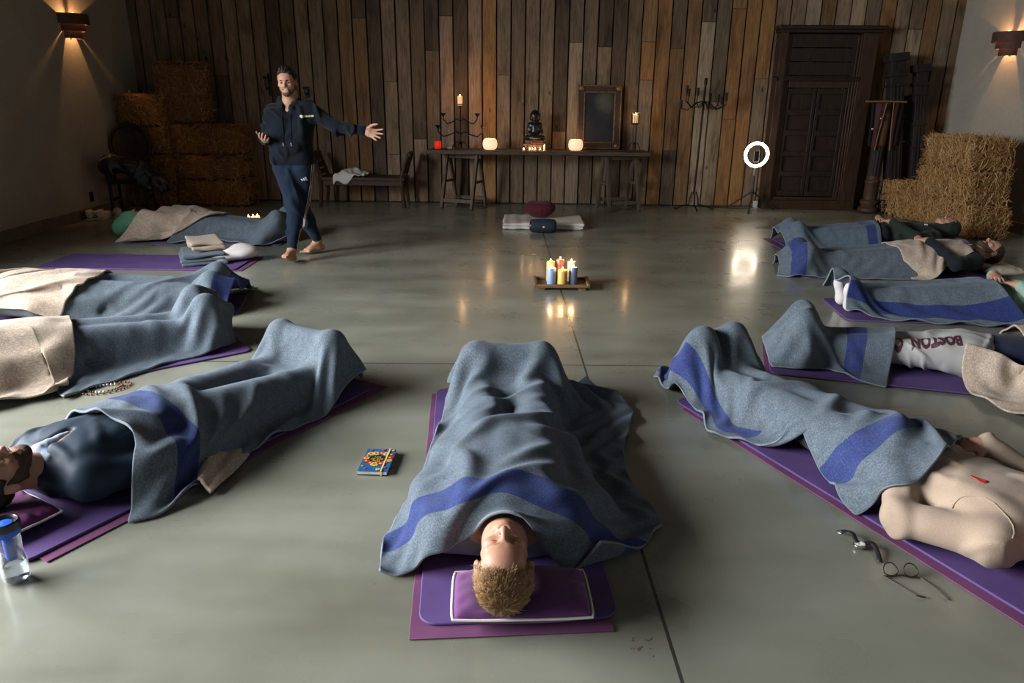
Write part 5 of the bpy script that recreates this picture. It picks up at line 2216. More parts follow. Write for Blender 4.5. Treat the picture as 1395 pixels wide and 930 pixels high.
W_BLUE, W_YEL, W_IV, W_ROSE, W_SLATE = wax('wax_blue', (.24, .36, .56)), wax('wax_yellow', (.62, .42, .10)), wax('wax_ivory', (.68, .52, .34)), wax('wax_rose', (.48, .10, .08)), wax('wax_slate', (.16, .20, .30))
s = mpx(tc)
GC = 'pillar candles on the wooden tray'
for (px, dy, hpx, rpx, mt, lab) in ((749.3, .055, 29, 5.6, W_YEL, 'yellow candle behind the pale blue one on the tray'), (750.8, -.055, 24, 5.9, W_BLUE, 'pale blue candle at the front of the tray'),
                                    (762.3, .085, 31, 5.3, W_ROSE, 'red candle at the back of the tray'), (765.8, -.075, 22.0, 6.4, W_IV if False else W_YEL, 'yellow candle at the front of the tray, alone before the others'),
                                    (777.5, .055, 29, 5.4, W_IV, 'ivory candle behind the slate blue one on the tray'), (780.3, -.045, 24.5, 5.6, W_SLATE, 'slate blue candle at the front of the tray')):
    x = aty(px, 390, tc[1] + dy)[0]
    pillar_candle('tray_candle', (x, tc[1] + dy, .0385), rpx * s, hpx * s * .92, mt, lab, GC, .8)
# floor tealights by the far sleeper
g0 = at(345, 302.5)
s = mpx(g0)
for k, (px, hh, lab) in enumerate(((339, .055, 'first of three small lit candles on the dark floor, nearest the bales'), (345.5, .062, 'middle one of three small lit candles on the dark floor'), (351.5, .068, 'third small lit candle on the dark floor, nearest the standing man'))):
    q = at(px, 301.5)
    root = empty('glass_candle', (q[0], q[1], 0), 0, lab, 'candle', 'small candles on the dark floor')
    MB().lathe([(.001, .001), (.022, .001), (.024, .004), (.026, hh), (.0245, hh), (.0225, .008), (.001, .006)], 18).build('glass_cup', WAXL, root, smooth=True)  # cup shares the wax material with its painted-in flame glow
    MB().lathe([(.0005, 0), (.006, .006), (.008, .014), (.005, .026), (.0005, .038)], 10, c=(0, 0, hh - .008)).build('flame', FLAME, root, smooth=True)
    add_light('glass_candle_light', 'POINT', (q[0], q[1], hh + .05), .5, WARM, .012)

# ------------------------------------------------------------------ yoga mats
t = NT('mat_purple')
v = t.coord(scale=(1, 1, 1))
wv = t.n('ShaderNodeTexWave')
wv.inputs['Scale'].default_value = 60
t.l(v, wv.inputs[0])
t.set(color=t.ramp(t.noise(v, 5, 3), [(.3, (.080, .046, .150)), (.7, (.108, .064, .195))]), rough=.68, spec=.25)
t.bump(t.noise(v, 420, 2), .15, .001)
MATP = t.mat
t = NT('mat_plum')
v = t.coord()
wv = t.n('ShaderNodeTexWave')
wv.inputs['Scale'].default_value = 42
t.l(v, wv.inputs[0])
t.set(color=t.ramp(t.noise(v, 5, 3), [(.3, (.125, .042, .105)), (.7, (.165, .060, .135))]), rough=.75, spec=.2)
t.bump(wv.outputs[1], .25, .002)
MATL = t.mat
GP, GL = 'purple yoga mats', 'thin plum yoga mats'
MATBOX = {}


def yoga_mat(c, d, w, l, z0, th, mat, name, label, rad, group=None):
    ang = math.atan2(d[1], d[0])
    pts = []
    if rad > 0:
        for (sx, sy, a0) in ((1, 1, 0), (-1, 1, PI / 2), (-1, -1, PI), (1, -1, 1.5 * PI)):
            for a in np.linspace(a0, a0 + PI / 2, 8):
                pts.append((sx * (l / 2 - rad) + rad * math.cos(a), sy * (w / 2 - rad) + rad * math.sin(a), 0))
    else:
        pts = [(l / 2, -w / 2, 0), (l / 2, w / 2, 0), (-l / 2, w / 2, 0), (-l / 2, -w / 2, 0)]
    o = MB().poly(pts, th).build(name, mat, None, bevel=min(.003, th * .35), origin=(0, 0, 0))
    o.location = (c[0], c[1], z0)
    o.rotation_euler = (0, 0, ang)
    return tag(o, label, 'yoga mat', group)


def mat_pair(c, d, lab1, lab2, w=.61, l=1.83, shift=(0., 0.), dang=0., plum=True, lift=0.):
    """purple mat on a plum one; shift: of the plum mat along / across"""
    d = np.array(d, float)
    d /= np.linalg.norm(d)
    n = np.array([-d[1], d[0]])
    c = np.array(c[:2], float)
    z = .0015
    if plum:
        c2 = c + d * shift[0] + n * shift[1]
        d2 = np.array([d[0] * math.cos(dang) - d[1] * math.sin(dang), d[0] * math.sin(dang) + d[1] * math.cos(dang)])
        yoga_mat(c2, d2, w, l, .0015, .0045, MATL, 'thin_yoga_mat', lab2, 0.0, GL)
        z = .0065
    yoga_mat(c, d, w, l, z, .0095, MATP, 'yoga_mat', lab1, .055, GP)
    return [((c[0], c[1]), (l / 2, w / 2), math.atan2(d[1], d[0]), z + .0095)]
# ------------------------------------------------------------------ resting people
SKIN_F = mat_skin('skin_fair', (.46, .245, .165))
SKIN_T = mat_skin('skin_tan', (.42, .235, .155))
SKIN_L = mat_skin('skin_light', (.46, .25, .175))
H_BLOND = mat_hair('hair_blond', (.12, .060, .022), (.36, .21, .095))
H_DARK = mat_hair('hair_dark', (.008, .006, .005), (.030, .020, .014))
H_BROWN = mat_hair('hair_brown', (.020, .011, .007), (.060, .034, .020))
BEARD_D = mat_hair('beard_dark', (.035, .020, .014), (.095, .055, .038), .8)
WOOLB = dict(name='wool_blanket', stripes=((.16, .30),))
WOOLN = dict(name='wool_blanket_plain')
WOOLM = mat_wool('wool_folded', ())
FLEECE = mat_wool('beige_fleece', (), base=(.36, .285, .22))
FLEECE.node_tree.nodes['Principled BSDF'].inputs['Sheen Tint'].default_value = (.9, .85, .8, 1)
TEE = mat_fabric('grey_tee', (.16, .17, .20))
SWEAT = mat_fabric('grey_jersey', (.10, .11, .13))
SAND = mat_fabric('sand_fleece', (.335, .25, .185), var=.22, bump=.5, weave=260, sheen=.1)
NAVY = mat_fabric('navy_softshell', (.012, .024, .040), weave=500, sheen=.03)
NAVY.node_tree.nodes['Principled BSDF'].inputs['Roughness'].default_value = .55
JOG = mat_fabric('dark_jersey', (.020, .022, .028))
GREYM = mat_fabric('grey_marl', (.30, .29, .28), var=.2)
MINT = mat_fabric('mint_cotton', (.16, .42, .26))
SAGE = mat_fabric('sage_knit', (.24, .34, .27))
DKGREEN = mat_fabric('dark_green_jersey', (.020, .028, .022))
BLACKC = mat_fabric('black_jersey', (.010, .012, .016))
WHITEC = mat_fabric('white_cotton', (.56, .53, .50))


def finer(v, f, mx=.012):
    """cut a flat print into small faces so that it can follow folds"""
    bm = bmesh.new()
    vs_ = [bm.verts.new(tuple(p_)) for p_ in v]
    for q in f:
        try:
            bm.faces.new([vs_[i] for i in q])
        except ValueError:
            pass
    bmesh.ops.remove_doubles(bm, verts=bm.verts[:], dist=1e-5)
    for _ in range(6):
        bmesh.ops.triangulate(bm, faces=bm.faces[:])
        e_ = [e for e in bm.edges if e.calc_length() > mx]
        if not e_:
            break
        bmesh.ops.subdivide_edges(bm, edges=e_, cuts=1)
    bmesh.ops.triangulate(bm, faces=bm.faces[:])
    bm.verts.index_update()
    v2 = np.array([tuple(x.co) for x in bm.verts])
    f2 = [tuple(x.index for x in q.verts) for q in bm.faces]
    bm.free()
    return v2, f2


def pw(*pts):
    """picture points (px, py[, z]) to plan"""
    return [at(*p)[:2] for p in pts]


def lp(P, *pts):
    """points (l, s) beside a lying person to plan"""
    return [P.W(l, s_, 0)[:2] for l, s_ in pts]


# ---- the man in front ---------------------------------------------------
boxes = mat_pair((-.005, 2.76), (-.06, 1.), 'purple yoga mat under the fair-haired man in the middle', 'thin plum mat showing below the purple pillow of the fair-haired man', l=1.86, shift=(-.05, .025), dang=.0)
C = Lying((.0, 1.735), (.02, 3.53), head_z=.175, legs=.135, toe_z=.245, head_in=-.06, neck=.085)
C.build('person with short fair hair lying on a purple pillow, wool blanket up to the chin', SKIN_F, top=TEE, bottoms=JOG, hair=H_BLOND, h=.0042, top_h=.009,
        hair_kw=dict(thick=.006, fluff=.002, plane=(1.35, .012), top=.003))
H_STR = mat_hair('hair_blond_strand', (.16, .082, .03), (.42, .25, .115), .4)
hair_strands([o for o in C.root.children if o.name.startswith('hair')][0], C.HM, C.hc, H_STR, n=5200)
# pillow
PIL = mat_fabric('plum_cotton', (.125, .040, .140), weave=360, sheen=.2)
PIPE = mat_plain('white_piping', (.62, .58, .52), .7)


def pillow(name, c, ang, w, l, h, mat, label, piping=None, dent=None, z0=.016, n=34):
    """w across, l along"""
    root = empty(name, (c[0], c[1], z0), ang, label, 'pillow', 'head pillows on the mats')
    u, v = np.meshgrid(np.linspace(-1, 1, n), np.linspace(-1, 1, n))
    nz, n2 = vnoise(int(abs(c[0]) * 50) + 5, .9), vnoise(int(abs(c[1]) * 50) + 8, 3.)
    pin = 1 - .025 * np.abs(v) ** 4
    pin2 = 1 - .045 * np.abs(u) ** 3
    x, y = u * w / 2 * pin, v * l / 2 * pin2
    prof = ((1 - np.abs(u) ** 3.2) * (1 - np.abs(v) ** 3.2)).clip(0) ** .42
    edge = np.clip(1 - np.maximum(np.abs(u), np.abs(v)), 0, 1)
    wr = .010 * n2(u, v, 0) * np.exp(-((edge - .12) / .12) ** 2)
    zt = h * .5 + h * .5 * prof * (1 + .06 * nz(u, v, 0)) + wr * prof
    zb = h * .5 - h * .47 * prof
    if dent is not None:
        dx, dy, dr, dd = dent
        zt = zt - dd * np.exp(-(((x - dx) / dr) ** 2 + ((y - dy) / dr) ** 2))
    zt = np.maximum(zt, zb + .006 * prof)
    T, B = np.stack([x, y, zt], -1).reshape(-1, 3), np.stack([x, y, np.maximum(zb, .001)], -1).reshape(-1, 3)
    ii = np.arange(n * n).reshape(n, n)
    q = np.stack([ii[:-1, :-1], ii[:-1, 1:], ii[1:, 1:], ii[1:, :-1]], -1).reshape(-1, 4)
    link_mesh('pillow_cover', np.concatenate([T, B]), np.concatenate([q, q[:, ::-1] + n * n]), mat, root, mods=[('WELD', dict(merge_threshold=.0006)), ('SUBSURF', dict(levels=1, render_levels=1))])
    if piping is not None:
        e = [(ii[0, i]) for i in range(n)] + [ii[j, -1] for j in range(1, n)] + [ii[-1, i] for i in range(n - 2, -1, -1)] + [ii[j, 0] for j in range(n - 2, 0, -1)]
        MB().tube(T[e] * np.array([1.008, 1.012, 1]), .0042, 6, closed=True).build('piping', piping, root, smooth=True)
    return root


pillow('head_pillow', (.055, 1.90), R(2), .42, .235, .085, PIL, 'purple pillow with pale piping under the fair-haired head', PIPE, dent=(-.05, -.03, .085, .045))
cones = C.cones()
JC = C.J
cones += [(JC['tor'], JC['tol'], .05, .05), (JC['anr'] + V3(0, -.05, .02), JC['anl'] + V3(0, -.05, .02), .055, .055), (JC['knr'], JC['knl'], .055, .055), (JC['knr'] * .5 + JC['anr'] * .5, JC['knl'] * .5 + JC['anl'] * .5, .05, .05)]
P = coons(pw((515, 790), (560, 789), (602, 785, .02), (640, 768, .05), (668, 744, .13), (692, 734, .17), (716, 744, .13), (742, 772, .05), (775, 783, .02), (815, 783)),
          [(-.24, 3.76), (.05, 3.80), (.44, 3.74)],
          pw((515, 790), (520, 742), (548, 693), (572, 650), (592, 600), (612, 548)) + [(-.27, 3.66), (-.24, 3.76)],
          pw((815, 783), (880, 750), (908, 715), (882, 690), (858, 655), (850, 620), (866, 562)) + [(.58, 3.62), (.44, 3.74)], 58, 84)
X, U, V = drape(P, cones, boxes, ease=(.25, .13), steps=130, seed=23, rough=.115, fold=(.25, 5), tent=22)
cloth_object('wool_blanket', X, U, V, WOOLB, 'blue-grey wool blanket over the fair-haired man in the middle', 'blanket')

# ---- dark-haired man beside the water bottle -----------------------------
dL = np.array([.50, .866])
L1 = Lying(np.array([-1.90, 2.285]), np.array([-1.06, 3.74]), head_z=.165, legs=.15, toe_z=.26, turn=.16)
boxes = mat_pair(L1.W(.03, .93, 0), L1.d, 'purple yoga mat under the bearded man in the navy jacket', 'thin plum mat edging out below the bearded man\'s purple mat', l=1.83, shift=(.06, -.05), dang=.0)


def collar(T, s):
    T.cone(s.W(.068, .245, .11), s.W(.085, .36, .175), .034, .034, k=.02)
    T.cone(s.W(-.068, .245, .11), s.W(-.085, .36, .175), .034, .034, k=.02)
    T.cone(s.W(-.07, .27, .06), s.W(.07, .27, .06), .03, k=.03)
    T.cone(s.W(0, .22, .20), s.W(0, .40, .245), .042, .016, op='sub', k=.02)


L1.build('person with dark hair and beard in a navy jacket lying beside the water bottle', SKIN_T, top=NAVY, bottoms=JOG, hair=H_DARK, h=.0048, top_h=.007, beard=BEARD_D, extra=collar, wr=.004, wf=5., top_g=.019,
         top_name='jacket', hair_kw=dict(thick=.009), collar=False, neck_clip=.225)
# zip pull and the pale scarf at the neck
m = MB()
zp = [L1.W(.012 - .01 * k, .42 + .025 * k, .238 - .004 * k) for k in range(8)]
m.tube(zp[:4], .004, 6)
m.build('zip_pull', mat_plain('zip_metal', (.5, .48, .45), .35, 1.), L1.root, smooth=True, world=True)
S = SDF(.006, .02)
S.cone(L1.W(-.05, .30, .185), L1.W(.05, .30, .18), .034, k=.02).cone(L1.W(-.02, .30, .20), L1.W(-.005, .40, .225), .034, .022)
v, f = S.mesh(cloth_wrinkle(12, .006, 14))
link_mesh('scarf', v, f, mat_fabric('pale_scarf', (.28, .33, .42)), L1.root, world=True)
pc_ = L1.W(0, .10, 0)
pillow('head_pillow', pc_[:2], math.atan2(L1.d[1], L1.d[0]) - PI / 2, .40, .24, .075, mat_fabric('plum_cotton_dark', (.10, .022, .085)), 'dark plum pillow under the bearded head', PIPE, dent=(0, 0, .09, .03))
cones = L1.cones()
JC = L1.J
cones += [(JC['tor'], JC['tol'], .045, .045), (JC['knr'] * .4 + JC['anr'] * .6, JC['knl'] * .4 + JC['anl'] * .6, .05, .05)]
P = coons(lp(L1, (-.46, .56)) + lp(L1, (-.2, .50), (0, .52), (.2, .55)) + pw((170, 717)),
          lp(L1, (-.34, 1.90), (-.05, 1.94)) + pw((498, 516)),
          lp(L1, (-.46, .56), (-.46, 1.0), (-.38, 1.5), (-.34, 1.90)),
          pw((170, 717), (215, 708), (262, 680), (300, 645), (350, 616), (400, 590), (452, 566), (490, 540), (498, 516)), 56, 78)
X, U, V = drape(P, cones, boxes, ease=(.16, .10), steps=120, seed=5, rough=.085, fold=(.26, 5), tent=22)
cloth_object('wool_blanket', X, U, V, dict(name='wool_blanket_grey', stripes=((.19, .33), (1.75, 1.9)), base=(.095, .115, .135), stripe=(.026, .038, .12)), 'grey wool blanket with a blue band over the bearded man', 'blanket')
# folded fleece poking out under the blanket's edge
P = coons(pw((270, 668), (288, 677)), pw((322, 612), (341, 620)), pw((270, 668), (292, 638), (322, 612)), pw((288, 677), (318, 650), (341, 620)), 14, 18)


def lift(X, u, v):
    X[..., 2] = .014 + .055 * (1 - u) * np.sin(np.pi * np.clip(v * .8 + .15, 0, 1)) + .008 * np.sin(u * 7 + v * 4) + .02 * np.sin(np.pi * u) * (1 - v)
    return X


Xb = np.zeros(P.shape[:2] + (3,))
Xb[..., :2] = P
uu, vv2 = np.meshgrid(np.linspace(0, 1, 14), np.linspace(0, 1, 18))
Xb = lift(Xb, uu, vv2)
cloth_object('beige_fleece', Xb, uu * .2, vv2 * .3, FLEECE, 'beige fleece corner sticking out under the grey wool blanket', 'fleece blanket', thick=.014, push=False)

# ---- two sleepers under beige fleece, heads out of the picture -----------
dL2 = np.array([.80, .60])
toe = np.array([-1.93, 4.51])
L2 = Lying(toe - dL2 * 1.76, toe, head_z=.15, legs=.10, toe_z=.25)
boxes = mat_pair(L2.W(.10, 1.0, 0), L2.d, 'purple yoga mat of the sleeper whose beige fleece lies beside the bead string', 'plum mat', l=1.83, plum=False)
L2.build('person lying under a beige fleece and wool blanket, nearest the bead string', SKIN_L, top=SWEAT, bottoms=JOG, hair=H_BROWN, h=.009, top_h=.012, brows=False)
cones = L2.cones()
P = coons(lp(L2, (-.42, .78), (0, .80)) + pw((86, 549)), lp(L2, (-.32, 1.86), (.0, 1.88)) + pw((324, 470)),
          lp(L2, (-.42, .78), (-.36, 1.3), (-.32, 1.86)), pw((86, 549), (118, 534), (160, 521), (193, 510), (240, 496), (290, 486), (324, 470)), 40, 50)
X2, U, V = drape(P, cones, boxes, ease=(.05, .03), steps=100, seed=9, rough=.02, fold=(.35, 4), tent=26, slope=1.5)
cloth_object('wool_blanket', X2, U, V, WOOLN, 'plain blue-grey wool blanket stretched over raised feet beside the bead string', 'blanket')
P = coons(lp(L2, (-.48, .24), (0, .24)) + pw((-190, 600)), lp(L2, (-.44, 1.02), (0, 1.04)) + pw((98, 534)),
          lp(L2, (-.48, .24), (-.44, 1.02)), pw((-190, 600), (-70, 575), (0, 560), (22, 552), (52, 550), (98, 534)), 38, 36)
X, U, V = drape(P, [(a, b, r0 + .024, r1 + .024) for a, b, r0, r1 in cones], boxes, ease=(.10, .05), steps=100, seed=15, rough=.03, fold=(.20, 5), tent=12, floor=.016)
cloth_object('beige_fleece', X, U, V, FLEECE, 'beige fleece over the sleeper nearest the bead string', 'fleece blanket', thick=.010)

dL3 = np.array([.97, .20])
toe = np.array([-2.15, 5.33])
L3 = Lying(toe - dL3 * 1.76, toe, head_z=.15, legs=.12, toe_z=.21)
boxes = mat_pair(L3.W(.0, 1.0, 0), L3.d, 'purple yoga mat hidden under the sleeper beside the empty mat', 'plum mat', l=1.83, plum=False)
L3.build('person lying under a beige fleece and wool blanket, next to the empty mat', SKIN_L, top=SWEAT, bottoms=JOG, hair=H_BROWN, h=.009, top_h=.012, brows=False)
cones = L3.cones()
P = coons(lp(L3, (-.36, .86), (0, .86)) + pw((62, 448)), [(-2.05, 5.88), (-1.99, 5.62), (-1.98, 5.35)] + pw((308, 434)),
          lp(L3, (-.36, .86), (-.36, 1.4)) + [(-2.05, 5.88)], pw((62, 448), (120, 444), (180, 439), (235, 432), (270, 434), (308, 434)), 40, 54)
X, U, V = drape(P, cones, boxes, ease=(.07, .04), steps=100, seed=31, rough=.03, fold=(.28, 4), tent=18)
cloth_object('wool_blanket', X, U, V, dict(name='wool_blanket_end', stripes=((1.12, 1.3),)), 'blue-grey wool blanket with a loose tail beside the empty purple mat', 'blanket')
P = coons(lp(L3, (-.42, .24), (0, .24)) + pw((-330, 478)), lp(L3, (-.40, 1.02), (0, 1.06)) + pw((80, 446)),
          lp(L3, (-.42, .24), (-.40, 1.02)), pw((-330, 478), (-100, 457), (-20, 446), (20, 444), (80, 446)), 52, 50)
X, U, V = drape(P, [(a, b, r0 + .024, r1 + .024) for a, b, r0, r1 in cones], boxes, ease=(.13, .06), steps=100, seed=41, rough=.035, fold=(.17, 5), tent=10, floor=.016)
cloth_object('beige_fleece', X, U, V, FLEECE, 'beige fleece heaped over the sleeper next to the empty purple mat', 'fleece blanket', thick=.010)
bx = at(322, 383)
o = MB().box((0, 0, .011), (.16, .12, .02)).build('folded_cloth', WHITEC, None, bevel=.006, origin=(0, 0, 0))
o.location = (bx[0] - .06, bx[1] + .02, .0)
o.rotation_euler = (0, 0, .3)
tag(o, 'small folded white cloth behind the loose tail of the blanket', 'cloth')

# ---- empty mat with folded blankets and a white pillow --------------------
c = (at(50, 368) + at(350, 350) + at(95, 346) + at(325, 368)) / 4
mat_pair((c[0] + .0, c[1] - .02), (1, -.02), 'empty purple yoga mat carrying folded blankets and a white pillow', 'thin plum mat under the empty purple one', l=1.80, w=.60, shift=(.06, .0), dang=.01)


def folded(name, c, ang, w, l, layers, th, mat, label, cat, z0, seed=1, droop=.0):
    root = empty(name, (c[0], c[1], z0), ang, label, cat)
    for k in range(layers):
        S = SDF(.012, .012)
        ww, ll = w * (1 - .03 * k), l * (1 - .04 * (k % 2))
        S.box(((-.012) ** 1 * (k % 2), .008 * (k % 3), th * (k + .5)), (ww / 2 - .012, ll / 2 - .012, max(th / 2 - .012, .002)), rd=.011)
        n = vnoise(seed + k, 3.5)
        v, f = S.mesh(lambda x, y, z: .005 * n(x, y, z))
        v[:, 2] += .010 * n(v[:, 0] * .7, v[:, 1] * .7, 0) * (k + 1) / layers
        v[:, 2] = np.maximum(v[:, 2], .001)
        link_mesh('folded_layer', v, f, mat, root)
    return root


fc = at(256, 367)
folded('folded_wool_blanket', (fc[0] + .03, fc[1] + .30), R(24), .40, .50, 3, .034, WOOLM, 'folded blue-grey wool blanket on the empty purple mat', 'blanket', .0165, 3)
folded('folded_fleece', (fc[0] + .03, fc[1] + .38), R(30), .30, .42, 2, .042, FLEECE, 'folded beige fleece topmost on the folded wool blanket', 'fleece blanket', .128, 13)
pcn = at(316, 361)
root = empty('white_pillow', (pcn[0], pcn[1] + .12, .0165), R(28), 'soft white pillow beside the folded blankets on the empty mat', 'pillow')
S = SDF(.012, .06)
S.ell((.06, .02, .075), (.155, .13, .075)).ell((-.13, -.03, .045), (.12, .09, .045))
n = vnoise(7, 4)
v, f = S.mesh(lambda x, y, z: .006 * n(x, y, z))
v[:, 2] = np.maximum(v[:, 2], .002)
link_mesh('pillow_cover', v, f, WHITEC, root)

# ---- far sleeper in mint ---------------------------------------------------
head, toe = at(172, 306, .1)[:2] + np.array([.03, -.35]), np.array([-2.33, 7.78])
L4 = Lying(np.array([-4.22, 8.12]), np.array([-2.42, 7.98]), head_z=.16, legs=.12, toe_z=.25)
boxes = mat_pair(L4.W(.08, .95, 0), L4.d, 'purple yoga mat under the sleeper in mint green', 'plum mat', l=1.83, plum=False)


def chest_hand(S, s):
    w = s.J['wrr']
    hand_ops(S, w, np.array([*(-s.rt * .8 - s.d * .4), 0]), (0, 0, -1), np.array([*(-s.d), 0.]), curl=.35)


J = L4.J
J['elr'] = L4.W(.25, .50, .16)
J['wrr'] = L4.W(.10, .30, .25)
J['ell'] = L4.W(-.27, .58, .12)


def hood(T, s):
    H = lambda *p: s.HM @ np.array(p) + s.hc
    T.ell(H(0, -.02, .03), (.105, .125, .125), rot=s.HM, k=.03)
    T.cone(H(0, -.03, -.04), s.W(0, .33, .12), .095, .11, k=.05)
    T.ell(H(0, .15, .0), (.060, .07, .085), rot=s.HM, op='sub', k=.02)
    T.cone(s.W(-.05, .05, .08), s.W(.05, .0, .08), .10, .09, k=.06)


L4.build('person in mint green lying by the candles, beige fleece up to the fingers', SKIN_L, top=MINT, bottoms=JOG, hair=None, h=.008, top_h=.01, extra=hood, hand_fn={'r': chest_hand}, top_name='hooded_top', brows=False, neck_clip=-.3)
T_ = L4
cones = L4.cones(head=False, arms='rl')
P = coons(lp(L4, (-.36, .90), (0, .92)) + pw((222, 334)), lp(L4, (-.30, 1.90), (0, 1.94)) + pw((396, 331)),
          lp(L4, (-.36, .90), (-.30, 1.90)), pw((222, 334), (250, 333), (285, 331), (322, 333), (352, 338), (376, 334), (396, 331)), 36, 46)
X, U, V = drape(P, cones, boxes, ease=(.06, .04), steps=90, seed=51, rough=.025, fold=(.3, 4), tent=20)
cloth_object('wool_blanket', X, U, V, WOOLN, 'blue-grey wool blanket over the legs of the sleeper in mint green', 'blanket')
P = coons(lp(L4, (-.40, .54), (0, .54), (.20, .52)) + pw((152, 334)), lp(L4, (-.38, 1.08), (0, 1.12)) + pw((258, 326)),
          lp(L4, (-.40, .54), (-.38, 1.08)), pw((152, 334), (185, 334), (222, 331), (258, 326)), 34, 30)
X, U, V = drape(P, [(a, b, r0 + .026, r1 + .026) for a, b, r0, r1 in cones], boxes, ease=(.22, .14), steps=90, seed=61, rough=.085, fold=(.20, 5), tent=8, floor=.016)
cloth_object('beige_fleece', X, U, V, FLEECE, 'beige fleece bunched over the chest of the sleeper in mint green', 'fleece blanket', thick=.010)

# ---- man in the sand-coloured sweater -------------------------------------
toe = np.array([1.13, 3.70])
dR5 = np.array([-.40, .917])
R5 = Lying(toe - dR5 * 2.08, toe, head_z=.15, legs=.07, toe_z=.29, wide=1.0)
boxes = mat_pair(R5.W(.03, .90, 0), R5.d, 'purple yoga mat under the person in the sand-coloured sweater', 'thin plum mat edging out beside the watch', l=1.90, w=.64, shift=(-.10, .035), dang=-.015)
J = R5.J
J['elr'] = R5.W(.34, .52, .12)
J['wrr'] = at(1346, 606, .235)
J['ell'] = R5.W(-.315, .55, .09)
J['wrl'] = R5.W(-.13, .70, .19)


def belly_hand(S, s):
    hand_ops(S, s.J['wrr'], np.array([*(-s.rt * .75 + s.d * .65), -.12]), V3(*(s.d * .25), -.95), np.array([*(-s.d), .0]), curl=.42, spread=.2, thumb_out=.75, sc=1.05)


R5.build('person in a sand-coloured sweater with a red motif, hand on the belly', SKIN_L, top=SAND, bottoms=JOG, hair=H_BROWN, h=.0055, top_h=.007, hand_fn={'r': belly_hand}, sleeves='rl', top_s=.92, top_g=.017, wr=.0055, wf=3.5,
         top_name='sweater')
# red motif, seams
tm = bpy.data.objects[[o.name for o in R5.root.children if o.name.startswith('sweater')][0]]


def drop_on(obj, pts, up=(0, 0, 1), off=.0015, h=.8):
    """lay points down on an object's surface from above"""
    from mathutils.bvhtree import BVHTree
    me = obj.data
    co = [obj.matrix_world @ v_.co for v_ in me.vertices] if False else None
    vv_ = np.empty(len(me.vertices) * 3, np.float32)
    me.vertices.foreach_get('co', vv_)
    vv_ = vv_.reshape(-1, 3) + np.array(world_loc(obj))
    b = BVHTree.FromPolygons([tuple(x) for x in vv_.tolist()], [tuple(p_.vertices) for p_ in me.polygons])
    out = []
    for p_ in pts:
        u_ = Vector(up)
        hit, nrm, _i, _d = b.ray_cast(Vector(p_) + u_ * h, -u_, 3.)
        out.append(np.array(hit + nrm * off) if hit is not None else np.array(p_))
    return np.array(out)


def flat_patch(obj, outline, name, mat, parent, h=.004, seg=10, off=.002):
    """a thin stitched motif following the cloth: outline in world plan"""
    cx = np.mean(outline, 0)
    rings = [np.array(outline) * f + cx * (1 - f) for f in (1., .6, .25)]
    n = len(outline)
    pts = np.concatenate(rings + [cx[None]])
    P3 = drop_on(obj, [(p_[0], p_[1], .5) for p_ in pts], off=off)
    f = []
    for r in range(2):
        for i in range(n):
            f.append((r * n + i, r * n + (i + 1) % n, (r + 1) * n + (i + 1) % n, (r + 1) * n + i))
    for i in range(n):
        f.append((2 * n + i, 2 * n + (i + 1) % n, 3 * n))
    return link_mesh(name, P3, f, mat, parent, world=True, mods=[('SOLIDIFY', dict(thickness=.0015))])


RED = mat_plain('red_thread', (.36, .012, .014), .8)
mo = [(-.008, -.040), (.002, -.046), (.004, -.030), (.010, -.012), (.016, .006), (.014, .018), (.020, .022), (.006, .030), (-.012, .026), (-.018, .010), (-.012, -.004), (-.006, -.018)]
mc = R5.W(-.085, .46, 0)
flat_patch(tm, [mc[:2] + R5.rt * a * .7 + R5.d * (-b) * .8 for a, b in mo][::-1], 'red_motif', RED, R5.root)
m = MB()
sm = [R5.W(-.20 + .05 * math.cos(a), .375 + .085 * math.sin(a), .3) for a in np.linspace(-1.5, 1.9, 12)]
m.tube(drop_on(tm, sm, off=.001), .0028, 5)
m.build('shoulder_seam', SAND, R5.root, smooth=True, world=True)
pcn = R5.W(-.04, .06, 0)
pillow('head_pillow', pcn[:2], math.atan2(R5.d[1], R5.d[0]) - PI / 2, .44, .30, .08, PIL, 'purple pillow with pale piping under the person in the sand sweater', PIPE, dent=(0, 0, .09, .03))
wb = MB().tube([R5.J['wrr'] + np.array([*(R5.d * .034 * math.cos(a)), .030 * math.sin(a)]) + np.array([*(R5.rt * .01), 0]) for a in np.linspace(0, 2 * PI, 20, endpoint=False)], .005, 6, closed=True)
wb.build('wrist_band', BLACKC, R5.root, smooth=True, world=True)
cones = R5.cones(head=False, arms='') + [(J['ell'] * .5 + J['wrl'] * .5, J['wrl'], .055, .05), (J['wrl'], J['wrl'] * 1.6 - J['ell'] * .6, .05, .045), (J['wrr'] + np.array([*(-R5.rt * .07 + R5.d * .05), -.02]), J['wrr'] + np.array([*(-R5.rt * .10 + R5.d * .09), -.04]), .035, .035)]
P = coons(lp(R5, (.46, .62)) + pw((1322, 588, .24), (1290, 628, .26), (1252, 655, .23), (1218, 676, .14)) + pw((1164, 706)),
          lp(R5, (.26, 1.86)) + pw((915, 498), (889, 514)),
          lp(R5, (.46, .62), (.42, 1.0), (.34, 1.4), (.26, 1.86)),
          pw((1164, 706), (1140, 690), (1124, 664), (1098, 640), (1084, 622), (1060, 622), (1010, 608), (962, 592), (956, 572), (925, 548), (902, 530), (889, 514)), 56, 78)
X, U, V = drape(P, cones, boxes, ease=(.17, .12), steps=120, seed=72, rough=.085, fold=(.24, 5), tent=20, slope=1.5)
cloth_object('wool_blanket', X, U, V, dict(name='wool_blanket_blue', stripes=((.24, .38),), side=(.09, .22, 1.02)), 'blue-grey wool blanket with blue bands over the person in the sand sweater', 'blanket')

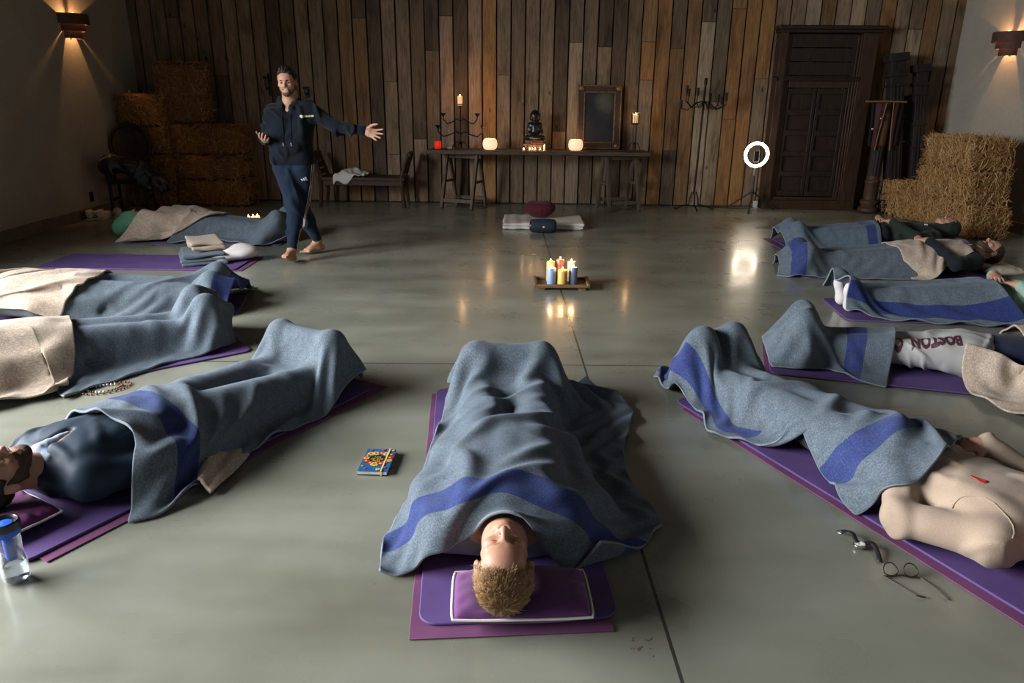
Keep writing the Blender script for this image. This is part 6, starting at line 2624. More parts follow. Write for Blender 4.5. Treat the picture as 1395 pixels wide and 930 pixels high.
# ---- person in grey lettered sweatpants ------------------------------------
toe = np.array([1.80, 4.24])
dR4 = np.array([-.957, .29])
R4 = Lying(toe - dR4 * 1.80, toe, head_z=.15, legs=.075, toe_z=.25)
for sg, n_ in ((1, 'r'), (-1, 'l')):
    R4.J['el' + n_] = R4.W(sg * .29, .56, .10)
    R4.J['wr' + n_] = R4.W(sg * .14, .44, .22)
boxes = mat_pair(R4.W(-.06, 1.02, 0), R4.d, 'purple yoga mat under the person in grey lettered sweatpants', 'thin plum mat under the lettered sweatpants', l=1.83, shift=(.03, -.02), dang=.0)
R4.build('person in grey lettered sweatpants and a navy top, feet under a wool blanket', SKIN_L, top=mat_fabric('navy_jersey', (.010, .013, .030)), bottoms=GREYM, hair=H_BROWN, h=.008, top_h=.0075, bottoms_name='sweatpants', br=.0042, top_s=.80, brows=False)
tp = bpy.data.objects[[o.name for o in R4.root.children if o.name.startswith('sweatpants')][0]]
PRINT = mat_plain('maroon_print', (.055, .010, .022), .7)
up = -R4.rt
org = R4.W(-.095, .93, 0)[:2]
for word, x0 in (('BOSTON', 0.), ('COLL', .565)):
    v, f = finer(*text_mesh(word, .118, extrude=0., spacing=1.04, bold=.0032, align='LEFT'))
    pl2 = [org + R4.d * (p_[0] + x0) * .52 + up * p_[1] * .98 for p_ in v]
    P3 = drop_on(tp, [(p_[0], p_[1], .5) for p_ in pl2], off=.0035)
    f = [q for q in f if all(P3[i][2] < .45 for i in q)]
    link_mesh('printed_lettering', P3, f, PRINT, R4.root, smooth=False, world=True, mods=[('SOLIDIFY', dict(thickness=.003))])
cones = R4.cones(head=False, arms='')
P = coons(lp(R4, (.38, 1.19), (0.1, 1.22), (-.12, 1.25)) + pw((1210, 531)), lp(R4, (.26, 1.92), (0, 1.96), (-.28, 1.90)),
          lp(R4, (.38, 1.19), (.32, 1.5), (.26, 1.92)), pw((1210, 531), (1165, 523), (1128, 508)) + lp(R4, (-.30, 1.72), (-.28, 1.90)), 40, 34)
X, U, V = drape(P, cones, boxes, ease=(.08, .06), steps=100, seed=81, rough=.025, fold=(.25, 4), tent=14, slope=1.6)
cloth_object('wool_blanket', X, U, V, dict(name='wool_blanket_shin', stripes=((.20, .34),)), 'short blue-grey wool blanket with one blue band over the feet of the lettered sweatpants', 'blanket')
P = coons(pw((1206, 512), (1190, 528)), pw((1244, 520), (1232, 526)), pw((1206, 512), (1222, 512), (1244, 520)), pw((1190, 528), (1212, 532), (1232, 526)), 16, 18)
Xf = np.zeros(P.shape[:2] + (3,))
Xf[..., :2] = P
uu, vv2 = np.meshgrid(np.linspace(0, 1, 16), np.linspace(0, 1, 18))
Xf[..., 2] = .022 + .05 * np.sin(np.pi * uu) ** 2 * (1 - .6 * vv2) + .01 * np.sin(uu * 9) * (1 - vv2)
P = coons(lp(R4, (.42, .20), (0, .20), (-.5, .16)), lp(R4, (.40, .60), (.0, .60), (-.22, .62)) + pw((1345, 528), (1296, 513)),
          lp(R4, (.42, .20), (.40, .60)), lp(R4, (-.5, .16)) + pw((1395, 576), (1345, 557), (1318, 540), (1296, 513)), 44, 34)
X, U, V = drape(P, [(a, b, r0 + .02, r1 + .02) for a, b, r0, r1 in R4.cones()], boxes, ease=(.07, .07), steps=100, seed=91, rough=.025, fold=(.24, 5), tent=10, floor=.004)
cloth_object('beige_fleece', X, U, V, FLEECE, 'beige fleece spread from the navy top of the lettered sweatpants onto the floor', 'fleece blanket', thick=.010)

# ---- person with the blanket banded along its side --------------------------
toe = np.array([2.52, 5.32])
dR3 = np.array([-.995, .10])
R3 = Lying(toe - dR3 * 1.94, toe, head_z=.15, legs=.09, toe_z=.20)
boxes = mat_pair(R3.W(.0, .95, 0), R3.d, 'purple yoga mat under the person in sage sleeves', 'plum mat', l=1.83, plum=False)
J = R3.J
J['elr'] = R3.W(.31, .60, .10)
J['wrr'] = R3.W(.16, .72, .25)
J['ell'] = R3.W(-.30, .58, .13)
J['wrl'] = R3.W(-.17, .70, .25)


def folded_hand(sg):
    def fn(S, s):
        hand_ops(S, s.J['wrr' if sg > 0 else 'wrl'], np.array([*(-s.rt * sg * .95 + s.d * .2), .02]), (0, 0, -1), np.array([*(-s.d), 0]), curl=.3, sc=1.05)
    return fn


R3.build('person in sage sleeves with both hands on the belly, behind the lettered sweatpants', SKIN_L, top=SAGE, bottoms=JOG, hair=H_BROWN, h=.007, top_h=.008, hand_fn={'r': folded_hand(1), 'l': folded_hand(-1)}, brows=False, socks=WHITEC, wr=.004)
cones = R3.cones(head=False, arms='')
P = coons(lp(R3, (.34, .90), (0, .86), (-.2, .80), (-.38, .62)), lp(R3, (.26, 1.80), (.02, 1.80), (-.26, 1.78)),
          lp(R3, (.34, .90), (.30, 1.4), (.26, 1.80)), lp(R3, (-.38, .62), (-.34, 1.2), (-.30, 1.6), (-.26, 1.78)), 40, 54)
X, U, V = drape(P, cones, boxes, ease=(.05, .04), steps=95, seed=101, rough=.018, fold=(.25, 4), tent=18)
cloth_object('wool_blanket', X, (U[:, ::-1]), V, dict(name='wool_blanket_side', stripes=((.10, .25),), along='u', stripe=(.022, .034, .13)), 'wool blanket with a dark blue band along its lower side', 'blanket')

# ---- person in the black sleeves -------------------------------------------
toe = np.array([2.72, 6.62])
crown = np.array([4.56, 6.60])
R2 = Lying(crown, toe, head_z=.185, legs=.09, toe_z=.20)
boxes = mat_pair(R2.W(.0, .95, 0), R2.d, 'purple yoga mat under the person in black sleeves', 'plum mat', l=1.83, plum=False)
J = R2.J
J['ell'] = R2.W(-.32, .57, .13)
J['wrl'] = R2.W(-.10, .71, .29)
J['elr'] = R2.W(.31, .60, .13)
J['wrr'] = R2.W(.12, .70, .275)
J['shl'] = R2.W(-.20, .36, .13)


def chest_panel(T, s):
    pass


R2.build('person with dark hair and beard in black sleeves, hands on a beige fleece', SKIN_L, top=BLACKC, bottoms=JOG, hair=H_DARK, h=.0065, top_h=.0075, hand_fn={'r': folded_hand(1), 'l': folded_hand(-1)}, beard=BEARD_D, top_g=.014, wr=.004)
pcn = R2.W(-.06, .08, 0)
pillow('head_pillow', pcn[:2], math.atan2(R2.d[1], R2.d[0]) - PI / 2, .46, .30, .095, mat_fabric('beige_pillow', (.40, .34, .27)), 'beige pillow under the bearded head by the straw bales', None, dent=(0, 0, .1, .03))
cones = R2.cones(head=False, arms='')
P = coons(lp(R2, (.34, .82), (0, .84), (-.36, .86)), lp(R2, (.28, 1.90), (.0, 1.93)) + pw((1056, 376)),
          lp(R2, (.34, .82), (.28, 1.90)), lp(R2, (-.36, .86), (-.34, 1.3), (-.33, 1.6)) + pw((1085, 380), (1056, 376)), 34, 52)
X, U, V = drape(P, cones, boxes, ease=(.06, .05), steps=90, seed=111, rough=.025, fold=(.25, 4), tent=16)
cloth_object('wool_blanket', X, U, V, dict(name='wool_blanket_tail', stripes=((1.06, 1.2),)), 'blue-grey wool blanket with a blue tail over the person in black sleeves', 'blanket')
P = coons(lp(R2, (.30, .385), (0, .375), (-.21, .385)), lp(R2, (.36, .98), (0, .96), (-.36, .93)),
          lp(R2, (.30, .385), (.36, .98)), lp(R2, (-.21, .385), (-.235, .58), (-.42, .74), (-.36, .93)), 34, 34)
X, U, V = drape(P, [(a, b, r0 + .012, r1 + .012) for a, b, r0, r1 in cones], boxes, ease=(.10, .08), steps=90, seed=121, rough=.022, fold=(.15, 5), tent=6, floor=.012)
cloth_object('beige_fleece', X, U, V, FLEECE, 'beige fleece tucked under the black sleeves of the bearded sleeper', 'fleece blanket', thick=.008, push=False)

# ---- farthest sleeper before the bales ---------------------------------------
R1 = Lying(np.array([4.86, 7.82]), np.array([3.10, 7.86]), head_z=.20, legs=.09, toe_z=.19)
boxes = mat_pair(R1.W(.02, .95, 0), R1.d, 'purple mat under the person in the dark green hood', 'thin plum mat of the person in the dark green hood', l=1.83, shift=(.08, -.03))
J = R1.J
J['ell'] = R1.W(-.31, .60, .14)
J['wrl'] = R1.W(-.15, .78, .27)
J['elr'] = R1.W(.31, .60, .14)
J['wrr'] = R1.W(.13, .80, .27)


def hood2(T, s):
    H = lambda *p: s.HM @ np.array(p) + s.hc
    T.ell(H(0, -.025, .02), (.10, .115, .125), rot=s.HM, k=.03)
    T.cone(H(0, -.04, -.06), s.W(0, .34, .12), .09, .11, k=.05)
    T.ell(H(0, .14, -.01), (.062, .10, .095), rot=s.HM, op='sub', k=.02)


R1.build('person in a dark green hooded top lying before the straw bales, hands on the belly', SKIN_L, top=DKGREEN, bottoms=JOG, hair=H_DARK, h=.0075, top_h=.009, extra=hood2, hand_fn={'r': folded_hand(1), 'l': folded_hand(-1)}, top_name='hooded_top',
         hair_kw=dict(thick=.006), neck_clip=-.3, wr=.004)
bd = MB().box((0, 0, 0), (.03, .012, .02))
q_ = R1.W(-.10, .40, .235)
M_ = MB().add(np.concatenate(bd.v) + q_, bd.f)
M_.build('white_motif', mat_plain('white_print', (.7, .7, .7), .7), R1.root, world=True)
pcn = R1.W(0, .08, 0)
pillow('head_pillow', pcn[:2], math.atan2(R1.d[1], R1.d[0]) - PI / 2, .42, .28, .10, PIL, 'purple pillow under the dark green hood', PIPE, dent=(0, 0, .1, .03))
cones = R1.cones(head=False, arms='')
P = coons(lp(R1, (.32, .88), (0, .88), (-.32, .90)), lp(R1, (.26, 1.90), (0, 1.92), (-.28, 1.88)),
          lp(R1, (.32, .88), (.26, 1.90)), lp(R1, (-.32, .90), (-.30, 1.4), (-.28, 1.88)), 32, 46)
X, U, V = drape(P, cones, boxes, ease=(.06, .04), steps=85, seed=131, rough=.018, fold=(.25, 4), tent=16)
cloth_object('wool_blanket', X, U, V, dict(name='wool_blanket_dark', stripes=((.06, .17),), base=(.09, .12, .15)), 'blue-grey wool blanket over the farthest sleeper before the straw bales', 'blanket')
# ------------------------------------------------------------------ the standing man
STUB = mat_hair('stubble', (.055, .030, .020), (.10, .055, .035), .8)


def standing_man():
    fr, fl = at(396, 358), at(426, 347)      # his right (front) foot, left (rear) foot
    base = (fr + fl) / 2
    yd = base[1]
    skin = SKIN_T
    root = empty('person', (base[0], base[1], 0), 0, 'barefoot person with dark hair in a navy hoodie and track trousers, arm stretched out', 'person')

    def P(px, py, dy=0.):
        return aty(px, py, yd + dy)
    J = {}
    J['head'] = P(391, 112, .0)
    J['neck'] = P(393, 140, .02)
    J['shr'], J['shl'] = P(371, 152, .03), P(421, 150, .03)       # his right is at the picture's left
    J['elr'], J['wrr'] = P(364, 186, .10), P(362, 191, -.10)
    J['ell'], J['wrl'] = P(458, 172, -.02), P(496, 178, -.06)
    J['hipr'], J['hipl'] = P(386, 228, .02), P(412, 228, .02)
    J['knr'], J['knl'] = P(402, 285, -.06), P(412, 286, .14)
    J['anr'], J['anl'] = np.array([fr[0] + .015, fr[1] + .02, .115]), np.array([fl[0] + .035, fl[1] + .10, .12])
    yaw = R(-8)
    face = V3(math.sin(R(-2)) * -1, -1, -.10)
    face = V3(.02, -.995, -.06)
    face /= np.linalg.norm(face)
    up = V3(-.05, -.03, 1)
    up -= face * (up @ face)
    up /= np.linalg.norm(up)
    HM = np.stack([np.cross(face, up), face, up], 1)
    h = .0062
    S = SDF(h, .03)
    hs = SDF(h, .02)
    head_ops(hs)
    hs.xform(HM * .97, J['head'])
    # ell radii stay; only positions are scaled
    S.extend(hs)
    S.cone(J['head'] + HM @ V3(0, -.035, -.12), J['neck'] + V3(0, 0, -.05), .056, .064, k=.04)

    def torso(T, g=0.):
        T.cone(J['shr'] + V3(.04, 0, -.02), J['shl'] + V3(-.04, 0, -.02), .068 + g, k=.06)
        ch, be, pe = (J['shr'] + J['shl']) / 2 + V3(0, .0, -.18), (J['hipr'] + J['hipl']) / 2 + V3(0, .0, .22), (J['hipr'] + J['hipl']) / 2 + V3(0, .02, .02)
        for sx in (-1, 1):
            T.cone(ch + V3(sx * .085, 0, .06), be + V3(sx * .07, 0, 0), .108 + g, .098 + g, k=.06)
            T.cone(be + V3(sx * .07, 0, 0), pe + V3(sx * .075, 0, 0), .098 + g, .104 + g, k=.06)

    def arm(T, n, g=0., end=1.):
        T.cone(J['sh' + n], J['el' + n], .058 + g, .044 + g, k=.05)
        T.cone(J['el' + n], J['el' + n] + (J['wr' + n] - J['el' + n]) * end, .043 + g, .029 + g, k=.03)

    def leg(T, n, g=0., end=1.):
        T.cone(J['hip' + n], J['kn' + n], .086 + g, .057 + g, k=.04)
        a = J['kn' + n] + (J['an' + n] - J['kn' + n]) * end
        q = J['kn' + n] * .68 + a * .32
        q = q + V3(0, .012, 0)
        T.cone(J['kn' + n], q, .055 + g, .056 + g, k=.04)
        T.cone(q, a, .056 + g, .036 + g, k=.04)
    torso(S)
    for n in 'rl':
        arm(S, n)
        leg(S, n)
    hand_ops(S, J['wrl'] + V3(.01, 0, 0), V3(.93, -.25, -.28), V3(-.15, -.9, .35), V3(0, -.1, 1.), curl=.16, sc=1.12, spread=.35, thumb_out=.75)
    hand_ops(S, J['wrr'], V3(.10, -.75, .10), V3(.35, .05, .9), V3(-1, -.1, .35), curl=.5, sc=1.05, spread=.2, thumb_out=.7)
    # feet: the right one mid-step with the toes lifted towards us, the left flat
    dr = V3(-.10, -.92, .0)
    dr /= np.linalg.norm(dr)
    heel_r = np.array([fr[0] + .015, fr[1] + .05, .040])
    foot_ops(S, J['anr'], heel_r, heel_r + V3(-.03, -.20, .055), 1)
    heel_l = np.array([fl[0] + .06, fl[1] + .13, .052])
    foot_ops(S, J['anl'], heel_l, heel_l + V3(-.15, -.15, -.018), -1)
    v, f = S.mesh()
    v[:, 2] = np.maximum(v[:, 2], .001)
    link_mesh('body', v, f, skin, root, world=True)
    # hoodie
    HOOD = mat_fabric('navy_fleece', (.0045, .0065, .011), weave=300)
    T = SDF(.0075, .05)
    torso(T, .022)
    for n in 'rl':
        arm(T, n, .019, .95)
        d = J['wr' + n] - J['el' + n]
        T.cone(J['el' + n] + d * .88, J['el' + n] + d * .97, .045, .043, k=.02)
    nk = J['neck']
    T.cone(nk + V3(-.06, .06, -.015), nk + V3(.06, .06, -.015), .062, k=.04)
    for sx in (-1, 1):
        T.cone(nk + V3(sx * .078, .03, .015), nk + V3(sx * .045, -.070, -.035), .038, .036, k=.03)
    T.cone(nk + V3(-.085, .02, -.045), nk + V3(-.025, -.085, -.115), .040, .026, k=.03)
    T.cone(nk + V3(.085, .02, -.045), nk + V3(.025, -.085, -.115), .040, .026, k=.03)
    T.ell(nk + V3(.0, .11, -.05), (.11, .06, .085), k=.05)
    pe = (J['hipr'] + J['hipl']) / 2
    T.cone(pe + V3(-.085, 0, .085), pe + V3(.085, 0, .085), .122, k=.03)
    T.ell(pe + V3(0, -.125, .19), (.115, .03, .07), k=.03)
    T.cone(nk + V3(0, -.02, .10), nk + V3(0, -.09, .0), .056, .020, op='sub', k=.012)
    hem = pe[2] + .03
    v, f = T.mesh(cloth_wrinkle(91, .008, 5), lambda x, y, z: hem - z + 0 * x + 0 * y)
    hd = link_mesh('hoodie', v, f, HOOD, root, world=True)
    # trousers
    TR = mat_fabric('navy_track', (.009, .016, .032), weave=320)
    B = SDF(.0075, .04)
    B.cone(pe + V3(-.07, .02, .02), pe + V3(.07, .02, .02), .112, k=.04)
    for n in 'rl':
        leg(B, n, .016, .93)
        a = J['kn' + n] + (J['an' + n] - J['kn' + n]) * .93
        d = (J['an' + n] - J['kn' + n])
        d /= np.linalg.norm(d)
        B.cone(a - d * .04, a, .050, .049, k=.01)
    v, f = B.mesh(cloth_wrinkle(93, .007, 5))
    tr = link_mesh('track_trousers', v, f, TR, root, world=True)
    head_hair('hair', HM * .97, J['head'], root, H_DARK, h=.005, thick=.016, plane=(1.2, -.016), fluff=.007, top=.022)
    head_beard(HM * .97, J['head'], root, STUB, h=.005, thick=.003)
    eyebrows(HM, J['head'], root, H_DARK, 1.5)
    eb = mat_plain('dark_eye', (.012, .008, .006), .2)
    for s in (-1, 1):
        MB().ball(J['head'] + HM @ V3(s * .030, .0885, -.001), (.0105, .0045, .0055), 10).build('eye', eb, root, smooth=True, world=True)
    # lay-ons: side stripes, the emblem on the thigh, chest lettering, drawcords
    from mathutils.bvhtree import BVHTree

    def bvh(o):
        a = np.empty(len(o.data.vertices) * 3, np.float32)
        o.data.vertices.foreach_get('co', a)
        a = a.reshape(-1, 3) + world_loc(o)
        return BVHTree.FromPolygons([tuple(x) for x in a.tolist()], [tuple(p.vertices) for p in o.data.polygons])
    bt, bh = bvh(tr), bvh(hd)

    def onto(b, pts, d, off=.002):
        out = []
        for p in pts:
            hit, nrm, _i, _d = b.ray_cast(Vector(p) - Vector(d) * .6, Vector(d), 2.)
            out.append(np.array(hit) - np.array(d) * off if hit is not None else np.array(p))
        return np.array(out)
    STR = mat_plain('stripe_beige', (.36, .32, .27), .8)
    sidev = V3(-.96, .28, 0)
    hip, kn, an = J['hipl'], J['knl'], J['anl']
    # stripes run down the outside of his left leg and over to the front shin
    for k in range(3):
        o = (k - 1) * .013
        pts = [P(426.5 - .0 + o * 150, 222, -.05), P(424.5 + o * 150, 250, -.05), P(420.5 + o * 150, 275, -.05), P(415.5 + o * 90, 293, -.05), P(414.5 + o * 60, 305, -.05), P(412 + o * 50, 320, -.05), P(409.5 + o * 40, 336, -.05)]
        q = []
        for a_, b_ in zip(pts[:-1], pts[1:]):
            q += [a_ * (1 - t_) + b_ * t_ for t_ in np.linspace(0, 1, 6, endpoint=False)]
        q.append(pts[-1])
        out = []
        for p in q:
            d = p - CPOS
            d /= np.linalg.norm(d)
            hit = None
            for tries in range(12):
                hit, nrm, _i, _d = bt.ray_cast(Vector(p - d * .7), Vector(d), 1.5)
                if hit is not None:
                    break
                p = p + V3(-.006, 0, 0)
                d = p - CPOS
                d /= np.linalg.norm(d)
            if hit is not None:
                out.append(np.array(hit) + np.array(nrm) * .0015)
        if len(out) > 3:
            MB().tube(out, .0042, 5).build('side_stripe', STR, tr, smooth=True, world=True)
    WH = mat_plain('print_white', (.62, .62, .62), .7)
    for k in range(3):
        a0, b0 = P(409.0 + k * 2.6, 247, -.1), P(411.0 + k * 2.6, 247, -.1)
        hgt = (2.2, 3.6, 5.0)[k]
        a1, b1 = P(408.0 + k * 2.6 - .3, 247 - hgt, -.1), P(410.0 + k * 2.6 - .3, 247 - hgt, -.1)
        q = onto(bt, [a0, b0, b1, a1], V3(0, 1, 0), .003)
        link_mesh('slanted_bar_emblem', q, [(0, 1, 2, 3)], WH, tr, smooth=False, world=True, mods=[('SOLIDIFY', dict(thickness=.002))])
    YE = mat_plain('print_yellow', (.55, .50, .30), .7)
    m = MB()
    q = onto(bh, [P(405 + t_ * 16, 159.3 - t_ * .8, -.2) for t_ in np.linspace(0, 1, 14)], V3(0, 1, 0), .003)
    for i, p in enumerate(q[3:]):
        m.box(p, (.013, .003, .009 + .006 * (i % 3 == 0)))
    m.ball(q[1], (.016, .004, .016), 10)
    m.build('chest_lettering', YE, hd, world=True)
    for sx in (-1, 1):
        pts = [nk + V3(sx * .035, -.4, -.10 - .03 * k) for k in range(9)]
        pts = onto(bh, [p for p in pts], V3(0, 1, 0), .003)
        MB().tube(pts, .0035, 6).build('drawcord', HOOD, hd, smooth=True, world=True)
        MB().tube([pts[-1] + V3(0, -.002, 0), pts[-1] + V3(0, -.004, -.03)], .004, 6).build('cord_tip', mat_plain('cord_metal', (.6, .6, .6), .3, 1.), hd, smooth=True, world=True)
    # the small dark remote in his right hand
    w = J['wrr']
    o = MB().box((0, 0, 0), (.035, .075, .014), rot=rotm(R(12), R(-15), R(10))).build('remote', BLACKPL, None, bevel=.003, origin=(0, 0, 0))
    o.location = Vector(w + V3(.022, -.085, .036))
    tag(o, 'small dark device held in the standing man\'s hand', 'remote')


standing_man()

# ------------------------------------------------------------------ small things near the camera
# notebook
pa, pb, pcx = at(488, 650), at(533, 650), at(498, 613)
nc = at(514.5, 632)
root = empty('notebook', (nc[0], nc[1], .0015), R(-3), 'blue flowered notebook with a yellow elastic band lying on the concrete', 'notebook')
w_, l_ = .128, .205
cv = mat_plain('cover_blue', (.010, .090, .235), .5, var=.15, scale=10)
MB().box((0, 0, .0012), (w_, l_, .0024)).build('back_cover', BLACKPL, root, bevel=.0008)
MB().box((-.001, 0, .0098), (w_ - .006, l_ - .006, .0148)).build('page_block', mat_plain('paper', (.58, .54, .46), .8), root, bevel=.0008)
fc_ = MB().box((0, 0, .0184), (w_, l_, .0024)).build('front_cover', cv, root, bevel=.0008)
cols = [mat_plain('flower_yellow', (.60, .40, .03), .6), mat_plain('flower_crimson', (.26, .018, .045), .6), mat_plain('flower_pink', (.42, .05, .13), .6)]
m = MB()
an = np.linspace(0, 2 * PI, 28, endpoint=False)
m.poly([(.038 * math.cos(a) - .002, .040 * math.sin(a) + .004, .0197) for a in an], .0004)
m.build('black_medallion', mat_plain('ink_black', (.006, .006, .008), .6), fc_)
g = np.random.default_rng(5)


def flower(cx, cy, r, ci, k):
    m = MB()
    np_ = 9
    pts = []
    for a in np.linspace(0, 2 * PI, np_ * 6, endpoint=False):
        rr = r * (.72 + .28 * abs(math.cos(a * np_ / 2)))
        pts.append((cx + rr * math.cos(a), cy + rr * math.sin(a), .0201 + k * .0001))
    m.poly(pts, .0004)
    fl = m.build('printed_flower', cols[ci], fc_)
    m = MB()
    m.poly([(cx + r * .34 * math.cos(a), cy + r * .34 * math.sin(a), .0206 + k * .0001) for a in np.linspace(0, 2 * PI, 12, endpoint=False)], .0003)
    m.build('flower_heart', cols[(ci + 1) % 2], fl)


for k, (cx, cy, r, ci) in enumerate(((-.040, .052, .016, 0), (-.018, .058, .017, 0), (.006, .060, .016, 1), (.028, .054, .016, 0), (.050, .050, .014, 1), (-.052, .034, .012, 1), (-.050, .012, .014, 0), (-.046, -.014, .018, 1), (-.026, -.030, .015, 1),
                                     (-.004, -.042, .019, 0), (.020, -.034, .017, 1), (.036, -.022, .014, 2), (.050, .020, .016, 1), (.052, -.006, .013, 0), (-.052, -.060, .006, 0), (-.036, -.080, .007, 2), (.020, -.086, .010, 0), (.046, -.070, .007, 2), (-.044, .086, .007, 2), (.008, .092, .009, 2), (.052, .086, .007, 0))):
    flower(cx, cy, r, ci, k)
for k, (tx, yy, sz) in enumerate((('I am', .022, .017), ('my own', .005, .0165), ('Muse', -.013, .017))):
    v, f = text_mesh(tx, sz)
    v[:, 0] += v[:, 1] * .25
    v = v + V3(-.002, yy, .0212)
    link_mesh('gold_lettering', v, f, cols[0], fc_, smooth=False)
m = MB()
m.box((.036, 0, .0228), (.006, l_ + .003, .0010)).box((.036, -l_ / 2 - .001, .011), (.006, .001, .0225)).box((.036, l_ / 2 + .001, .011), (.006, .001, .0225))
m.build('elastic_band', mat_plain('elastic_yellow', (.62, .46, .14), .7), root)

# water bottle ---------------------------------------------------------------
bp = at(24, 790)
GLS = NT('clear_plastic')
GLS.set(color=(.95, .97, 1.), rough=.04, trans=1., ior=1.30)
tr_, gl_, lw_, mx_ = GLS.n('ShaderNodeBsdfTransparent'), GLS.n('ShaderNodeBsdfGlossy'), GLS.n('ShaderNodeLayerWeight'), GLS.n('ShaderNodeMixShader')
tr_.inputs[0].default_value = (.93, .95, .98, 1)
gl_.inputs['Roughness'].default_value = .05
lw_.inputs['Blend'].default_value = .35
GLS.l(GLS.math('ADD', GLS.math('MULTIPLY', lw_.outputs['Facing'], .45), .05), mx_.inputs[0])
GLS.l(tr_.outputs[0], mx_.inputs[1])
GLS.l(gl_.outputs[0], mx_.inputs[2])
GLS.l(mx_.outputs[0], GLS.out.inputs[0])
GLS = GLS.mat
WAT = NT('water')
WAT.set(color=(.95, .98, 1.), rough=.0, trans=1., ior=1.33)
WAT = WAT.mat
BLUEP = mat_plain('filter_blue', (.005, .085, .55), .4)
root = empty('water_bottle', (bp[0], bp[1], .0), R(20), 'clear water bottle with a blue filter and black lid beside the bearded man', 'bottle')
k = .041
H = .165
out = [(.001, .004), (k * .55, .002), (k * .86, .003), (k * .97, .012), (k, .03), (k * .98, .06), (k * .88, .085), (k * .84, .10), (k * .90, .125), (k * .90, .145), (k * .72, .155), (k * .70, H)]
inn = [(r - .0022, z) for r, z in out[::-1][:-3]] + [(k * .80, .0085), (.001, .0085)]
MB().lathe(out + inn, 36).build('bottle_body', GLS, root, smooth=True)
wr_ = [(.001, .0088), (k * .78, .0088), (k * .93, .016), (k * .93, .030), (k * .91, .058), (k * .90, .066), (.001, .066)]
MB().lathe(wr_, 32).build('water', WAT, root, smooth=True)
MB().lathe([(.001, .072), (.0155, .072), (.0165, .076), (.0165, .15), (.001, .15)], 24).build('filter_stick', BLUEP, root, smooth=True)
MB().lathe([(k * .74, .150), (k * .98, .152), (k * 1.0, .162), (k * .98, .168), (k * .5, .169)], 32).build('collar_ring', BLUEP, root, smooth=True)
MB().lathe([(k * .9, .168), (k * 1.06, .169), (k * 1.10, .178), (k * 1.06, .190), (k * .95, .193), (k * .86, .188), (k * .80, .180), (.001, .179)], 36).build('lid', BLACKPL, root, smooth=True)
MB().lathe([(.001, .1795), (k * .6, .180), (k * .55, .186), (.001, .188)], 24).build('spout', BLUEP, root, smooth=True)
root.scale = (1., 1., 1.16)

# wrist watch ------------------------------------------------------------------
LEA = mat_plain('black_leather', (.012, .011, .012), .55)
STEEL = mat_plain('steel', (.62, .58, .54), .25, 1.)
pf = [at(*q)[:2] for q in ((1145, 728), (1153, 729), (1160, 733), (1164, 740), (1170, 746), (1180, 744), (1188, 745), (1194, 754), (1199, 767))]
wc = at(1170.5, 746)
root = empty('wrist_watch', (wc[0], wc[1], 0), 0, 'wrist watch with a white dial and black strap lying on the concrete', 'watch')


def strap(pts, zs, name):
    p = np.array([(q[0] - wc[0], q[1] - wc[1], z) for q, z in zip(pts, zs)])
    t = np.linspace(0, 1, len(p))
    tt = np.linspace(0, 1, 18)
    p = np.stack([np.interp(tt, t, p[:, i]) for i in range(3)], 1)
    for _ in range(2):
        p[1:-1] = (p[:-2] + 2 * p[1:-1] + p[2:]) / 4
    d = np.gradient(p, axis=0)
    d /= np.linalg.norm(d, axis=1)[:, None]
    nrm = np.cross(d, [0, 0, 1.])
    nrm /= np.linalg.norm(nrm, axis=1)[:, None]
    w = .0085
    v = np.concatenate([p - nrm * w, p + nrm * w])
    n = len(p)
    f = [(i, i + 1, n + i + 1, n + i) for i in range(n - 1)]
    return link_mesh(name, v, f, LEA, root, mods=[('SOLIDIFY', dict(thickness=.003))])


strap(pf[:5], (.012, .016, .022, .016, .009), 'strap')
strap(pf[4:], (.009, .013, .018, .012, .004), 'strap')
rt_ = rotm(R(-10), 0, R(30)) * 1.2
MB().lathe([(.001, .002), (.017, .002), (.0185, .006), (.0175, .010), (.0155, .011), (.0155, .010)], 28, c=(0, 0, .004), rot=rt_).build('case', STEEL, root, smooth=True)
MB().lathe([(.001, .0102), (.0156, .0102)], 28, c=(0, 0, .004), rot=rt_).build('dial', mat_plain('dial_white', (.75, .75, .74), .4), root)
m = MB()
m.bar(rt_ @ V3(0, 0, .0108) + V3(0, 0, .004), rt_ @ V3(.002, .011, .0108) + V3(0, 0, .004), .0012, .0006).bar(rt_ @ V3(0, 0, .011) + V3(0, 0, .004), rt_ @ V3(-.008, -.002, .011) + V3(0, 0, .004), .0014, .0006)
for a in np.linspace(0, 2 * PI, 12, endpoint=False):
    m.bar(rt_ @ V3(.0120 * math.cos(a), .0120 * math.sin(a), .0106) + V3(0, 0, .004), rt_ @ V3(.0142 * math.cos(a), .0142 * math.sin(a), .0106) + V3(0, 0, .004), .0009, .0005)
m.build('hands_and_marks', BLACKPL, root)
e = V3(pf[0][0] - wc[0], pf[0][1] - wc[1], .0105)
MB().tube([e + V3(-.006, -.010, 0), e + V3(-.012, -.004, 0), e + V3(-.010, .010, 0), e + V3(.002, .010, .0), e + V3(.004, -.008, .0)], .0018, 6, closed=True).build('buckle', STEEL, root, smooth=True)

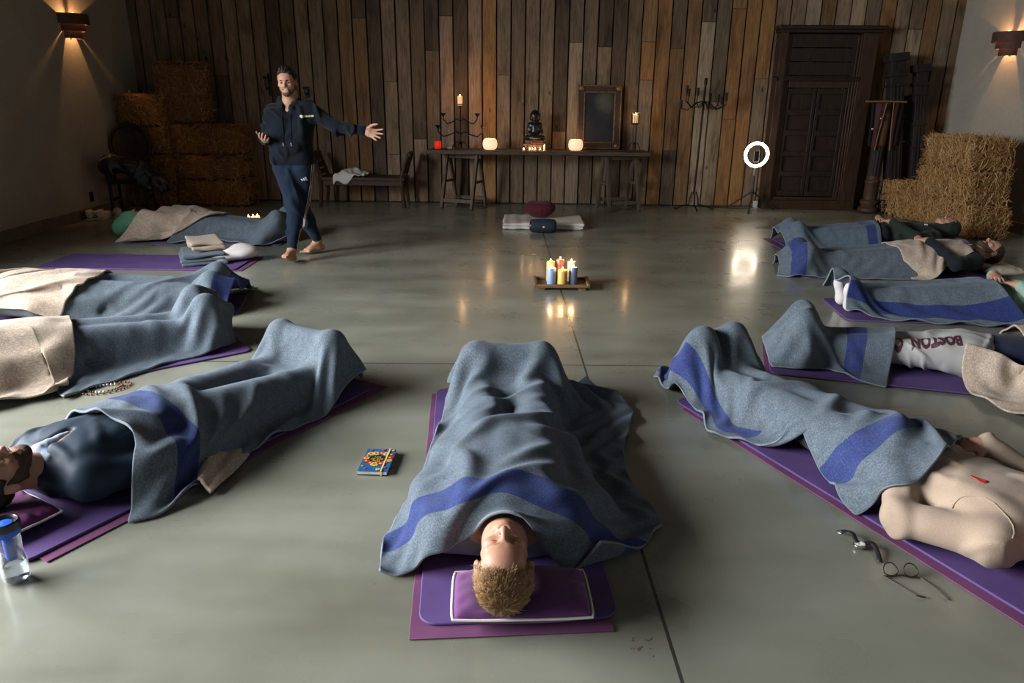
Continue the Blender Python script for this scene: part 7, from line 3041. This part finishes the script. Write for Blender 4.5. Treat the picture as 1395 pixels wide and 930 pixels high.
# spectacles ---------------------------------------------------------------------
FR = mat_plain('tortoise_frame', (.022, .010, .007), .55)
LENS = NT('spectacle_lens')
LENS.set(color=(1, 1, 1), rough=.0, trans=1., ior=1.05)
gc = at(1228, 787)
root = empty('spectacles', (gc[0], gc[1], 0), R(-4), 'brown round spectacles lying folded open on the concrete beside the watch', 'glasses')
tilt = rotm(R(-42), 0, 0)
for sx in (-1, 1):
    pts = np.array([(sx * .033 + .0235 * math.cos(a), .0, .0215 * math.sin(a) + .023 - .002 * math.cos(2 * a)) for a in np.linspace(0, 2 * PI, 36, endpoint=False)])
    pts = pts @ tilt.T
    pts[:, 2] -= 0
    MB().tube(pts + V3(0, 0, .003), .0022, 6, closed=True).build('rim', FR, root, smooth=True)
    q = np.array([(sx * .033 + .022 * math.cos(a), 0, .020 * math.sin(a) + .023) for a in np.linspace(0, 2 * PI, 24, endpoint=False)]) @ tilt.T + V3(0, 0, .003)
    link_mesh('lens', q, [tuple(range(24))], LENS.mat, root, smooth=False)
    tip = V3(sx * .060 - (.010 if sx < 0 else -.004), -.125 if sx < 0 else -.120, .004)
    hp = V3(sx * .060, -.002, .006)
    if sx < 0:
        tip = V3(.030, -.105, .005)
        pts = [hp, hp * .45 + tip * .55 + V3(-.012, -.004, .002), tip + V3(-.028, .004, .003), tip + V3(-.010, .002, .001), tip]
    else:
        tip = V3(.098, -.108, .004)
        pts = [hp, hp * .5 + tip * .5 + V3(.002, .004, .002), tip + V3(-.008, .016, .003), tip + V3(-.004, .004, .0), tip]
    MB().tube(pts, [.0024, .002, .002, .0028, .0026], 6).build('temple', FR, root, smooth=True)
MB().tube([(-.0605, -.002, .006), (-.03, .001, .0032), (-.011, .004, .0065), (0, .005, .009), (.011, .004, .0065), (.03, .001, .0032), (.0605, -.002, .006)], .0026, 6).build('brow_bar', FR, root, smooth=True)

# bead string --------------------------------------------------------------------
bc = at(143, 530)
root = empty('bead_string', (bc[0], bc[1], 0), R(28), 'string of brown prayer beads with a red tassel coiled on the concrete', 'beads')
BEADS = [mat_plain('bead_brown', (.16, .055, .022), .4), mat_plain('bead_dark', (.03, .02, .016), .4), mat_plain('bead_white', (.66, .64, .60), .35), mat_plain('bead_rust', (.30, .09, .03), .4)]
g = random.Random(4)
n = 54
path = []
for i in range(n):
    a = i / n * 4 * PI
    r = (1.0 if i < n / 2 else .66) + .05 * math.sin(a * 3)
    path.append(V3(.125 * r * math.cos(a), .075 * r * math.sin(a), .0062 + (.0 if i < n / 2 else .001)))
for i, p in enumerate(path):
    ci = 2 if 30 < i < 37 or 44 < i < 48 else 1 if 37 <= i < 44 else 3 if i % 9 == 0 else 0
    MB().ball(p, .0062, 8).build('bead', BEADS[ci], root, smooth=True)
MB().tube(path, .0012, 5, closed=True).build('cord', BLACKPL, root)
m = MB()
for i in range(26):
    a = g.uniform(-.35, .35)
    m.tube([(-.118, -.012, .010), (-.140 - .02 * math.cos(a), -.022 + .03 * math.sin(a), .010 + g.uniform(0, .006)), (-.155 - .035 * math.cos(a), -.032 + .075 * math.sin(a), .003)], .0013, 4)
m.ball((-.120, -.012, .010), .009, 8)
m.build('red_tassel', mat_plain('tassel_red', (.42, .022, .018), .8), root, smooth=True)
# scrap of dirt near the joint is part of the floor's wear

# ------------------------------------------------------------------ light
w = bpy.data.worlds.new('World')
SC.world = w
w.use_nodes = True
bgn = w.node_tree.nodes['Background']
bgn.inputs[0].default_value = (.62, .72, .85, 1)
bgn.inputs[1].default_value = .33
add_light('window_daylight', 'AREA', (LX - 2.0, (WY0 + WY1) / 2, (WZ0 + WZ1) / 2 + 1.1), 2700., (.925, .955, .985), rot=(0, R(-62), 0), shape='RECTANGLE', size_y=WY1 - WY0 + 1.2, spread=R(160))
bpy.data.lights['window_daylight'].size = WZ1 - WZ0 + .6
SC.view_settings.view_transform = 'Standard'
SC.view_settings.look = 'None'
SC.view_settings.gamma = 1.
SC.view_settings.exposure = 0.
SC.view_settings.use_curve_mapping = False
SC.cycles.use_denoising = True
SC.cycles.max_bounces = 8
SC.cycles.diffuse_bounces = 3
SC.cycles.glossy_bounces = 3
SC.cycles.transmission_bounces = 8
SC.cycles.sample_clamp_indirect = 4.
SC.cycles.caustics_reflective = False
SC.cycles.caustics_refractive = False
